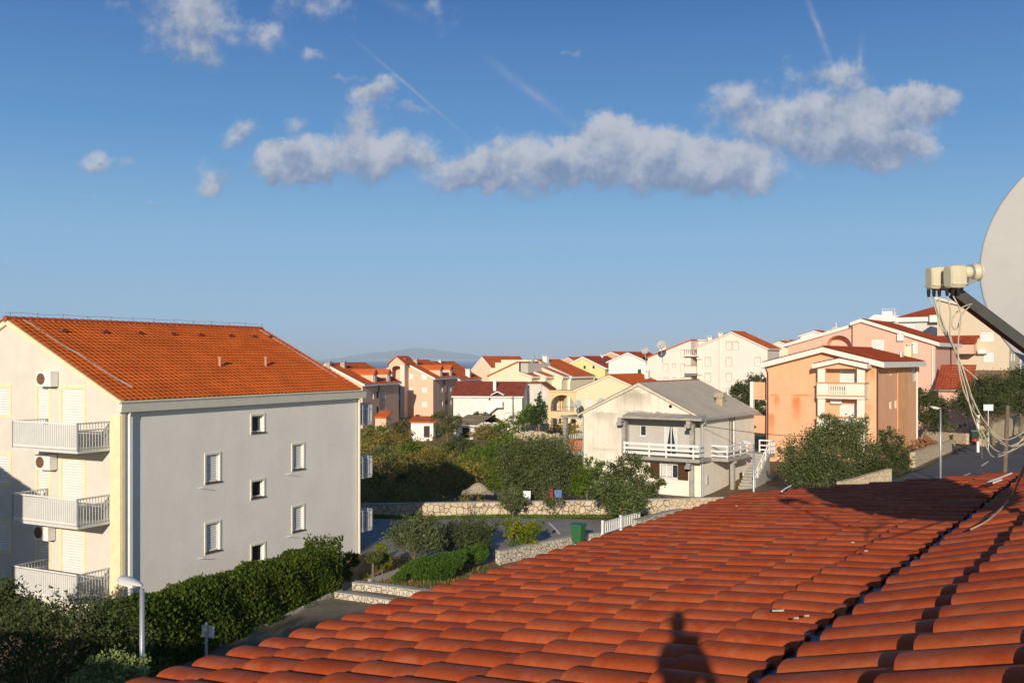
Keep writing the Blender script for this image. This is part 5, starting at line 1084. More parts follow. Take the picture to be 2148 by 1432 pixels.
def own_roof():
    rng = random.Random(5)
    base = thing('tiled_house', 'near house with terracotta barrel tiles and a bluish metal strip between its two roof slopes', 'house', (2., 4., 0.), 0)
    m = MB(); pan = MB()
    J0, J1 = -9, 37
    for j in range(J0, J1):
        for i in range(-1, 8):
            u = i * TL; L = TL + .055
            if i == -1: continue
            if i == 7: L = UB - u + .02
            jit = lambda s: rng.gauss(0, s)
            o = RO + EV * (j * TW + jit(.003)) + RU * (u + jit(.008)) + RN * (-.090 + jit(.0025))
            clay_tile(m, o, EV, (RU + EV * jit(.008)).normalized(), RN, L, .190, .168, .068, .018, rng)
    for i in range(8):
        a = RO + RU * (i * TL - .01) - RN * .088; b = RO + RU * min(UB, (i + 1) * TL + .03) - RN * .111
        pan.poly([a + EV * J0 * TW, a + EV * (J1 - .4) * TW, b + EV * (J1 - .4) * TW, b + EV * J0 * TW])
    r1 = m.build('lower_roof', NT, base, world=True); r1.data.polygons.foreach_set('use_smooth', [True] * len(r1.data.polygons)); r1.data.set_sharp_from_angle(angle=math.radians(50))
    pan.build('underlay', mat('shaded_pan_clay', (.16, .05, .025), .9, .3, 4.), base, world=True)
    m = MB(); J0b = -9
    for j in range(J0b, J1 + 1):
        for i in range(0, 9):
            jit = lambda s: rng.gauss(0, s)
            u = i * .405 + .03
            o = RO2 + EV * (j * TW + .07 + jit(.003)) + RU2 * (u + jit(.01)) + RN2 * (-.05 + jit(.003))
            p = o + RU2 * .18
            if p.y < 1.0 or (p.x < .75 and p.y < 1.6): continue
            clay_tile(m, o, EV, (RU2 + EV * jit(.008)).normalized(), RN2, .46, .200, .178, .076, .034, rng)
    r2 = m.build('upper_roof', NT, base, world=True); r2.data.polygons.foreach_set('use_smooth', [True] * len(r2.data.polygons)); r2.data.set_sharp_from_angle(angle=math.radians(50))
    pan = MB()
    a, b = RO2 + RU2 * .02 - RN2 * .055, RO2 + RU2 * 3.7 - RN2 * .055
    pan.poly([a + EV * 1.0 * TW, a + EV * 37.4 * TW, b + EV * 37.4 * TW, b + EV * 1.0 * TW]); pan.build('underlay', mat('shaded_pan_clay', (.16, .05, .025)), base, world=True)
    # crumpled metal strip with bits of mortar under the upper tiles
    fl = MB(); n = 90; prof = [(-.12, -.06), (.0, -.06), (.08, -.055), (.16, -.045), (.28, -.03)]
    V = []; Fq = []
    for k in range(n + 1):
        y = -9 * TW + (46.4 * TW) * k / n
        for q, (uu, zz) in enumerate(prof):
            p = RO + RU * (UB + uu + (rng.gauss(0, .008) if 0 < q < 4 else 0)) + RN * (zz + rng.gauss(0, .006)) + EV * y; V.append(tuple(p))
    for k in range(n):
        for q in range(4): i = k * 5 + q; Fq.append((i, i + 1, i + 6, i + 5))
    fl.v, fl.f = V, Fq
    fl.build('metal_strip', mat('blue_grey_zinc', (.12, .145, .175), .5, .3, 7., .3, 18, metal=.3), base, world=True)
    mo = MB()
    for k in range(34):
        p = RO + RU * (UB + rng.uniform(-.03, .08)) + EV * rng.uniform(0, 36) * TW + RN * (-.06); s = rng.uniform(.008, .022)
        mo.prism([p + EV * s * a + RU * s * b for a, b in ((-1, -.7), (.6, -1), (1.2, .3), (.2, 1), (-1, .6))], RN * s * .8)
    mo.build('mortar_crumbs', mat('pale_mortar', (.42, .38, .31), .95, .25, 9.), base, world=True).__setitem__('kind', 'stuff')
    # eaves: gutter and walls below
    g_ = MB()
    for k in range(10):
        a0, a1 = math.pi + math.pi * k / 10, math.pi + math.pi * (k + 1) / 10
        f = lambda a, y: RO + EV * y - RV * (.01) + RV * (.065 * math.cos(a) - .03) + Vector((0, 0, .065 * math.sin(a) - .085))
        g_.poly([f(a0, -9 * TW), f(a0, 36.8 * TW), f(a1, 36.8 * TW), f(a1, -9 * TW)])
    g_.build('gutter', mat('white_gutter', (.62, .66, .72), .35, .05), base, world=True)
    w_ = MB(); c = [RO + RV * .35 + EV * (-9 * TW), RO + RV * .35 + EV * (36.4 * TW), RO + RV * 9 + EV * (36.4 * TW), RO + RV * 9 + EV * (-9 * TW)]
    zt = [RO.z - .1 + .35 * math.tan(TH) - .06] * 2 + [RO.z + .35] * 2
    for k in range(4):
        p, q = c[k], c[(k + 1) % 4]; w_.poly([(p.x, p.y, -.5), (q.x, q.y, -.5), (q.x, q.y, zt[(k + 1) % 4]), (p.x, p.y, zt[k])])
    w_.build('wall', CREAM, base, world=True)
    return base
own_roof()
def upper_pt(u, row, lift=0.): return RO2 + RU2 * u + EV * row * TW + RN2 * lift
def lower_pt(u, row, lift=0.): return RO + RU * u + EV * row * TW + RN * lift

# small litter on the tiles
def litter(name, label, cat, pts, r, m, group=None):
    b = MB(); c = sum((Vector(p) for p in pts), Vector()) / len(pts); b.tube([Vector(p) - c for p in pts], r, 5); o = b.build(name, m); o.location = c; tag(o, label, cat, group)
def on_lower(px, py, lift=.03):
    r = Vector(((px - CX) / F, 1, -(py - HY) / F)); o = RO - Vector((0, 0, CZ)); t = (RN.dot(o) + lift) / RN.dot(r); p = r * t; p.z += CZ; return p
def on_upper(px, py, lift=.05):
    r = Vector(((px - CX) / F, 1, -(py - HY) / F)); o = RO2 - Vector((0, 0, CZ)); t = (RN2.dot(o) + lift) / RN2.dot(r); p = r * t; p.z += CZ; return p
PV = mat('white_plastic', (.72, .70, .66), .5, .06)
litter('plastic_strip', 'long white plastic strip lying by the metal strip near the far end of the roof', 'plastic strip', [on_lower(2068, 1012, .05), on_lower(2095, 1003, .05), on_lower(2122, 992, .06)], .008, PV)
litter('plastic_strip', 'shorter white plastic strip just below the long one on the far tiles', 'plastic strip', [on_lower(2084, 1012, .03), on_lower(2101, 1006, .035)], .008, PV)
litter('plastic_strip', 'thin pale strip on the far left corner of the tiled roof', 'plastic strip', [on_lower(1640, 1030, .02), on_lower(1648, 1024, .03), on_lower(1659, 1018, .04)], .009, PV)
for i, (px, py, lab) in enumerate(((1633, 1281, 'pale mortar sliver on the tile right of the shadow of a head'), (1693, 1292, 'small three-pointed mortar crumb on the near tiles by the metal strip'), (1671, 1297, 'small pale mortar crumb left of the three-pointed one'), (1789, 1138, 'whitish mortar crumb on the middle of the lower slope'), (1817, 1156, 'round white crumb on the lower slope near the strip'), (1545, 1061, 'single white speck on the far left tiles'))):
    p = on_lower(px, py, .012); b = MB(); s = .024 if i == 0 else .009
    b.prism([EV * s * .35 * a + RU * s * c for a, c in ((-1, -1), (.7, -.9), (1, .2), (.3, 1), (-.8, .7))], RN * .007); o = b.build('mortar_crumb', mat('pale_mortar', (.42, .38, .31))); o.location = p; tag(o, lab, 'debris', 'mortar crumbs on the tiles')

# ------------------------------------------------------------------ satellite dish
def dish():
    C = Vector((2.542, 3.741, CZ + .43)); az, ti, r = -2.527, .562, .672
    n = Vector((math.sin(az) * math.cos(ti), math.cos(az) * math.cos(ti), math.sin(ti))); a = n.cross(Vector((0, 0, 1))).normalized(); b = a.cross(n)
    root = thing('satellite_dish', 'large pale grey satellite dish with two cream receivers on a dark arm above the tiles', 'satellite dish', (C + b * -.9 - n * .1), 0)
    K, RG = 64, 10; V, Fq = [], []
    for side, off in ((0, 0.), (1, -.004)):
        for g in range(RG + 1):
            q = g / RG; dep = .10 * (q * q - 1)
            for k in range(K):
                t = 2 * math.pi * k / K; p = C + a * r * q * math.cos(t) + b * r * 1.08 * q * math.sin(t) + n * (dep + off); V.append(tuple(p))
    N = (RG + 1) * K
    for s in (0, 1):
        for g in range(RG):
            for k in range(K): i = s * N + g * K; Fq.append((i + k, i + (k + 1) % K, i + K + (k + 1) % K, i + K + k))
    m = MB(); m.v, m.f = V, Fq; refl = m.build('reflector', mat('dish_paint', (.42, .42, .405), .6, .05, 2.), root, world=True, smooth=True)
    rim = MB(); rim.tube([C + a * r * math.cos(t) + b * r * 1.08 * math.sin(t) - n * .006 for t in np.linspace(0, 2 * math.pi, K + 1)], .007, 6, False); rim.build('rim', mat('rim_paint', (.40, .40, .39), .5, .05), refl, world=True, smooth=True)
    CREAMP = mat('cream_plastic', (.60, .56, .40), .42, .05); BLK = mat('black_plastic', (.02, .02, .02), .5, .1)
    tip = at(2003, 612, 3.62); foot = C - b * r * 1.02 - n * .13 + Vector((.02, 0, -.02)); foot = at(2230, 783, 3.72)
    arm = MB(); d = (foot - tip).normalized(); s = d.cross(Vector((0, 0, 1))).normalized(); up = s.cross(d)
    arm.prism([tip + s * .019 + up * .017, tip - s * .019 + up * .017, tip - s * .019 - up * .023, tip + s * .019 - up * .023], foot - tip); arm.build('arm', mat('dark_arm_metal', (.10, .10, .095), .5, .15, 3., metal=.4), root, world=True)
    # mast and back bracket
    bk = C - n * .16 - b * .1; ms = MB(); ms.tube([bk - n * .1 + Vector((0, 0, .2)), bk - n * .1 + Vector((0, 0, -1.25))], .03, 10); ms.tube([C - n * .1 - b * .05, bk - n * .1], .05, 8); ms.tube([foot, bk - n * .1 - Vector((0, 0, .25))], .02, 6); ms.build('mast', METAL, root, world=True)
    # receivers: boxy cream housings whose horns point at the dish
    def lnb(px, py, dd, off, w):
        o = at(px, py, dd); hd = (C - n * .05 - o).normalized(); hd = Vector((hd.x, hd.y * .9, hd.z * .25)).normalized()
        x = hd; y = Vector((0, 0, 1)); z = x.cross(y).normalized(); y = z.cross(x)
        m = MB()
        def ring(s, hw, h0, h1, k=12):   # rounded-rectangle ring at distance s along the horn axis
            out = []
            for q in range(k):
                t = 2 * math.pi * q / k; c_, s_ = math.cos(t), math.sin(t)
                out.append(o + x * s + z * hw * math.copysign(abs(c_) ** .45, c_) + y * (h0 + (h1 - h0) * (.5 + .5 * math.copysign(abs(s_) ** .45, s_))))
            return out
        rings = [ring(-.034, .020, -.040, .030), ring(-.030, .026, -.046, .036), ring(.0, .029, -.048, .038), ring(.026, .027, -.046, .037), ring(.032, .022, -.04, .032)]
        k = 12; i0 = len(m.v)
        for rg in rings: m.v += [tuple(p) for p in rg]
        for g in range(len(rings) - 1):
            for q in range(k): m.f.append((i0 + g * k + q, i0 + g * k + (q + 1) % k, i0 + (g + 1) * k + (q + 1) % k, i0 + (g + 1) * k + q))
        m.f.append(tuple(i0 + q for q in range(k))); m.f.append(tuple(i0 + (len(rings) - 1) * k + q for q in range(k)))
        m.prism([o + x * -.032 + z * .029 - y * .030, o + x * .028 + z * .031 - y * .030, o + x * .028 + z * .031 - y * .033, o + x * -.032 + z * .029 - y * .033], z * -.062)
        lo = m.build('receiver', CREAMP, root, world=True)
        h_ = MB(); c0 = o + y * .012; h_.tube([c0 + x * .03, c0 + x * .05, c0 + x * .072, c0 + x * .078, c0 + x * .092], [.019, .023, .023, .032, .034], 14); h_.build('feed_horn', CREAMP, lo, world=True, smooth=True)
        cp = MB(); cp.tube([c0 + x * .092, c0 + x * .098, c0 + x * .103], [.034, .032, .014], 14); cp.build('horn_cap', WHITE, lo, world=True, smooth=True)
        cl = MB(); cl.tube([c0 + x * .056, c0 + x * .066], .027, 12); cl.prism([c0 + x * .05 - y * .022 + z * .01, c0 + x * .085 - y * .03 + z * .01, c0 + x * .085 - y * .034 + z * .01, c0 + x * .045 - y * .05 + z * .01], z * -.02); cl.build('clamp', METAL, lo, world=True)
        pg = MB(); outs = []
        for q in (-1, 0, 1):
            p = o + x * (-.012 + .014 * q) + z * .012 * q - y * .045; pg.tube([p, p - Vector((0, 0, .012)), p - Vector((0, 0, .028))], [.0065, .007, .005], 7); outs.append(p - Vector((0, 0, .026)))
        pg.build('plug', BLK, lo, world=True); return outs
    o1 = lnb(1965, 581, 3.60, 0, 0); o2 = lnb(2004, 578, 3.52, 0, 0)
    br = MB(); br.fbox(at(1962, 602, 3.63), Vector((1, 0, 0)), Vector((0, 1, 0)), 0, .1, -.012, .0, -.01, .01); br.tube([at(1990, 606, 3.6), tip], .012, 6); br.build('receiver_bracket', BLK, root, world=True)
    WIRE = mat('cream_cable', (.50, .46, .36), .55, .06)
    def spline(P, n=40):
        P = [P[0]] + P + [P[-1]]; out = []
        for k in range(1, len(P) - 2):
            for q in range(n // (len(P) - 3)):
                t = q / (n // (len(P) - 3)); a_, b_, c_, d_ = P[k - 1:k + 3]
                out.append(.5 * ((2 * b_) + (c_ - a_) * t + (2 * a_ - 5 * b_ + 4 * c_ - d_) * t * t + (3 * b_ - a_ - 3 * c_ + d_) * t ** 3))
        return out + [P[-2]]
    def cable(start, pts, r=.0026, nm='cable'):
        P = ([start] if start is not None else []) + [at(*p) for p in pts]; m = MB(); m.tube(spline(P), r, 7); m.build(nm, WIRE, root, world=True, smooth=True)
    cable(o1[0], [(1963, 650, 3.6), (1975, 690, 3.6), (2005, 735, 3.6), (2030, 810, 3.62), (2052, 885, 3.65), (2083, 940, 3.7), (2120, 945, 3.8), (2160, 900, 3.9)])
    cable(o1[1], [(1968, 655, 3.59), (1984, 700, 3.59), (2012, 752, 3.59), (2034, 820, 3.6), (2065, 885, 3.65), (2100, 925, 3.7), (2135, 935, 3.8), (2180, 905, 3.9)])
    cable(o1[2], [(1973, 660, 3.58), (1990, 705, 3.58), (2017, 765, 3.58), (2046, 850, 3.6), (2078, 900, 3.66), (2110, 922, 3.72), (2150, 905, 3.85), (2190, 880, 3.9)])
    cable(o2[0], [(1994, 655, 3.53), (1993, 700, 3.55), (2008, 750, 3.57), (2026, 815, 3.6), (2040, 870, 3.6), (2070, 940, 3.68), (2092, 958, 3.75), (2150, 930, 3.9), (2200, 900, 3.95)])
    cable(o2[1], [(2016, 660, 3.52), (2010, 720, 3.54), (2014, 790, 3.56), (2035, 850, 3.6), (2075, 905, 3.7), (2120, 935, 3.8), (2190, 890, 3.9)])
    cable(None, [(2040, 637, 3.62), (2018, 645, 3.56), (2000, 665, 3.55), (1998, 686, 3.55), (2008, 688, 3.56), (2018, 660, 3.57), (2036, 640, 3.62)])
    cable(None, [(2014, 765, 3.58), (2035, 782, 3.6), (2052, 797, 3.62)]); b_ = MB(); b_.tube([at(2050, 795, 3.62), at(2060, 808, 3.63)], .008, 7); b_.build('cable_joint', BLK, root, world=True)
    P = [at(2200, 880, 3.3), at(2150, 975, 3.4), on_upper(2122, 1040, .09), on_upper(2080, 1085, .07), on_upper(2036, 1110, .055)]; m = MB(); m.tube(spline(P), .006, 7); m.build('cable', mat('ochre_cable', (.40, .29, .17), .6, .1), root, world=True, smooth=True)
dish()

# ------------------------------------------------------------------ the photographer, whose head and made-up hat shade the tiles
def photographer():
    sc = bpy.data.objects
    me = bpy.data.meshes.new('person'); bx, by = -.05, -.17
    J = {'pelvis': (bx, by, -.80, .115), 'waist': (bx, by, -.64, .115), 'chest': (bx, by, -.44, .13), 'neckb': (bx, by + .0, -.27, .062), 'neck': (bx, by + .01, -.21, .055), 'jaw': (bx, by + .03, -.145, .062), 'head': (bx, by + .02, -.065, .078), 'crown': (bx, by + .01, -.01, .05),
         'shR': (bx + .15, by, -.325, .058), 'elR': (bx + .23, by + .06, -.50, .042), 'foR': (bx + .17, by + .10, -.28, .033), 'wrR': (bx + .115, by + .12, -.115, .026),
         'shL': (bx - .15, by, -.325, .058), 'elL': (bx - .22, by + .03, -.56, .042), 'wrL': (bx - .17, by + .17, -.74, .027),
         'hipR': (bx + .09, by, -.88, .088), 'knR': (bx + .10, by + .02, -1.28, .058), 'anR': (bx + .10, by - .02, -1.68, .04), 'toR': (bx + .11, by + .14, -1.735, .032),
         'hipL': (bx - .09, by, -.88, .088), 'knL': (bx - .10, by + .02, -1.28, .058), 'anL': (bx - .10, by - .02, -1.68, .04), 'toL': (bx - .11, by + .14, -1.735, .032)}
    E_ = [('pelvis', 'waist'), ('waist', 'chest'), ('chest', 'neckb'), ('neckb', 'neck'), ('neck', 'jaw'), ('jaw', 'head'), ('head', 'crown'), ('chest', 'shR'), ('shR', 'elR'), ('elR', 'foR'), ('foR', 'wrR'), ('chest', 'shL'), ('shL', 'elL'), ('elL', 'wrL'),
          ('pelvis', 'hipR'), ('hipR', 'knR'), ('knR', 'anR'), ('anR', 'toR'), ('pelvis', 'hipL'), ('hipL', 'knL'), ('knL', 'anL'), ('anL', 'toL')]
    def hand(w, fw, up, side, curl):
        J[w + 'p'] = tuple(Vector(J[w][:3]) + fw * .045) + (.020,); E_.append((w, w + 'p')); p = Vector(J[w + 'p'][:3])
        for k in range(4):
            pr = w + 'p'; q = p + side * (-.024 + .016 * k)
            for s in range(3): q = q + (fw * (.026 - .004 * s) * (1 - curl * s * .45) + up * .02 * curl * s * -1); nm = f'{w}f{k}{s}'; J[nm] = tuple(q) + (.0085 - .0008 * s,); E_.append((pr, nm)); pr = nm
        pr = w; q = Vector(J[w][:3])
        for s in range(3): q = q + (side * -.02 + fw * .02); nm = f'{w}t{s}'; J[nm] = tuple(q) + (.0095 - .001 * s,); E_.append((pr, nm)); pr = nm
    hand('wrR', Vector((-.25, .15, .9)).normalized(), Vector((0, 1, 0)), Vector((.4, -.9, .1)).normalized(), .5)
    hand('wrL', Vector((.1, .3, -1)).normalized(), Vector((0, -1, 0)), Vector((1, 0, 0)), .35)
    ks = list(J); me.from_pydata([(J[k][0], J[k][1], J[k][2] + CZ) for k in ks], [(ks.index(a), ks.index(b)) for a, b in E_], [])
    ob = bpy.data.objects.new('person', me); COL.objects.link(ob)
    md = ob.modifiers.new('skin', 'SKIN'); md.use_smooth_shade = True
    for k, sv in zip(ks, me.skin_vertices[0].data): sv.radius = (J[k][3],) * 2; sv.use_root = k == 'pelvis'
    sb = ob.modifiers.new('sub', 'SUBSURF'); sb.levels = 1; sb.render_levels = 2
    me.materials.append(mat('dark_clothes', (.05, .055, .08), .85, .15, 6.))
    tag(ob, 'unseen person in dark clothes with a hat made up for the shadow outline, holding a small camera before the face', 'person')
    def ball(mb, c, rx, ry, rz, full, ks_=16):
        i0 = len(mb.v); N = 10; end = math.pi if full else math.pi * .56
        for g in range(N):
            f = .001 + (end - .002) * g / (N - 1)
            for q in range(ks_): t = 2 * math.pi * q / ks_; mb.v.append((c.x + rx * math.sin(f) * math.cos(t), c.y + ry * math.sin(f) * math.sin(t), c.z + rz * math.cos(f)))
        for g in range(N - 1):
            for q in range(ks_): mb.f.append((i0 + g * ks_ + q, i0 + g * ks_ + (q + 1) % ks_, i0 + (g + 1) * ks_ + (q + 1) % ks_, i0 + (g + 1) * ks_ + q))
    ht = MB(); ball(ht, Vector((bx, by + .01, CZ - .05)), .093, .105, .10, False); h = ht.build('shadow_hat', mat('dark_wool', (.06, .05, .07), .95, .25, 40), None, smooth=True); h.parent = ob  # hat and its tall narrow top are made up for the shadow outline
    bb = MB(); ball(bb, Vector((bx - .02, by + .01, CZ + .112)), .036, .036, .072, True); b2 = bb.build('shadow_bobble', mat('dark_wool', (.06, .05, .07)), None, smooth=True); b2.parent = h
    cm = thing('compact_camera', 'small dark camera held before the face of the person', 'camera', (0, -.035, CZ), 0)
    b = MB(); b.box(-.045, .045, -.02, .012, -.035, .03); b.build('camera_body', mat('black_plastic', (.02, .02, .02)), cm, smooth=False); l = MB(); l.tube([(0, .0125, 0), (0, .03, 0)], .02, 14); l.build('lens', mat('black_plastic', (.02, .02, .02)), cm)
photographer()

# ------------------------------------------------------------------ walls, lamps, poles, bin, railing
def wall_run(name, label, pts, h, th, m, cap=None, capm=None, base=-.6):
    """free-standing wall along ground points, each with its own top height"""
    root = thing(name, label, 'wall', (*pts[0][:2], tz(*pts[0][:2])), 0)
    b, c = MB(), MB()
    for (p, q) in zip(pts[:-1], pts[1:]):
        P, Q = Vector((p[0], p[1], 0)), Vector((q[0], q[1], 0)); t = (Q - P).normalized(); n = Vector((t.y, -t.x, 0)) * th / 2
        zp, zq = p[2], q[2]; zb0, zb1 = min(zp - h, tz(*p[:2])) + base, min(zq - h, tz(*q[:2])) + base
        N = max(1, int((Q - P).length / .5)); top = [(P.lerp(Q, k / N), zp + (zq - zp) * k / N + (random.uniform(-.025, .025) if not cap else 0)) for k in range(N + 1)]
        for (A, za), (B, zb_) in zip(top[:-1], top[1:]):
            i = len(b.v); b.v += [(*(A + n).xy, zb0), (*(B + n).xy, zb1), (*(B + n).xy, zb_), (*(A + n).xy, za), (*(A - n).xy, zb0), (*(B - n).xy, zb1), (*(B - n).xy, zb_), (*(A - n).xy, za)]
            for f in ((0, 1, 2, 3), (7, 6, 5, 4), (3, 2, 6, 7), (0, 4, 5, 1), (1, 5, 6, 2), (4, 0, 3, 7)): b.f.append(tuple(i + k for k in f))
        if cap:
            n2 = n * 1.15; c.prism([(*(P + n2).xy, zp + .003), (*(Q + n2).xy, zq + .003), (*(Q + n2).xy, zq + cap), (*(P + n2).xy, zp + cap)], -n2 * 2)
    b.build('stonework', m, root, world=True)
    if cap: c.build('capping', capm or CONC, root, world=True)
    return root
def wp(px, py, d): p = at(px, py, d); return (p.x, p.y, p.z)
wall_run('stone_wall', 'long rubble stone wall behind the car park with a narrow grass verge', [wp(752, 1058, 60.5), wp(1000, 1053.5, 60.3), wp(1240, 1050, 60.2), wp(1410, 1046, 60.)], .9, .35, STONE, .06, CONC)
wall_run('stone_wall', 'paler short stone wall between the long wall and the grey-roofed house', [wp(1411, 1046, 59.9), wp(1520, 1043, 58.)], .9, .35, mat('pale_stone', (.62, .5, .34), .9, kind='stone', cell=3.5, col2=(.52, .40, .26), joint=(.4, .3, .2)), .05, CONC)
wall_run('retaining_wall', 'white stone retaining wall under the yellow-green shrub beside the green bin', [wp(1044, 1156, 48.4), wp(1125, 1139, 50.5), wp(1206, 1123, 52.6), wp(1262, 1117, 54)], 1.1, .3, STONEW, .05, CONC)
wall_run('retaining_wall', 'stone wall climbing behind the white railing at the roof edge', [wp(1330, 1092, 55), wp(1400, 1073, 58), wp(1500, 1058, 62)], .9, .3, STONEW, .06, CONC)
wall_run('garden_wall', 'upper of two low white stone walls across the garden path', [wp(742, 1221, 41.5), wp(800, 1227, 41.1), wp(905, 1241, 40)], .3, .3, STONEW, .06, CONC)
wall_run('garden_wall', 'lower of two low white stone walls at the end of the drive', [wp(706, 1241, 40.), wp(830, 1259, 38.8), wp(900, 1268, 38.2)], .3, .3, STONEW, .05, CONC)
wall_run('garden_wall', 'low white stone edging under the long hedge', [(-11.0, 31, tz(-11, 31) + .22), (-9.75, 34.3, tz(-9.75, 34.3) + .2), (-8.3, 38, tz(-8.3, 38) + .2), (-7.25, 40.9, tz(-7.25, 40.9) + .22)], .2, .3, STONEW)
wall_run('garden_kerb', 'thin concrete kerb slanting between the clipped juniper and the little topiary', [wp(775, 1213, 42.8), wp(848, 1190, 45.)], .2, .18, CONC)
wall_run('stone_wall', 'low sandstone wall at the near side of the street beside the big olive tree', [wp(1760, 1010, 62.), wp(1788, 1003, 63), wp(1866, 982, 65.)], .8, .35, mat('sandstone', (.60, .50, .34), .9, kind='stone', cell=3.5, col2=(.52, .42, .28), joint=(.42, .33, .22)))
wall_run('stone_wall', 'sandstone garden wall along the street in front of the orange house', [wp(1914, 951, 75), wp(1955, 938, 80.5), wp(1998, 924, 87), wp(1999, 926, 93)], 1.0, .4, MATS['sandstone'], .1, MATS['sandstone'])
wall_run('stone_wall', 'long low sandstone wall in front of the pink house', [wp(1925, 903, 99), wp(2030, 909, 93)], .9, .35, MATS['sandstone'])
wall_run('stone_wall', 'sandstone wall rising up the street at the right edge', [wp(2060, 893, 92), wp(2100, 882, 98), wp(2148, 866, 106), wp(2190, 852, 114)], 1.2, .4, MATS['sandstone'])
wall_run('stone_wall', 'pale broken stone wall in the scrub beside the arched porch', [wp(1106, 888, 135), wp(1150, 888, 137)], 2.2, .4, STONEW)
wall_run('stone_wall', 'thin old wall running down through the shaded scrub', [wp(945, 1007, 80), wp(1018, 983, 88)], .5, .2, CONC)

def lamp(label, px, py, d, hx, pole_px, L=.62, turn=0.):
    top = at(pole_px, py, d); g_ = tz(top.x, top.y); root = thing('street_lamp', label, 'street lamp', (top.x, top.y, g_), turn, 'street lamps'); H = top.z - g_
    m = MB(); m.tube([(0, 0, -.3), (0, 0, H * .5), (0, 0, H - .08)], [.075, .06, .045], 10); m.build('pole', METAL, root, smooth=True)
    hd = MB(); n = 10; prof = [(-.02, .035, .03), (.1, .09, .06), (.25, .15, .085), (.42, .17, .09), (.55, .13, .075), (.62, .05, .03)]
    for s, w, hh in prof:
        s = s * L / .62
        for k in range(n): t = 2 * math.pi * k / n; hd.v.append((hx * s, w * math.cos(t), H - .02 + s * .16 + hh * (math.sin(t) if math.sin(t) > 0 else math.sin(t) * .25)))
    for g in range(len(prof) - 1):
        for k in range(n): hd.f.append((g * n + k, g * n + (k + 1) % n, (g + 1) * n + (k + 1) % n, (g + 1) * n + k))
    hd.f.append(tuple(range(n))); hd.f.append(tuple(range(len(prof) * n - n, len(prof) * n))); ho = hd.build('lamp_head', mat('lamp_grey', (.60, .60, .60), .45, .06), root, smooth=True)
    gl = MB(); gl.prism([(hx * .16 * L / .62, -.1, H + .0), (hx * .5 * L / .62, -.11, H + .055), (hx * .5 * L / .62, .11, H + .055), (hx * .16 * L / .62, .1, H + .0)], (0, 0, -.06)); gl.build('diffuser', mat('frosted_glass', (.72, .72, .70), .2, .04), ho)
lamp('street lamp in front of the cream apartment block, rising from the olive bush', 290, 1226, 18.9, -1, 298, .58, 22)
lamp('street lamp in front of the white side landing of the weathered house', 1583, 928, 49, -1, 1581, .66, 0)
lamp('street lamp at the street with its head against the dark olive by the pink house', 1971, 856, 61, -1, 1973, .66, 0)
p = at(2112, 850, 52); g_ = tz(p.x, p.y); root = thing('utility_pole', 'weathered wooden utility pole behind the hanging cables', 'utility pole', (p.x, p.y, g_), 0)
m = MB(); m.tube([(-.25, 0, -.5), (-.1, 0, (p.z - g_) * .5), (.05, 0, p.z - g_)], [.14, .12, .10], 10); m.build('pole', DIM, root); m = MB(); m.tube([(-.14, -.12, (p.z - g_) * .35), (-.14, -.13, (p.z - g_) * .42)], .03, 6); m.build('step_bolt', METAL, root)
p = at(1076, 829, 136); g_ = tz(p.x, p.y); root = thing('utility_pole', 'thin bare pole standing before the long white house', 'utility pole', (p.x, p.y, g_), 0)
m = MB(); m.tube([(.1, 0, -1), (0, 0, p.z - g_)], [.14, .10], 8); m.build('pole', mat('grey_wood', (.24, .2, .16), .9, .2, 3.), root); m = MB(); m.box(-.25, .25, -.04, .04, p.z - g_ - .5, p.z - g_ - .42); m.build('cross_arm', DIM, root)
# signs
p = at(433, 1305, 27.); g_ = tz(p.x, p.y); root = thing('road_sign', 'small grey sign plate seen from behind on a thin post by the drive', 'sign', (p.x, p.y, g_), 18)
m = MB(); m.tube([(0, 0, -.3), (0, 0, p.z - g_)], .042, 8); m.build('post', METAL, root); m = MB(); H = p.z - g_; m.box(-.19, .22, .05, .062, H - .43, H - .09); m.build('plate', mat('sign_back', (.58, .57, .54), .5, .1), root); m = MB(); m.box(-.1, .1, .043, .05, H - .3, H - .27); m.build('clip', METAL, root)
p = at(2073, 848, 88); g_ = tz(p.x, p.y); root = thing('road_sign', 'white sign board on a thin post among the olives up the street', 'sign', (p.x, p.y, g_), 0)
H = p.z - g_; m = MB(); m.tube([(0, 0, -.3), (0, 0, H)], .05, 8); m.build('post', METAL, root); m = MB(); m.box(-.45, .42, -.07, -.05, H - .55, H); m.build('board', WHITE, root)
p = at(2051, 872, 86); root = thing('post', 'white gate post by the porch of the pink house', 'post', (p.x, p.y, tz(p.x, p.y)), 0); m = MB(); m.box(-.1, .1, -.1, .1, -.3, p.z - tz(p.x, p.y)); m.box(-.14, .14, -.14, .14, p.z - tz(p.x, p.y) + .004, p.z - tz(p.x, p.y) + .08); m.build('shaft', WHITE, root)
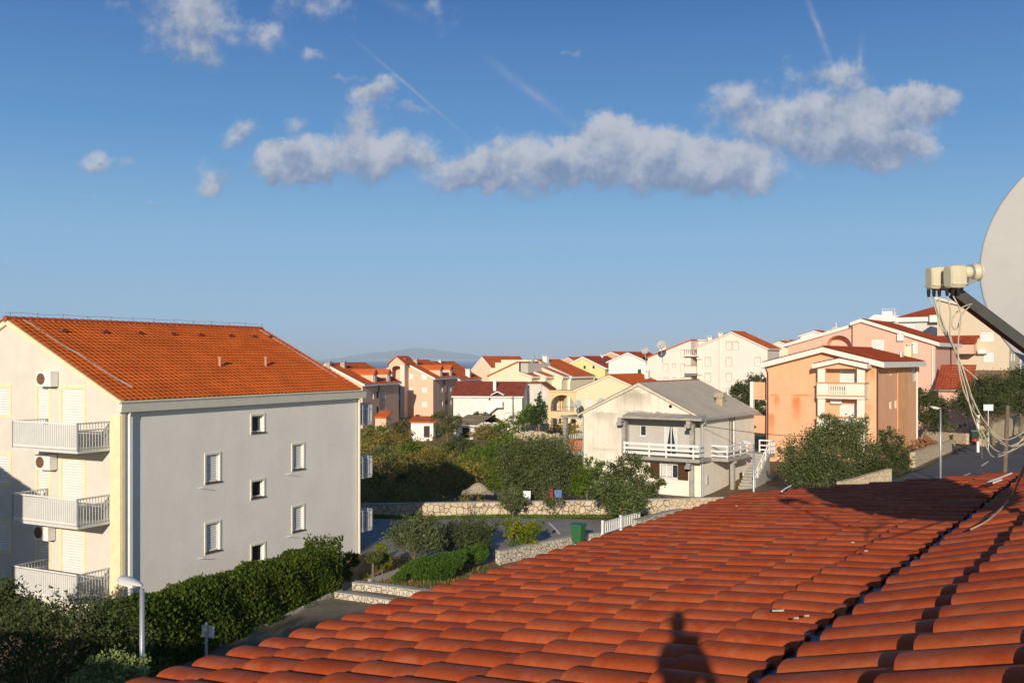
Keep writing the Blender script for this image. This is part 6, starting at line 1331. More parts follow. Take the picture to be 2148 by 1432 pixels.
# green wheeled bin
def bin_(label, px, py_top, d, w, hgt, turn, z0=None, mm=None):
    top = at(px, py_top, d); zb = top.z - hgt; root = thing('wheelie_bin', label, 'bin', (top.x, top.y, zb), turn)
    GB = mm or mat('green_plastic', (.035, .13, .045), .45, .08, 3.); m = MB(); a, b = w / 2, w * .42
    lo = [(-a * .8, -b * .8, .08), (a * .8, -b * .8, .08), (a * .8, b * .75, .08), (-a * .8, b * .75, .08)]; hi = [(-a, -b, hgt - .1), (a, -b, hgt - .1), (a, b, hgt - .1), (-a, b, hgt - .1)]
    m.v = lo + hi; m.f = [(3, 2, 1, 0), (4, 5, 6, 7)] + [(k, (k + 1) % 4, 4 + (k + 1) % 4, 4 + k) for k in range(4)]
    m.box(-a * 1.06, a * 1.06, -b * 1.06, b * 1.06, hgt - .16, hgt - .104); m.build('body', GB, root)
    l = MB(); l.prism([(-a * 1.08, -b * 1.12, hgt - .1), (-a * 1.08, -b * 1.1, hgt - .05), (-a * 1.08, 0, hgt), (-a * 1.08, b * 1.1, hgt - .03), (-a * 1.08, b * 1.1, hgt - .1)], (a * 2.16, 0, 0)); l.build('lid', mat('blue_green_lid', (.03, .12, .09), .4, .08), root)
    for s in (-1, 1):
        wv = MB(); wv.tube([(s * a * .82 - .03, b * .7, .1), (s * a * .82 + .03, b * .7, .1)], .11, 12); wv.build('wheel', mat('black_rubber', (.015, .015, .015), .8, .1), root)
    st = MB(); st.box(-.02, .13, -b * .93, -b * .93 + .03, hgt * .66, hgt * .74); st.build('sticker', WHITE, root)
    return root
bin_('green wheeled bin with a blue-green lid beside the white stone retaining wall', 1213, 1096, 51.5, .66, 1.08, 34)
p = at(2049, 898, 80); bin_('small dark green bin at the end of the sandstone wall by the street', 2046, 901, 80, .6, .9, 20, mm=mat('dark_green_plastic', (.012, .03, .012), .5, .1))
m = MB(); m.tube([(0, 0, 0), (0, 0, .2)], [.28, .22], 12); o = m.build('flower_tub', mat('red_plastic', (.40, .03, .02), .5, .1)); o.location = (at(2045, 923, 79).x, 79, zat(925, 79)); tag(o, 'low red tub on the ground in front of the small dark green bin', 'tub')
# white railing at the car park corner
a, b = at(1264.5, 1093, 53.2), at(1340.5, 1071, 57.5); L = (Vector((b.x, b.y)) - Vector((a.x, a.y))).length
root = thing('railing', 'short white picket railing at the corner of the car park', 'railing', (a.x, a.y, zat(1117, 53.2)), math.degrees(math.atan2(b.x - a.x, b.y - a.y)))
H0, H1 = a.z - zat(1117, 53.2), b.z - zat(1117, 53.2); ra = MB(); pk = MB()
for z in (-.04, -.62): ra.prism([(-.03, 0, H0 + z - .06), (.03, 0, H0 + z - .06), (.03, 0, H0 + z), (-.03, 0, H0 + z)], (0, L, H1 - H0))
ra.build('rail', WHITE, root)
for k in range(20): y = L * (k + .5) / 20; z = H0 + (H1 - H0) * (k + .5) / 20; pk.box(-.022, .022, y - .04, y + .04, z - .62, z - .05)
pk.build('picket', WHITE, root)
pp = MB()
for y in (0, L * .48, L): z = H0 + (H1 - H0) * y / L; pp.box(-.06, .06, y - .07, y + .07, -1.2, z + .06)
pp.build('post', WHITE, root)
# washing between the trees
def cloth(label, px0, px1, py0, py1, d, m):
    a, b = at(px0, py0, d), at(px1, py1, d); w, hh = b.x - a.x, a.z - b.z; V, Fq = [], []
    for j in range(9):
        for i in range(9): V.append((w * i / 8, .08 * math.sin(i * 1.9 + j * .3) , -hh * j / 8 * (1 + .06 * math.sin(i * 1.3))))
    o = npmesh('washing', V, gridfaces(9, 9), m, smooth=True); o.location = a; sd = o.modifiers.new('thickness', 'SOLIDIFY'); sd.thickness = .012; tag(o, label, 'laundry', 'washing hung between the trees')
cloth('white sheet hung out behind the stone wall', 1098, 1113, 1029, 1050, 63, mat('white_cloth', (.78, .78, .78), .9, .05)); cloth('blue cloth hung out left of the tree trunk', 1163, 1178, 1027, 1046, 63.5, mat('blue_cloth', (.12, .2, .42), .9, .1)); cloth('reddish cloth hung beside the blue one', 1153, 1160, 1024, 1046, 63.6, mat('red_cloth', (.3, .06, .05), .9, .1))
# heap of old roof tiles, sand heap, rocks
def heap(name, label, cat, px, py, d, w, hgt, m, n, s, kind=None):
    c = at(px, py, d); r = random.Random(n); b = MB()
    for k in range(n):
        u, v = r.gauss(0, .36), r.gauss(0, .3); q = max(0., 1 - u * u - v * v); p = Vector((u * w / 2, v * w / 3, hgt * q * r.random())); a1 = Vector((r.uniform(-1, 1), r.uniform(-1, 1), r.uniform(-.5, .5))).normalized(); b1 = a1.cross(Vector((.2, .1, 1))).normalized(); c1 = a1.cross(b1)
        q = [p + a1 * s * x + b1 * s * y * .6 for x, y in ((-1, -1), (1, -.8), (.9, 1), (-.8, .8))]; b.prism(q, c1 * s * r.uniform(.2, .7))
    o = b.build(name, m); o.location = c; return tag(o, label, cat, kind=kind)
heap('rubble_heap', 'brown heap of old roof tiles behind the sandstone wall by the orange house', 'rubble heap', 1940, 943, 84, 3.6, 1.3, mat('old_tile_rubble', (.26, .13, .06), .9, .35, 3.), 160, .16)
heap('rock_heap', 'pale heap of broken rock in front of the arched porch', 'rock heap', 1120, 918, 118, 7.5, .8, mat('pale_rock', (.55, .45, .31), .95, .25, 1.5), 200, .36)
c = at(1003, 1030, 70); V = []; n = 22
for j in range(n):
    for i in range(n): x, y = (i / (n - 1) - .5) * 2, (j / (n - 1) - .5) * 2; V.append((x * 1.15, y * 1.3, .72 * math.exp(-2.2 * (x * x + y * y)) + random.uniform(0, .03) - .1))
o = npmesh('sand_heap', V, gridfaces(n, n), mat('sand', (.46, .37, .25), .95, .12, 2.), smooth=True); o.location = c; tag(o, 'pale heap of sand behind the stone wall at the edge of the long shadow', 'sand heap')

def roof_dish(label, px, py, d, r, az=205):
    c = at(px, py, d); root = thing('satellite_dish', label, 'satellite dish', c, 0); n = Vector((math.sin(math.radians(az)), math.cos(math.radians(az)), .45)).normalized(); a = n.cross(Vector((0, 0, 1))).normalized(); b = a.cross(n); m = MB(); K = 20
    for sd in (0, -.02):
        for q in (0, .5, 1):
            for k in range(K): t = 2 * math.pi * k / K; m.v.append(tuple(c + (a * math.cos(t) + b * math.sin(t) * 1.08) * r * q + n * (.22 * r * (q * q - 1) + sd)))
        i = len(m.v) - 3 * K
        for g in range(2):
            for k in range(K): m.f.append((i + g * K + k, i + g * K + (k + 1) % K, i + (g + 1) * K + (k + 1) % K, i + (g + 1) * K + k))
    m.build('reflector', mat('dish_paint', (.42, .42, .405)), root, world=True, smooth=True); m = MB(); m.tube([c - b * r, c - b * r * .6 + n * r * .9], .03, 5); m.tube([c - b * r * .6 + n * r * .85, c - b * r * .55 + n * r * 1.0], .07, 6); m.tube([c - n * .1, c - n * .35, c - n * .35 - Vector((0, 0, 1.6 * r + .5))], .045, 6); m.build('bracket', METAL, root, world=True)
roof_dish('grey dish on the right pillar of the arched porch', 1211, 847, 139, .62); roof_dish('grey dish half hidden by the roof of the weathered house', 1260, 843, 138, .62)
roof_dish('pale dish on the roof of the cream terrace against the sea', 1118, 754, 176, .75, 250); roof_dish('white dish by the chimney of the pale pink wing', 1387, 723, 171, .8); roof_dish('small white dish above the mint house roof', 1353, 735, 186, .7); roof_dish('white dish on the skyline left of the pink house', 1752, 690, 118, .42); roof_dish('small white dish behind the pointed pale pink gable', 1590, 713, 190, .55)
def aerial(label, px, py0, py1, d):
    a, b = at(px, py0, d), at(px, py1, d); root = thing('aerial', label, 'aerial', b, 0); H = a.z - b.z; m = MB(); m.tube([(0, 0, -.5), (0, 0, H)], .035, 5); m.build('mast', METAL, root); m = MB()
    for k, w in enumerate((.55, .45, .6, .4)): m.tube([(-w, .1 * k, H - .2 - .25 * k), (w, .1 * k, H - .2 - .25 * k)], .02, 4)
    m.build('dipoles', METAL, root)
aerial('thin roof aerial on the skyline left of the pink house', 1754, 676, 696, 118); aerial('roof aerial behind the pointed pale pink gable', 1592, 702, 722, 190); aerial('roof aerial above the mint house', 1353, 724, 742, 186)

# ------------------------------------------------------------------ plants
OLIVE = mat('olive_leaves', (0.106, 0.126, 0.045), .8, kind='leaf', col2=(0.166, 0.187, 0.079), col3=(0.073, 0.103, 0.024), spec=.1)
OLIVE_D = mat('dark_olive_leaves', (0.061, 0.080, 0.026), .8, kind='leaf', col2=(0.105, 0.125, 0.045), col3=(0.049, 0.066, 0.015), spec=.1)
FRESH = mat('fresh_leaves', (0.084, 0.149, 0.016), .8, kind='leaf', col2=(0.161, 0.221, 0.027), col3=(0.059, 0.107, 0.014), spec=.1)
GLOSS = mat('glossy_hedge_leaves', (0.033, 0.066, 0.008), .8, kind='leaf', col2=(0.070, 0.108, 0.014), col3=(0.105, 0.122, 0.014), spec=.1, patch=.7)
YELG = mat('yellow_green_leaves', (0.062, 0.108, 0.010), .8, kind='leaf', col2=(0.112, 0.160, 0.014), col3=(0.336, 0.308, 0.014), spec=.1, patch=1.4)
BRUSH = mat('brown_brush_leaves', (0.186, 0.154, 0.035), .8, kind='leaf', col2=(0.263, 0.182, 0.054), col3=(0.121, 0.160, 0.024), spec=.1, patch=.35)
JUNI = mat('juniper_leaves', (0.062, 0.125, 0.017), .8, kind='leaf', col2=(0.094, 0.173, 0.024), col3=(0.047, 0.101, 0.015), spec=.1)
SILVER = mat('silvery_leaves', (0.179, 0.228, 0.079), .8, kind='leaf', col2=(0.258, 0.308, 0.122), col3=(0.112, 0.160, 0.036), spec=.1)
CONI = mat('conifer_leaves', (0.034, 0.063, 0.016), .8, kind='leaf', col2=(0.056, 0.097, 0.022), col3=(0.050, 0.068, 0.014), spec=.1)
TIMBER = mat('grey_bark', (.17, .13, .09), .95, .3, 5., .4, 20)
NPR = np.random.default_rng(11)
def leaf_arrays(blobs, n, leaf, asp=2.2, shell=.45, up=.25, tuft=0):
    """n leaf quads through the blobs' volume, most of them near the surface, gathered in tufts"""
    B = np.array(blobs, float); vol = B[:, 3] * B[:, 4] + B[:, 3] * B[:, 5]; idx = NPR.choice(len(B), n, p=vol / vol.sum())
    if tuft:
        nt_ = max(1, n // (tuft * 3)); ti = NPR.choice(len(B), nt_, p=vol / vol.sum()); dt = NPR.normal(size=(nt_, 3)); dt /= np.linalg.norm(dt, axis=1)[:, None]; rt = shell + (1.06 - shell) * NPR.random(nt_) ** .7
        ct = B[ti, :3] + dt * rt[:, None] * B[ti, 3:6]; k = NPR.integers(0, nt_, n); P = ct[k] + NPR.normal(size=(n, 3)) * (B[ti[k], 3:6].mean(1) * .165)[:, None]; d = dt[k]
    else:
        d = NPR.normal(size=(n, 3)); d /= np.linalg.norm(d, axis=1)[:, None]; r = shell + (1.05 - shell) * NPR.random(n) ** .6; P = B[idx, :3] + d * r[:, None] * B[idx, 3:6]
    a = d * .7 + NPR.normal(size=(n, 3)) * .8 + np.array([0, 0, up]); a /= np.linalg.norm(a, axis=1)[:, None]
    b = np.cross(a, NPR.normal(size=(n, 3))); b /= np.linalg.norm(b, axis=1)[:, None] + 1e-9
    s = leaf * (.6 + .8 * NPR.random(n))[:, None]; a = a * s; b = b * s / asp
    V = np.stack([P - a * .5, P + b * .5 - a * .05, P + a * .5, P - b * .5 - a * .05], 1).reshape(-1, 3)
    return V, np.arange(len(V)).reshape(-1, 4)
def px_blobs(d, L):
    out = []
    for q in L:
        px, py, rx, ry = q[:4]; dd = d + (q[4] if len(q) > 4 else 0); p = at(px, py, dd); out.append((p.x, p.y, p.z, rx / F * dd, min(rx, ry * 1.6) / F * dd, ry / F * dd))
    return out
def limbs(root, base, blobs, r0, m=TIMBER, n=5, name='trunk', fork=.35):
    b = MB(); base = Vector(base); bs = sorted(blobs, key=lambda q: -q[3] * q[5]); cen = sum((Vector(q[:3]) for q in bs), Vector()) / len(bs); top = base.lerp(cen, fork)
    b.tube([base - Vector((0, 0, .4)), base.lerp(top, .5) + Vector((random.uniform(-.1, .1) * r0 * 5, 0, 0)), top], [r0, r0 * .85, r0 * .72], 8)
    for q in bs[:n]:
        c = Vector(q[:3]); mid = top.lerp(c, .5) + Vector((random.uniform(-.2, .2), random.uniform(-.2, .2), .15)) * (c - top).length * .4
        b.tube([top, mid, c], [r0 * .6, r0 * .4, r0 * .15], 6)
        for k in range(3): e = c + Vector((random.uniform(-.7, .7) * q[3], random.uniform(-.7, .7) * q[4], random.uniform(.0, .8) * q[5])); b.tube([c.lerp(mid, .3), c.lerp(e, .5) + Vector((0, 0, .05)), e], [r0 * .28, r0 * .2, r0 * .07], 5)
    return b.build(name, m, root, world=True)
def plant(name, label, cat, d, L, m, base=None, leaf=.12, dens=1., r0=.09, group=None, asp=2.2, shell=.3, tuft=14, n=None, crown='crown', trunk='trunk', nl=5, fork=.35, up=.25):
    blobs = px_blobs(d, L)
    if base is None: x, y = np.mean([q[0] for q in blobs]), np.mean([q[1] for q in blobs])
    else: p = at(base[0], HY, d + (base[1] if len(base) > 1 else 0)); x, y = p.x, p.y
    g_ = tz(x, y); root = thing(name, label, cat, (x, y, g_), 0, group)
    leaf = max(leaf, 1.9 * 2.1 / F * d); area = sum(math.pi * q[3] * q[5] for q in blobs); n = n or int(dens * 7 * area / (leaf * leaf / asp))
    n = min(n, 45000)
    V, Fq = leaf_arrays(blobs, n, leaf, asp, shell, up, tuft); V = V - np.array(root.location); npmesh(crown, V, Fq, m, root)
    limbs(root, (x, y, g_), blobs, r0, n=nl, name=trunk, fork=fork)
    return root
# big dark bush with the lamp, bottom left; silvery shrub before it
plant('olive_bush', 'big dark olive bush in the bottom left corner around the lamp post', 'bush', 20.5, [(40, 1360, 110, 100), (150, 1340, 95, 90, -.4), (225, 1330, 80, 80), (95, 1320, 60, 45), (200, 1320, 50, 40), (262, 1372, 50, 70, .3), (60, 1470, 130, 80, -.8), (190, 1450, 110, 80), (300, 1440, 60, 60, .5), (-40, 1330, 70, 80), (150, 1290, 24, 26), (95, 1290, 22, 20)], OLIVE_D, (130,), .085, 1.1, .09, n=24000)
plant('silvery_shrub', 'small silvery green shrub at the foot of the lamp post', 'bush', 16.5, [(225, 1420, 50, 48), (190, 1445, 50, 40), (275, 1405, 32, 40), (250, 1455, 70, 50), (310, 1440, 30, 35), (205, 1398, 22, 22)], SILVER, (230,), .075, 1.3, .03, n=6500)
plant('olive_bush', 'dark bush at the left edge in the shade of the balconies', 'bush', 30, [(10, 1260, 50, 40), (-30, 1250, 50, 40), (55, 1275, 40, 30)], OLIVE_D, (0,), .1, 1., .06)
# long hedge along the apartment block
def hedge(name, label, P, Q, zP, zQ, w, m, leaf, n, core, bumps=.18, cat='hedge'):
    """clipped hedge between two ground points, top heights zP and zQ, leaves on the skin of a dark core added to block light"""
    P, Q = Vector(P), Vector(Q); L = (Q - P).length; t = (Q - P) / L; nv = Vector((t.y, -t.x, 0)); root = thing(name, label, cat, (P.x, P.y, tz(P.x, P.y)), 0)
    u = NPR.random(n); side = NPR.random(n); V = np.zeros((n, 3)); nn = np.zeros((n, 3))
    g0, g1 = tz(P.x, P.y), tz(Q.x, Q.y); zt = zP + (zQ - zP) * u + bumps * (np.sin(u * L * 1.9) + .7 * np.sin(u * L * 4.3 + 1)) * .5; zg = g0 + (g1 - g0) * u
    h = zt - zg; s = np.where(side < .33, NPR.random(n) * 2 - 1, np.where(side < .86, 1., -1.)); zz = np.where(side < .33, 1., NPR.random(n) ** .9)
    rnd = np.where(zz > .8, np.sqrt(np.clip(1 - ((zz - .8) / .2) ** 2 * .5, 0, 1)), 1.); wob = 1 + .07 * np.sin(u * L * 2.7 + zz * 5) + NPR.normal(size=n) * .05
    V[:, 0] = P.x + t.x * L * u + nv.x * s * w / 2 * rnd * wob; V[:, 1] = P.y + t.y * L * u + nv.y * s * w / 2 * rnd * wob; V[:, 2] = zg + h * (zz * (1 - .04 * s * s)) + NPR.normal(size=n) * .05
    end = NPR.random(n) < .08; ue = np.where(NPR.random(n) < .5, 1., 0.); V[end, 0] = P.x + t.x * L * ue[end] + nv.x * (NPR.random(end.sum()) * 2 - 1) * w / 2; V[end, 1] = P.y + t.y * L * ue[end] + nv.y * (NPR.random(end.sum()) * 2 - 1) * w / 2
    nn[:, 0], nn[:, 1], nn[:, 2] = nv.x * s, nv.y * s, np.where(side < .33, 1., .25)
    a = nn * .6 + NPR.normal(size=(n, 3)) * .75; a /= np.linalg.norm(a, axis=1)[:, None]; b = np.cross(a, NPR.normal(size=(n, 3))); b /= np.linalg.norm(b, axis=1)[:, None]
    sz = leaf * (.6 + .8 * NPR.random(n))[:, None]; a, b = a * sz, b * sz / 1.9
    W = np.stack([V - a * .5, V + b * .5, V + a * .5, V - b * .5], 1).reshape(-1, 3) - np.array(root.location); npmesh('foliage', W, np.arange(len(W)).reshape(-1, 4), m, root)
    c = MB(); N = 24; w2 = w * .74
    for k in range(N):
        for q in range(2):
            uu = (k + q) / N; p = P + t * L * min(max(uu, .02), .98); zt_ = (zP + (zQ - zP) * uu) - .22 + bumps * (math.sin(uu * L * 1.9) + .7 * math.sin(uu * L * 4.3 + 1)) * .5; zg_ = g0 + (g1 - g0) * uu - .3
            c.v += [tuple(p + nv * w2 / 2 + Vector((0, 0, zg_))), tuple(p + nv * w2 / 2 + Vector((0, 0, zt_))), tuple(p - nv * w2 / 2 + Vector((0, 0, zt_))), tuple(p - nv * w2 / 2 + Vector((0, 0, zg_)))]
        i = k * 8
        for q in range(3): c.f.append((i + q, i + q + 1, i + q + 5, i + q + 4))
    c.f += [(0, 1, 2, 3), (N * 8 - 4, N * 8 - 3, N * 8 - 2, N * 8 - 1)]; c.build('blocker_core', core, root, world=True); return root
CORE = mat('dark_core', (.022, .026, .010), .95, .4, 3.)  # dark filler inside the hedge, added to block light
hp, hq = at(300, 752, 29.4), at(700, 752, 41.2)
hedge('hedge', 'long glossy green hedge along the grey side wall of the apartment block', (-12.1, 29.6, 0), (-8.0, 41.3, 0), zat(1264, 30.2), zat(1146, 41.5), 1.7, GLOSS, .14, 40000, CORE, .13)
plant('bush', 'round dark bush at the far corner of the apartment block, beyond the hedge end', 'bush', 43.5, [(732, 1180, 22, 24), (725, 1200, 18, 22), (745, 1175, 13, 14)], GLOSS, (733,), .13, 1.1, .04)
# garden shrubs in the middle
plant('shrub', 'grey-green shrub with bare forked stems in the garden bed', 'shrub', 46.5, [(872, 1110, 45, 28), (850, 1120, 38, 24, -.5), (905, 1115, 36, 30, .4), (880, 1138, 50, 26, -.6), (835, 1125, 22, 15), (890, 1090, 26, 16)], OLIVE, (868,), .11, .8, .07, nl=6, fork=.25, trunk='stems')
plant('shrub', 'dark olive shrub behind the clipped juniper, right of the forked one', 'shrub', 49, [(955, 1118, 36, 26), (990, 1112, 34, 26, .4), (1020, 1115, 26, 28, .8), (940, 1135, 30, 18), (1000, 1140, 30, 22), (1035, 1105, 16, 14)], OLIVE_D, (985,), .12, .95, .06)
plant('shrub', 'yellow-green shrub on the white stone retaining wall', 'shrub', 50.5, [(1078, 1108, 22, 20), (1110, 1108, 24, 20), (1095, 1128, 30, 20), (1128, 1102, 13, 11), (1068, 1098, 13, 12), (1105, 1140, 22, 10)], YELG, (1095,), .13, 1.1, .05)
plant('shrub', 'clipped juniper mound, the larger front one beside the path', 'shrub', 44.5, [(905, 1192, 52, 26), (868, 1205, 34, 24), (935, 1180, 36, 22, .6), (890, 1215, 40, 18, -.4), (960, 1168, 20, 14, .8)], JUNI, (905,), .09, 1.4, .04, shell=.75, tuft=0)
plant('shrub', 'smaller clipped juniper mound at the upper end of the path', 'shrub', 47.3, [(993, 1163, 24, 19), (1008, 1158, 18, 18), (975, 1165, 16, 14)], JUNI, (995,), .09, 1.4, .04, shell=.75, tuft=0)
plant('shrub', 'little juniper ball at the near end of the larger mound', 'shrub', 43, [(838, 1212, 14, 13)], JUNI, (838,), .09, 1.4, .03, shell=.75, tuft=0)
plant('topiary', 'small topiary with one clipped ball on a bent stem', 'topiary', 43.6, [(787, 1166, 18, 11), (778, 1171, 12, 9)], mat('topiary_leaves', (.085, .105, .022), .6, kind='leaf', col2=(.12, .14, .03), col3=(.07, .09, .02)), (782,), .09, 1.5, .07, shell=.7, tuft=0, nl=1, fork=.7)
plant('shrub', 'yellowish green shrub standing behind the little topiary', 'shrub', 44.6, [(800, 1160, 17, 18), (806, 1180, 14, 18), (797, 1148, 10, 9)], YELG, (802,), .11, 1.1, .04)
# trees around the weathered house
plant('olive_tree', 'wide olive tree in front of the brick parapet of the weathered house', 'tree', 65, [(1125, 950, 48, 38), (1170, 955, 46, 45, .5), (1080, 965, 42, 42, -.3), (1140, 1000, 55, 36), (1195, 990, 36, 42, .8), (1085, 1010, 36, 30), (1115, 1035, 32, 18)], OLIVE, (1150,), .13, .95, .18)
plant('olive_tree', 'olive tree with arching boughs left of the widest olive', 'tree', 67, [(1050, 945, 34, 32), (1040, 975, 26, 34), (1065, 1000, 36, 32), (1060, 920, 22, 14), (1045, 1015, 24, 18)], FRESH, (1062,), .13, .9, .12)
plant('fig_tree', 'low leafy tree under the balcony of the weathered house', 'tree', 64, [(1325, 970, 28, 22), (1295, 988, 28, 24), (1352, 990, 22, 24), (1320, 1005, 46, 22), (1375, 1012, 15, 18), (1265, 1005, 26, 22), (1345, 1025, 40, 20), (1385, 1020, 12, 16)], mat('fig_leaves', (.070, .095, .022), .55, kind='leaf', col2=(.13, .14, .035), col3=(.05, .075, .02)), (1345,), .16, .9, .11)
plant('bush', 'bright green bush between the wide olive and the low leafy tree', 'bush', 64.5, [(1230, 1005, 28, 28), (1250, 985, 20, 24), (1215, 1022, 24, 18), (1238, 965, 10, 12)], FRESH, (1230,), .15, 1., .06)
plant('shrub', 'rounded shrub with drooping leaves in front of the stone wall', 'shrub', 57, [(1290, 1035, 46, 26), (1325, 1040, 34, 28), (1258, 1030, 26, 18), (1300, 1060, 46, 20), (1335, 1060, 26, 18), (1280, 1015, 26, 14)], mat('drooping_leaves', (.075, .110, .028), .5, kind='leaf', col2=(.135, .17, .05), col3=(.055, .085, .02)), (1310,), .19, 1., .08, asp=2.8, up=-.3)
plant('olive_tree', 'small olive tree on the verge before the long stone wall', 'tree', 58.6, [(1076, 1042, 24, 20), (1063, 1050, 18, 16), (1090, 1052, 16, 15), (1075, 1062, 20, 10)], OLIVE, (1076,), .12, 1., .05)
plant('rose_bush', 'thin straggling bush with yellowish leaves before the long stone wall', 'bush', 58.8, [(1150, 1047, 15, 9), (1168, 1050, 15, 10), (1158, 1062, 18, 12), (1182, 1042, 10, 7), (1163, 1078, 6, 5)], mat('rose_leaves', (.11, .12, .03), .6, kind='leaf', col2=(.18, .16, .05), col3=(.07, .09, .02)), (1162,), .11, .55, .03)
plant('sapling', 'bare little sapling on the verge left of the small olive', 'sapling', 58.9, [(986, 1060, 7, 6), (990, 1072, 5, 5)], OLIVE, (989,), .1, .4, .06)
plant('tree', 'dark rounded tree between the weathered house and the orange house', 'tree', 108, [(1560, 825, 26, 26), (1582, 805, 22, 22, 1), (1585, 840, 24, 30), (1545, 815, 14, 14), (1570, 870, 36, 28), (1600, 800, 16, 18, 1)], OLIVE_D, (1575,), .22, 1.1, .2)
plant('olive_tree', 'huge olive tree in front of the orange house', 'tree', 66, [(1765, 912, 46, 32), (1720, 922, 36, 30), (1800, 895, 26, 24, .6), (1690, 955, 48, 44), (1745, 960, 60, 46, -.8), (1665, 985, 36, 32), (1800, 940, 42, 40), (1725, 995, 60, 26, -1), (1740, 882, 22, 18), (1650, 945, 18, 22)], OLIVE, (1735,), .15, .95, .22)
plant('olive_tree', 'second olive tree, growing into the right flank of the huge one', 'tree', 67.5, [(1868, 925, 24, 24), (1885, 950, 28, 28), (1850, 965, 44, 34), (1830, 990, 48, 22), (1890, 980, 22, 24), (1858, 905, 12, 12)], OLIVE_D, (1860,), .13, 1., .16)
plant('olive_tree', 'olive tree between the orange house and the pink house', 'tree', 96, [(1945, 835, 24, 22), (1965, 855, 24, 24), (1935, 865, 22, 26), (1955, 880, 26, 18), (1930, 825, 12, 12)], OLIVE_D, (1940,), .18, 1.1, .16)
plant('olive_tree', 'spreading dark olive tree beside the white sign board', 'tree', 93, [(2040, 820, 34, 26), (2075, 810, 34, 30, 1), (2020, 845, 24, 24), (2060, 850, 44, 26), (2105, 815, 30, 30, 2), (2095, 850, 30, 24, 1)], OLIVE_D, (2085,), .18, 1.1, .2)
plant('olive_tree', 'dark olive tree at the right edge above the sandstone wall', 'tree', 99, [(2140, 800, 34, 30), (2170, 810, 40, 40), (2130, 835, 30, 28), (2160, 850, 36, 24)], OLIVE_D, (2140,), .18, 1.1, .2)
plant('bush', 'green bush by the small dark bin up the street', 'bush', 81, [(2062, 912, 10, 9), (2056, 904, 7, 6)], FRESH, (2060,), .14, 1., .04)
plant('bush', 'low row of plants on the terrace before the pink house', 'bush', 96, [(1990, 893, 14, 7), (2012, 894, 14, 6), (1972, 892, 8, 6)], OLIVE, (1992,), .14, .9, .04)
# farther trees
plant('conifer', 'dark pointed conifer beside the arched porch', 'tree', 128, [(1131, 830, 5, 14), (1130, 845, 9, 12), (1129, 862, 14, 14), (1128, 878, 18, 14), (1145, 858, 10, 16), (1120, 872, 12, 12)], CONI, (1130,), .25, 1.4, .2, nl=3, fork=.6)
plant('tree', 'broad green tree at the foot of the dark conifer', 'tree', 130, [(1105, 872, 20, 16), (1088, 882, 16, 14), (1110, 858, 14, 10), (1095, 895, 22, 9)], FRESH, (1100,), .25, 1.1, .16)
plant('tree', 'light olive-green tree standing before the white sheds', 'tree', 141, [(935, 872, 22, 12), (920, 885, 18, 14), (950, 888, 20, 16), (938, 900, 22, 14), (960, 878, 12, 10), (915, 872, 12, 8)], mat('light_olive_leaves', (.105, .115, .035), .6, kind='leaf', col2=(.15, .15, .055), col3=(.08, .085, .025)), (940,), .26, .85, .2)
plant('tree', 'round green tree by the tiny lean-to, right of the cream block', 'tree', 148, [(782, 905, 18, 14), (800, 900, 16, 14), (770, 918, 16, 12), (795, 918, 18, 12)], FRESH, (786,), .28, 1.1, .2)
plant('tree', 'olive-brown tree left of the white shed', 'tree', 150, [(838, 898, 18, 16), (850, 888, 12, 10), (825, 908, 16, 12), (845, 912, 20, 12)], mat('olive_brown_leaves', (.10, .092, .030), .65, kind='leaf', col2=(.14, .12, .045), col3=(.07, .08, .02)), (840,), .28, 1.1, .2)
plant('bush', 'dark green bush beside the stair of the long white house', 'bush', 152, [(1012, 872, 17, 9), (1000, 876, 12, 8), (1028, 877, 12, 8)], CONI, (1012,), .26, 1.2, .12)
plant('tree', 'bright green shrubs between shed and thin pole', 'tree', 138, [(1052, 895, 18, 10), (1070, 885, 12, 10), (1038, 902, 14, 8)], FRESH, (1055,), .26, 1., .14)
def palm(px, py, d):
    c = at(px, py, d); g_ = tz(c.x, c.y); root = thing('palm_tree', 'small palm with drooping fronds at the foot of the salmon apartments', 'palm', (c.x, c.y, g_), 0); m = MB(); m.tube([(0, 0, -.5), (0, 0, c.z - g_)], [.3, .22], 8); m.build('trunk', TIMBER, root)
    b = MB(); H = c.z - g_
    for k in range(26):
        t = 2 * math.pi * k / 26 + random.uniform(-.1, .1); el = random.uniform(.1, 1.2); R_ = random.uniform(1.6, 2.3); o = None
        for s in range(6):
            q = s / 5; p = Vector((math.cos(t) * R_ * q * math.cos(el * (1 - q * .5)), math.sin(t) * R_ * q * math.cos(el * (1 - q * .5)), H + R_ * (math.sin(el) * q - .75 * q * q))); w = .22 * math.sin(math.pi * min(q + .12, 1)) + .02; n = Vector((-math.sin(t), math.cos(t), 0)) * w
            if o: b.poly([o[0] + o[1], p + n, p - n, o[0] - o[1]])
            o = (p, n)
    b.build('fronds', CONI, root)
palm(875, 876, 172)
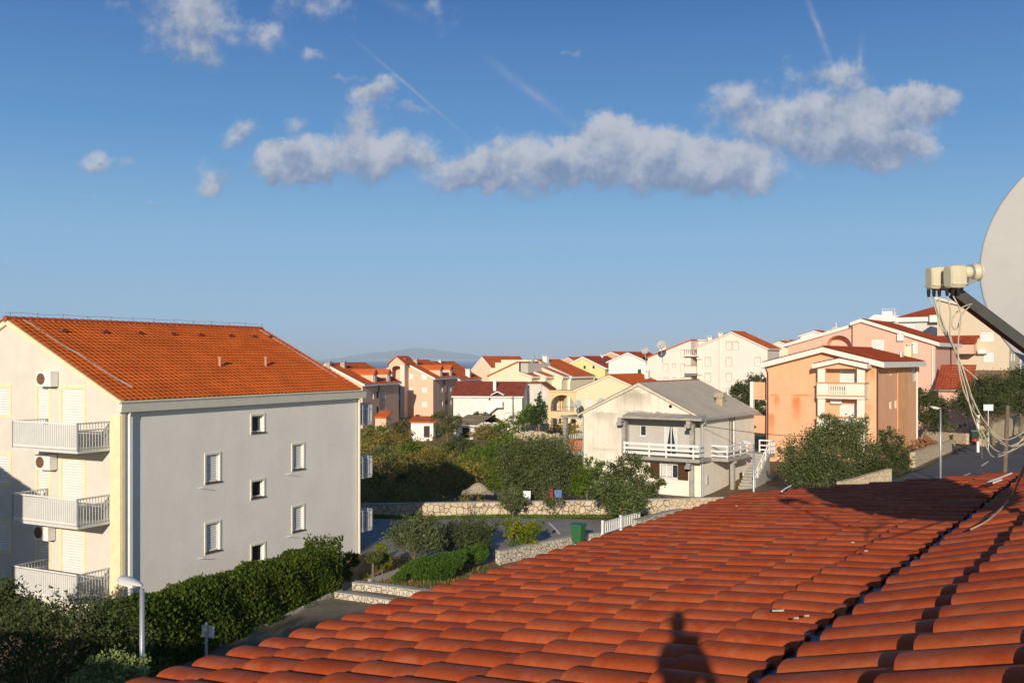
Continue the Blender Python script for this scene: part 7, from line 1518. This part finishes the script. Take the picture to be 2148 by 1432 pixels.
# bushes of the scrub that can be told apart, and the mass between them
def scrub():
    blobs = []
    r = np.random.default_rng(3)
    def off_limits(x, y): return (y > 64 and x > -4 + (y - 64) * .12 and x < 8 and y < 74) or (x > 9 and y < 92)
    while len(blobs) < 330:
        y = 62.5 + 88 * r.random() ** .9; x = -27 + 47 * r.random()
        px = CX + F * x / y
        if px < 735 or px > 1240 or off_limits(x, y): continue
        s = (.7 + 1.1 * r.random()) * (1 + (y - 60) / 160); g_ = tz(x, y)
        if y > 134 and (860 < px < 1045): s *= .55
        blobs.append((x, y, g_ + s * .25, s * 1.15, s * 1.1, s * .8))
    B = np.array(blobs); near = B[B[:, 1] < 95]; far = B[B[:, 1] >= 95]
    out = []
    for bl, n, lf in ((near, 42000, .20), (far, 36000, .30)): out.append(leaf_arrays(bl, n, lf, 2., .5, .3, 12))
    V = np.concatenate([o[0] for o in out]); npm = npmesh('scrub', V, np.arange(len(V)).reshape(-1, 4), BRUSH); tag(npm, 'olive and brown scrub covering the waste ground behind the long stone wall', 'scrub', kind='stuff')
scrub()
for i, (px, py, d, s, m, lab) in enumerate(((800, 952, 100, 30, OLIVE, 'olive bush in the sunlit scrub beside the upper far balconies'), (862, 940, 112, 26, FRESH, 'fresh green bush in the middle of the far scrub'), (905, 958, 98, 30, BRUSH, 'brownish bush in the scrub below the light tree'), (960, 935, 112, 30, OLIVE_D, 'dark bush in the scrub below the white shed'), (1005, 950, 96, 32, FRESH, 'large green bush in the scrub left of the olives'), (935, 990, 84, 30, BRUSH, 'rusty brown bush above the end of the long shadow'), (865, 1002, 80, 30, OLIVE_D, 'shaded bush behind the far side balconies'), (1015, 905, 125, 24, BRUSH, 'brown bush below the thin bare pole'), (780, 1010, 78, 32, OLIVE_D, 'dark bush close behind the corner of the cream block'), (985, 985, 80, 20, YELG, 'yellowish bush just beyond the sand heap'))):
    plant('scrub_bush', lab, 'bush', d, [(px, py, s, s * .55), (px - s * .6, py + 6, s * .6, s * .4), (px + s * .6, py + 5, s * .65, s * .42), (px + s * .1, py - s * .35, s * .5, s * .3)], m, (px,), .2, .9, .06, group='bushes standing out of the scrub')
def tufts(name, label, quad, n, h, m, seed):
    r = np.random.default_rng(seed); (ax, ay), (bx, by), (cx, cy), (dx, dy) = quad; u, v = r.random(n), r.random(n); x = (ax * (1 - u) + bx * u) * (1 - v) + (dx * (1 - u) + cx * u) * v; y = (ay * (1 - u) + by * u) * (1 - v) + (dy * (1 - u) + cy * u) * v
    z = np.array([tz(a, b) for a, b in zip(x, y)]); P = np.c_[x, y, z + .04]; a = np.c_[r.normal(size=n) * .3, r.normal(size=n) * .3, np.ones(n)] * (h * (.5 + r.random(n)))[:, None]; b = np.c_[r.normal(size=n), r.normal(size=n), np.zeros(n)]; b = b / np.linalg.norm(b, axis=1)[:, None] * h * .22
    V = np.stack([P - b, P + b, P + a * .9 + b * .3, P + a], 1).reshape(-1, 3); o = npmesh(name, V, np.arange(len(V)).reshape(-1, 4), m); tag(o, label, 'grass', kind='stuff')
tufts('grass', 'short grass on the verge before the long stone wall', [(-13, 58.8), (8, 58.6), (9, 59.8), (-13, 59.8)], 9000, .11, FRESH, 1)
tufts('weeds', 'dry weeds in the brown garden beds by the path', [(-6.6, 41.8), (-1.0, 41.5), (0, 48), (-7.5, 47.5)], 1500, .14, BRUSH, 2)

# ------------------------------------------------------------------ the island across the water and the sea air between
V = []; nx, ny = 90, 14
for j in range(ny):
    for i in range(nx):
        x = -5800 + 5450 * i / (nx - 1); y = 22000 + 3000 * (j / (ny - 1) - .5); px = CX + F * x / 22000
        h = 285 * math.exp(-((px - 882) / 78) ** 2) + 130 * math.exp(-((px - 770) / 60) ** 2) + 100 * math.exp(-((px - 985) / 50) ** 2) + 6 * math.sin(i * .9) + 4 * math.sin(i * 2.3 + j)
        V.append((x, y, -36 + max(0, h) * math.exp(-(((j / (ny - 1)) - .5) * 2.6) ** 2)))
isl = npmesh('island', V, gridfaces(nx, ny), mat('island_slope', (.06, .07, .05), .95, .3, .002), smooth=True); tag(isl, kind='structure')
hz = MB(); hz.box(-14000, 14000, -60, 31000, -38, 270); hzo = hz.build('haze', bpy.data.materials.new('sea_air')); tag(hzo, kind='stuff')
hm = hzo.data.materials[0]; hm.use_nodes = True; nt = hm.node_tree; nt.nodes.clear(); ou = nt.nodes.new('ShaderNodeOutputMaterial'); pv = nt.nodes.new('ShaderNodeVolumePrincipled')
pv.inputs['Color'].default_value = (.62, .80, 1., 1); pv.inputs['Density'].default_value = .00008; pv.inputs['Anisotropy'].default_value = -.15
nt.links.new(pv.outputs[0], ou.inputs['Volume'])
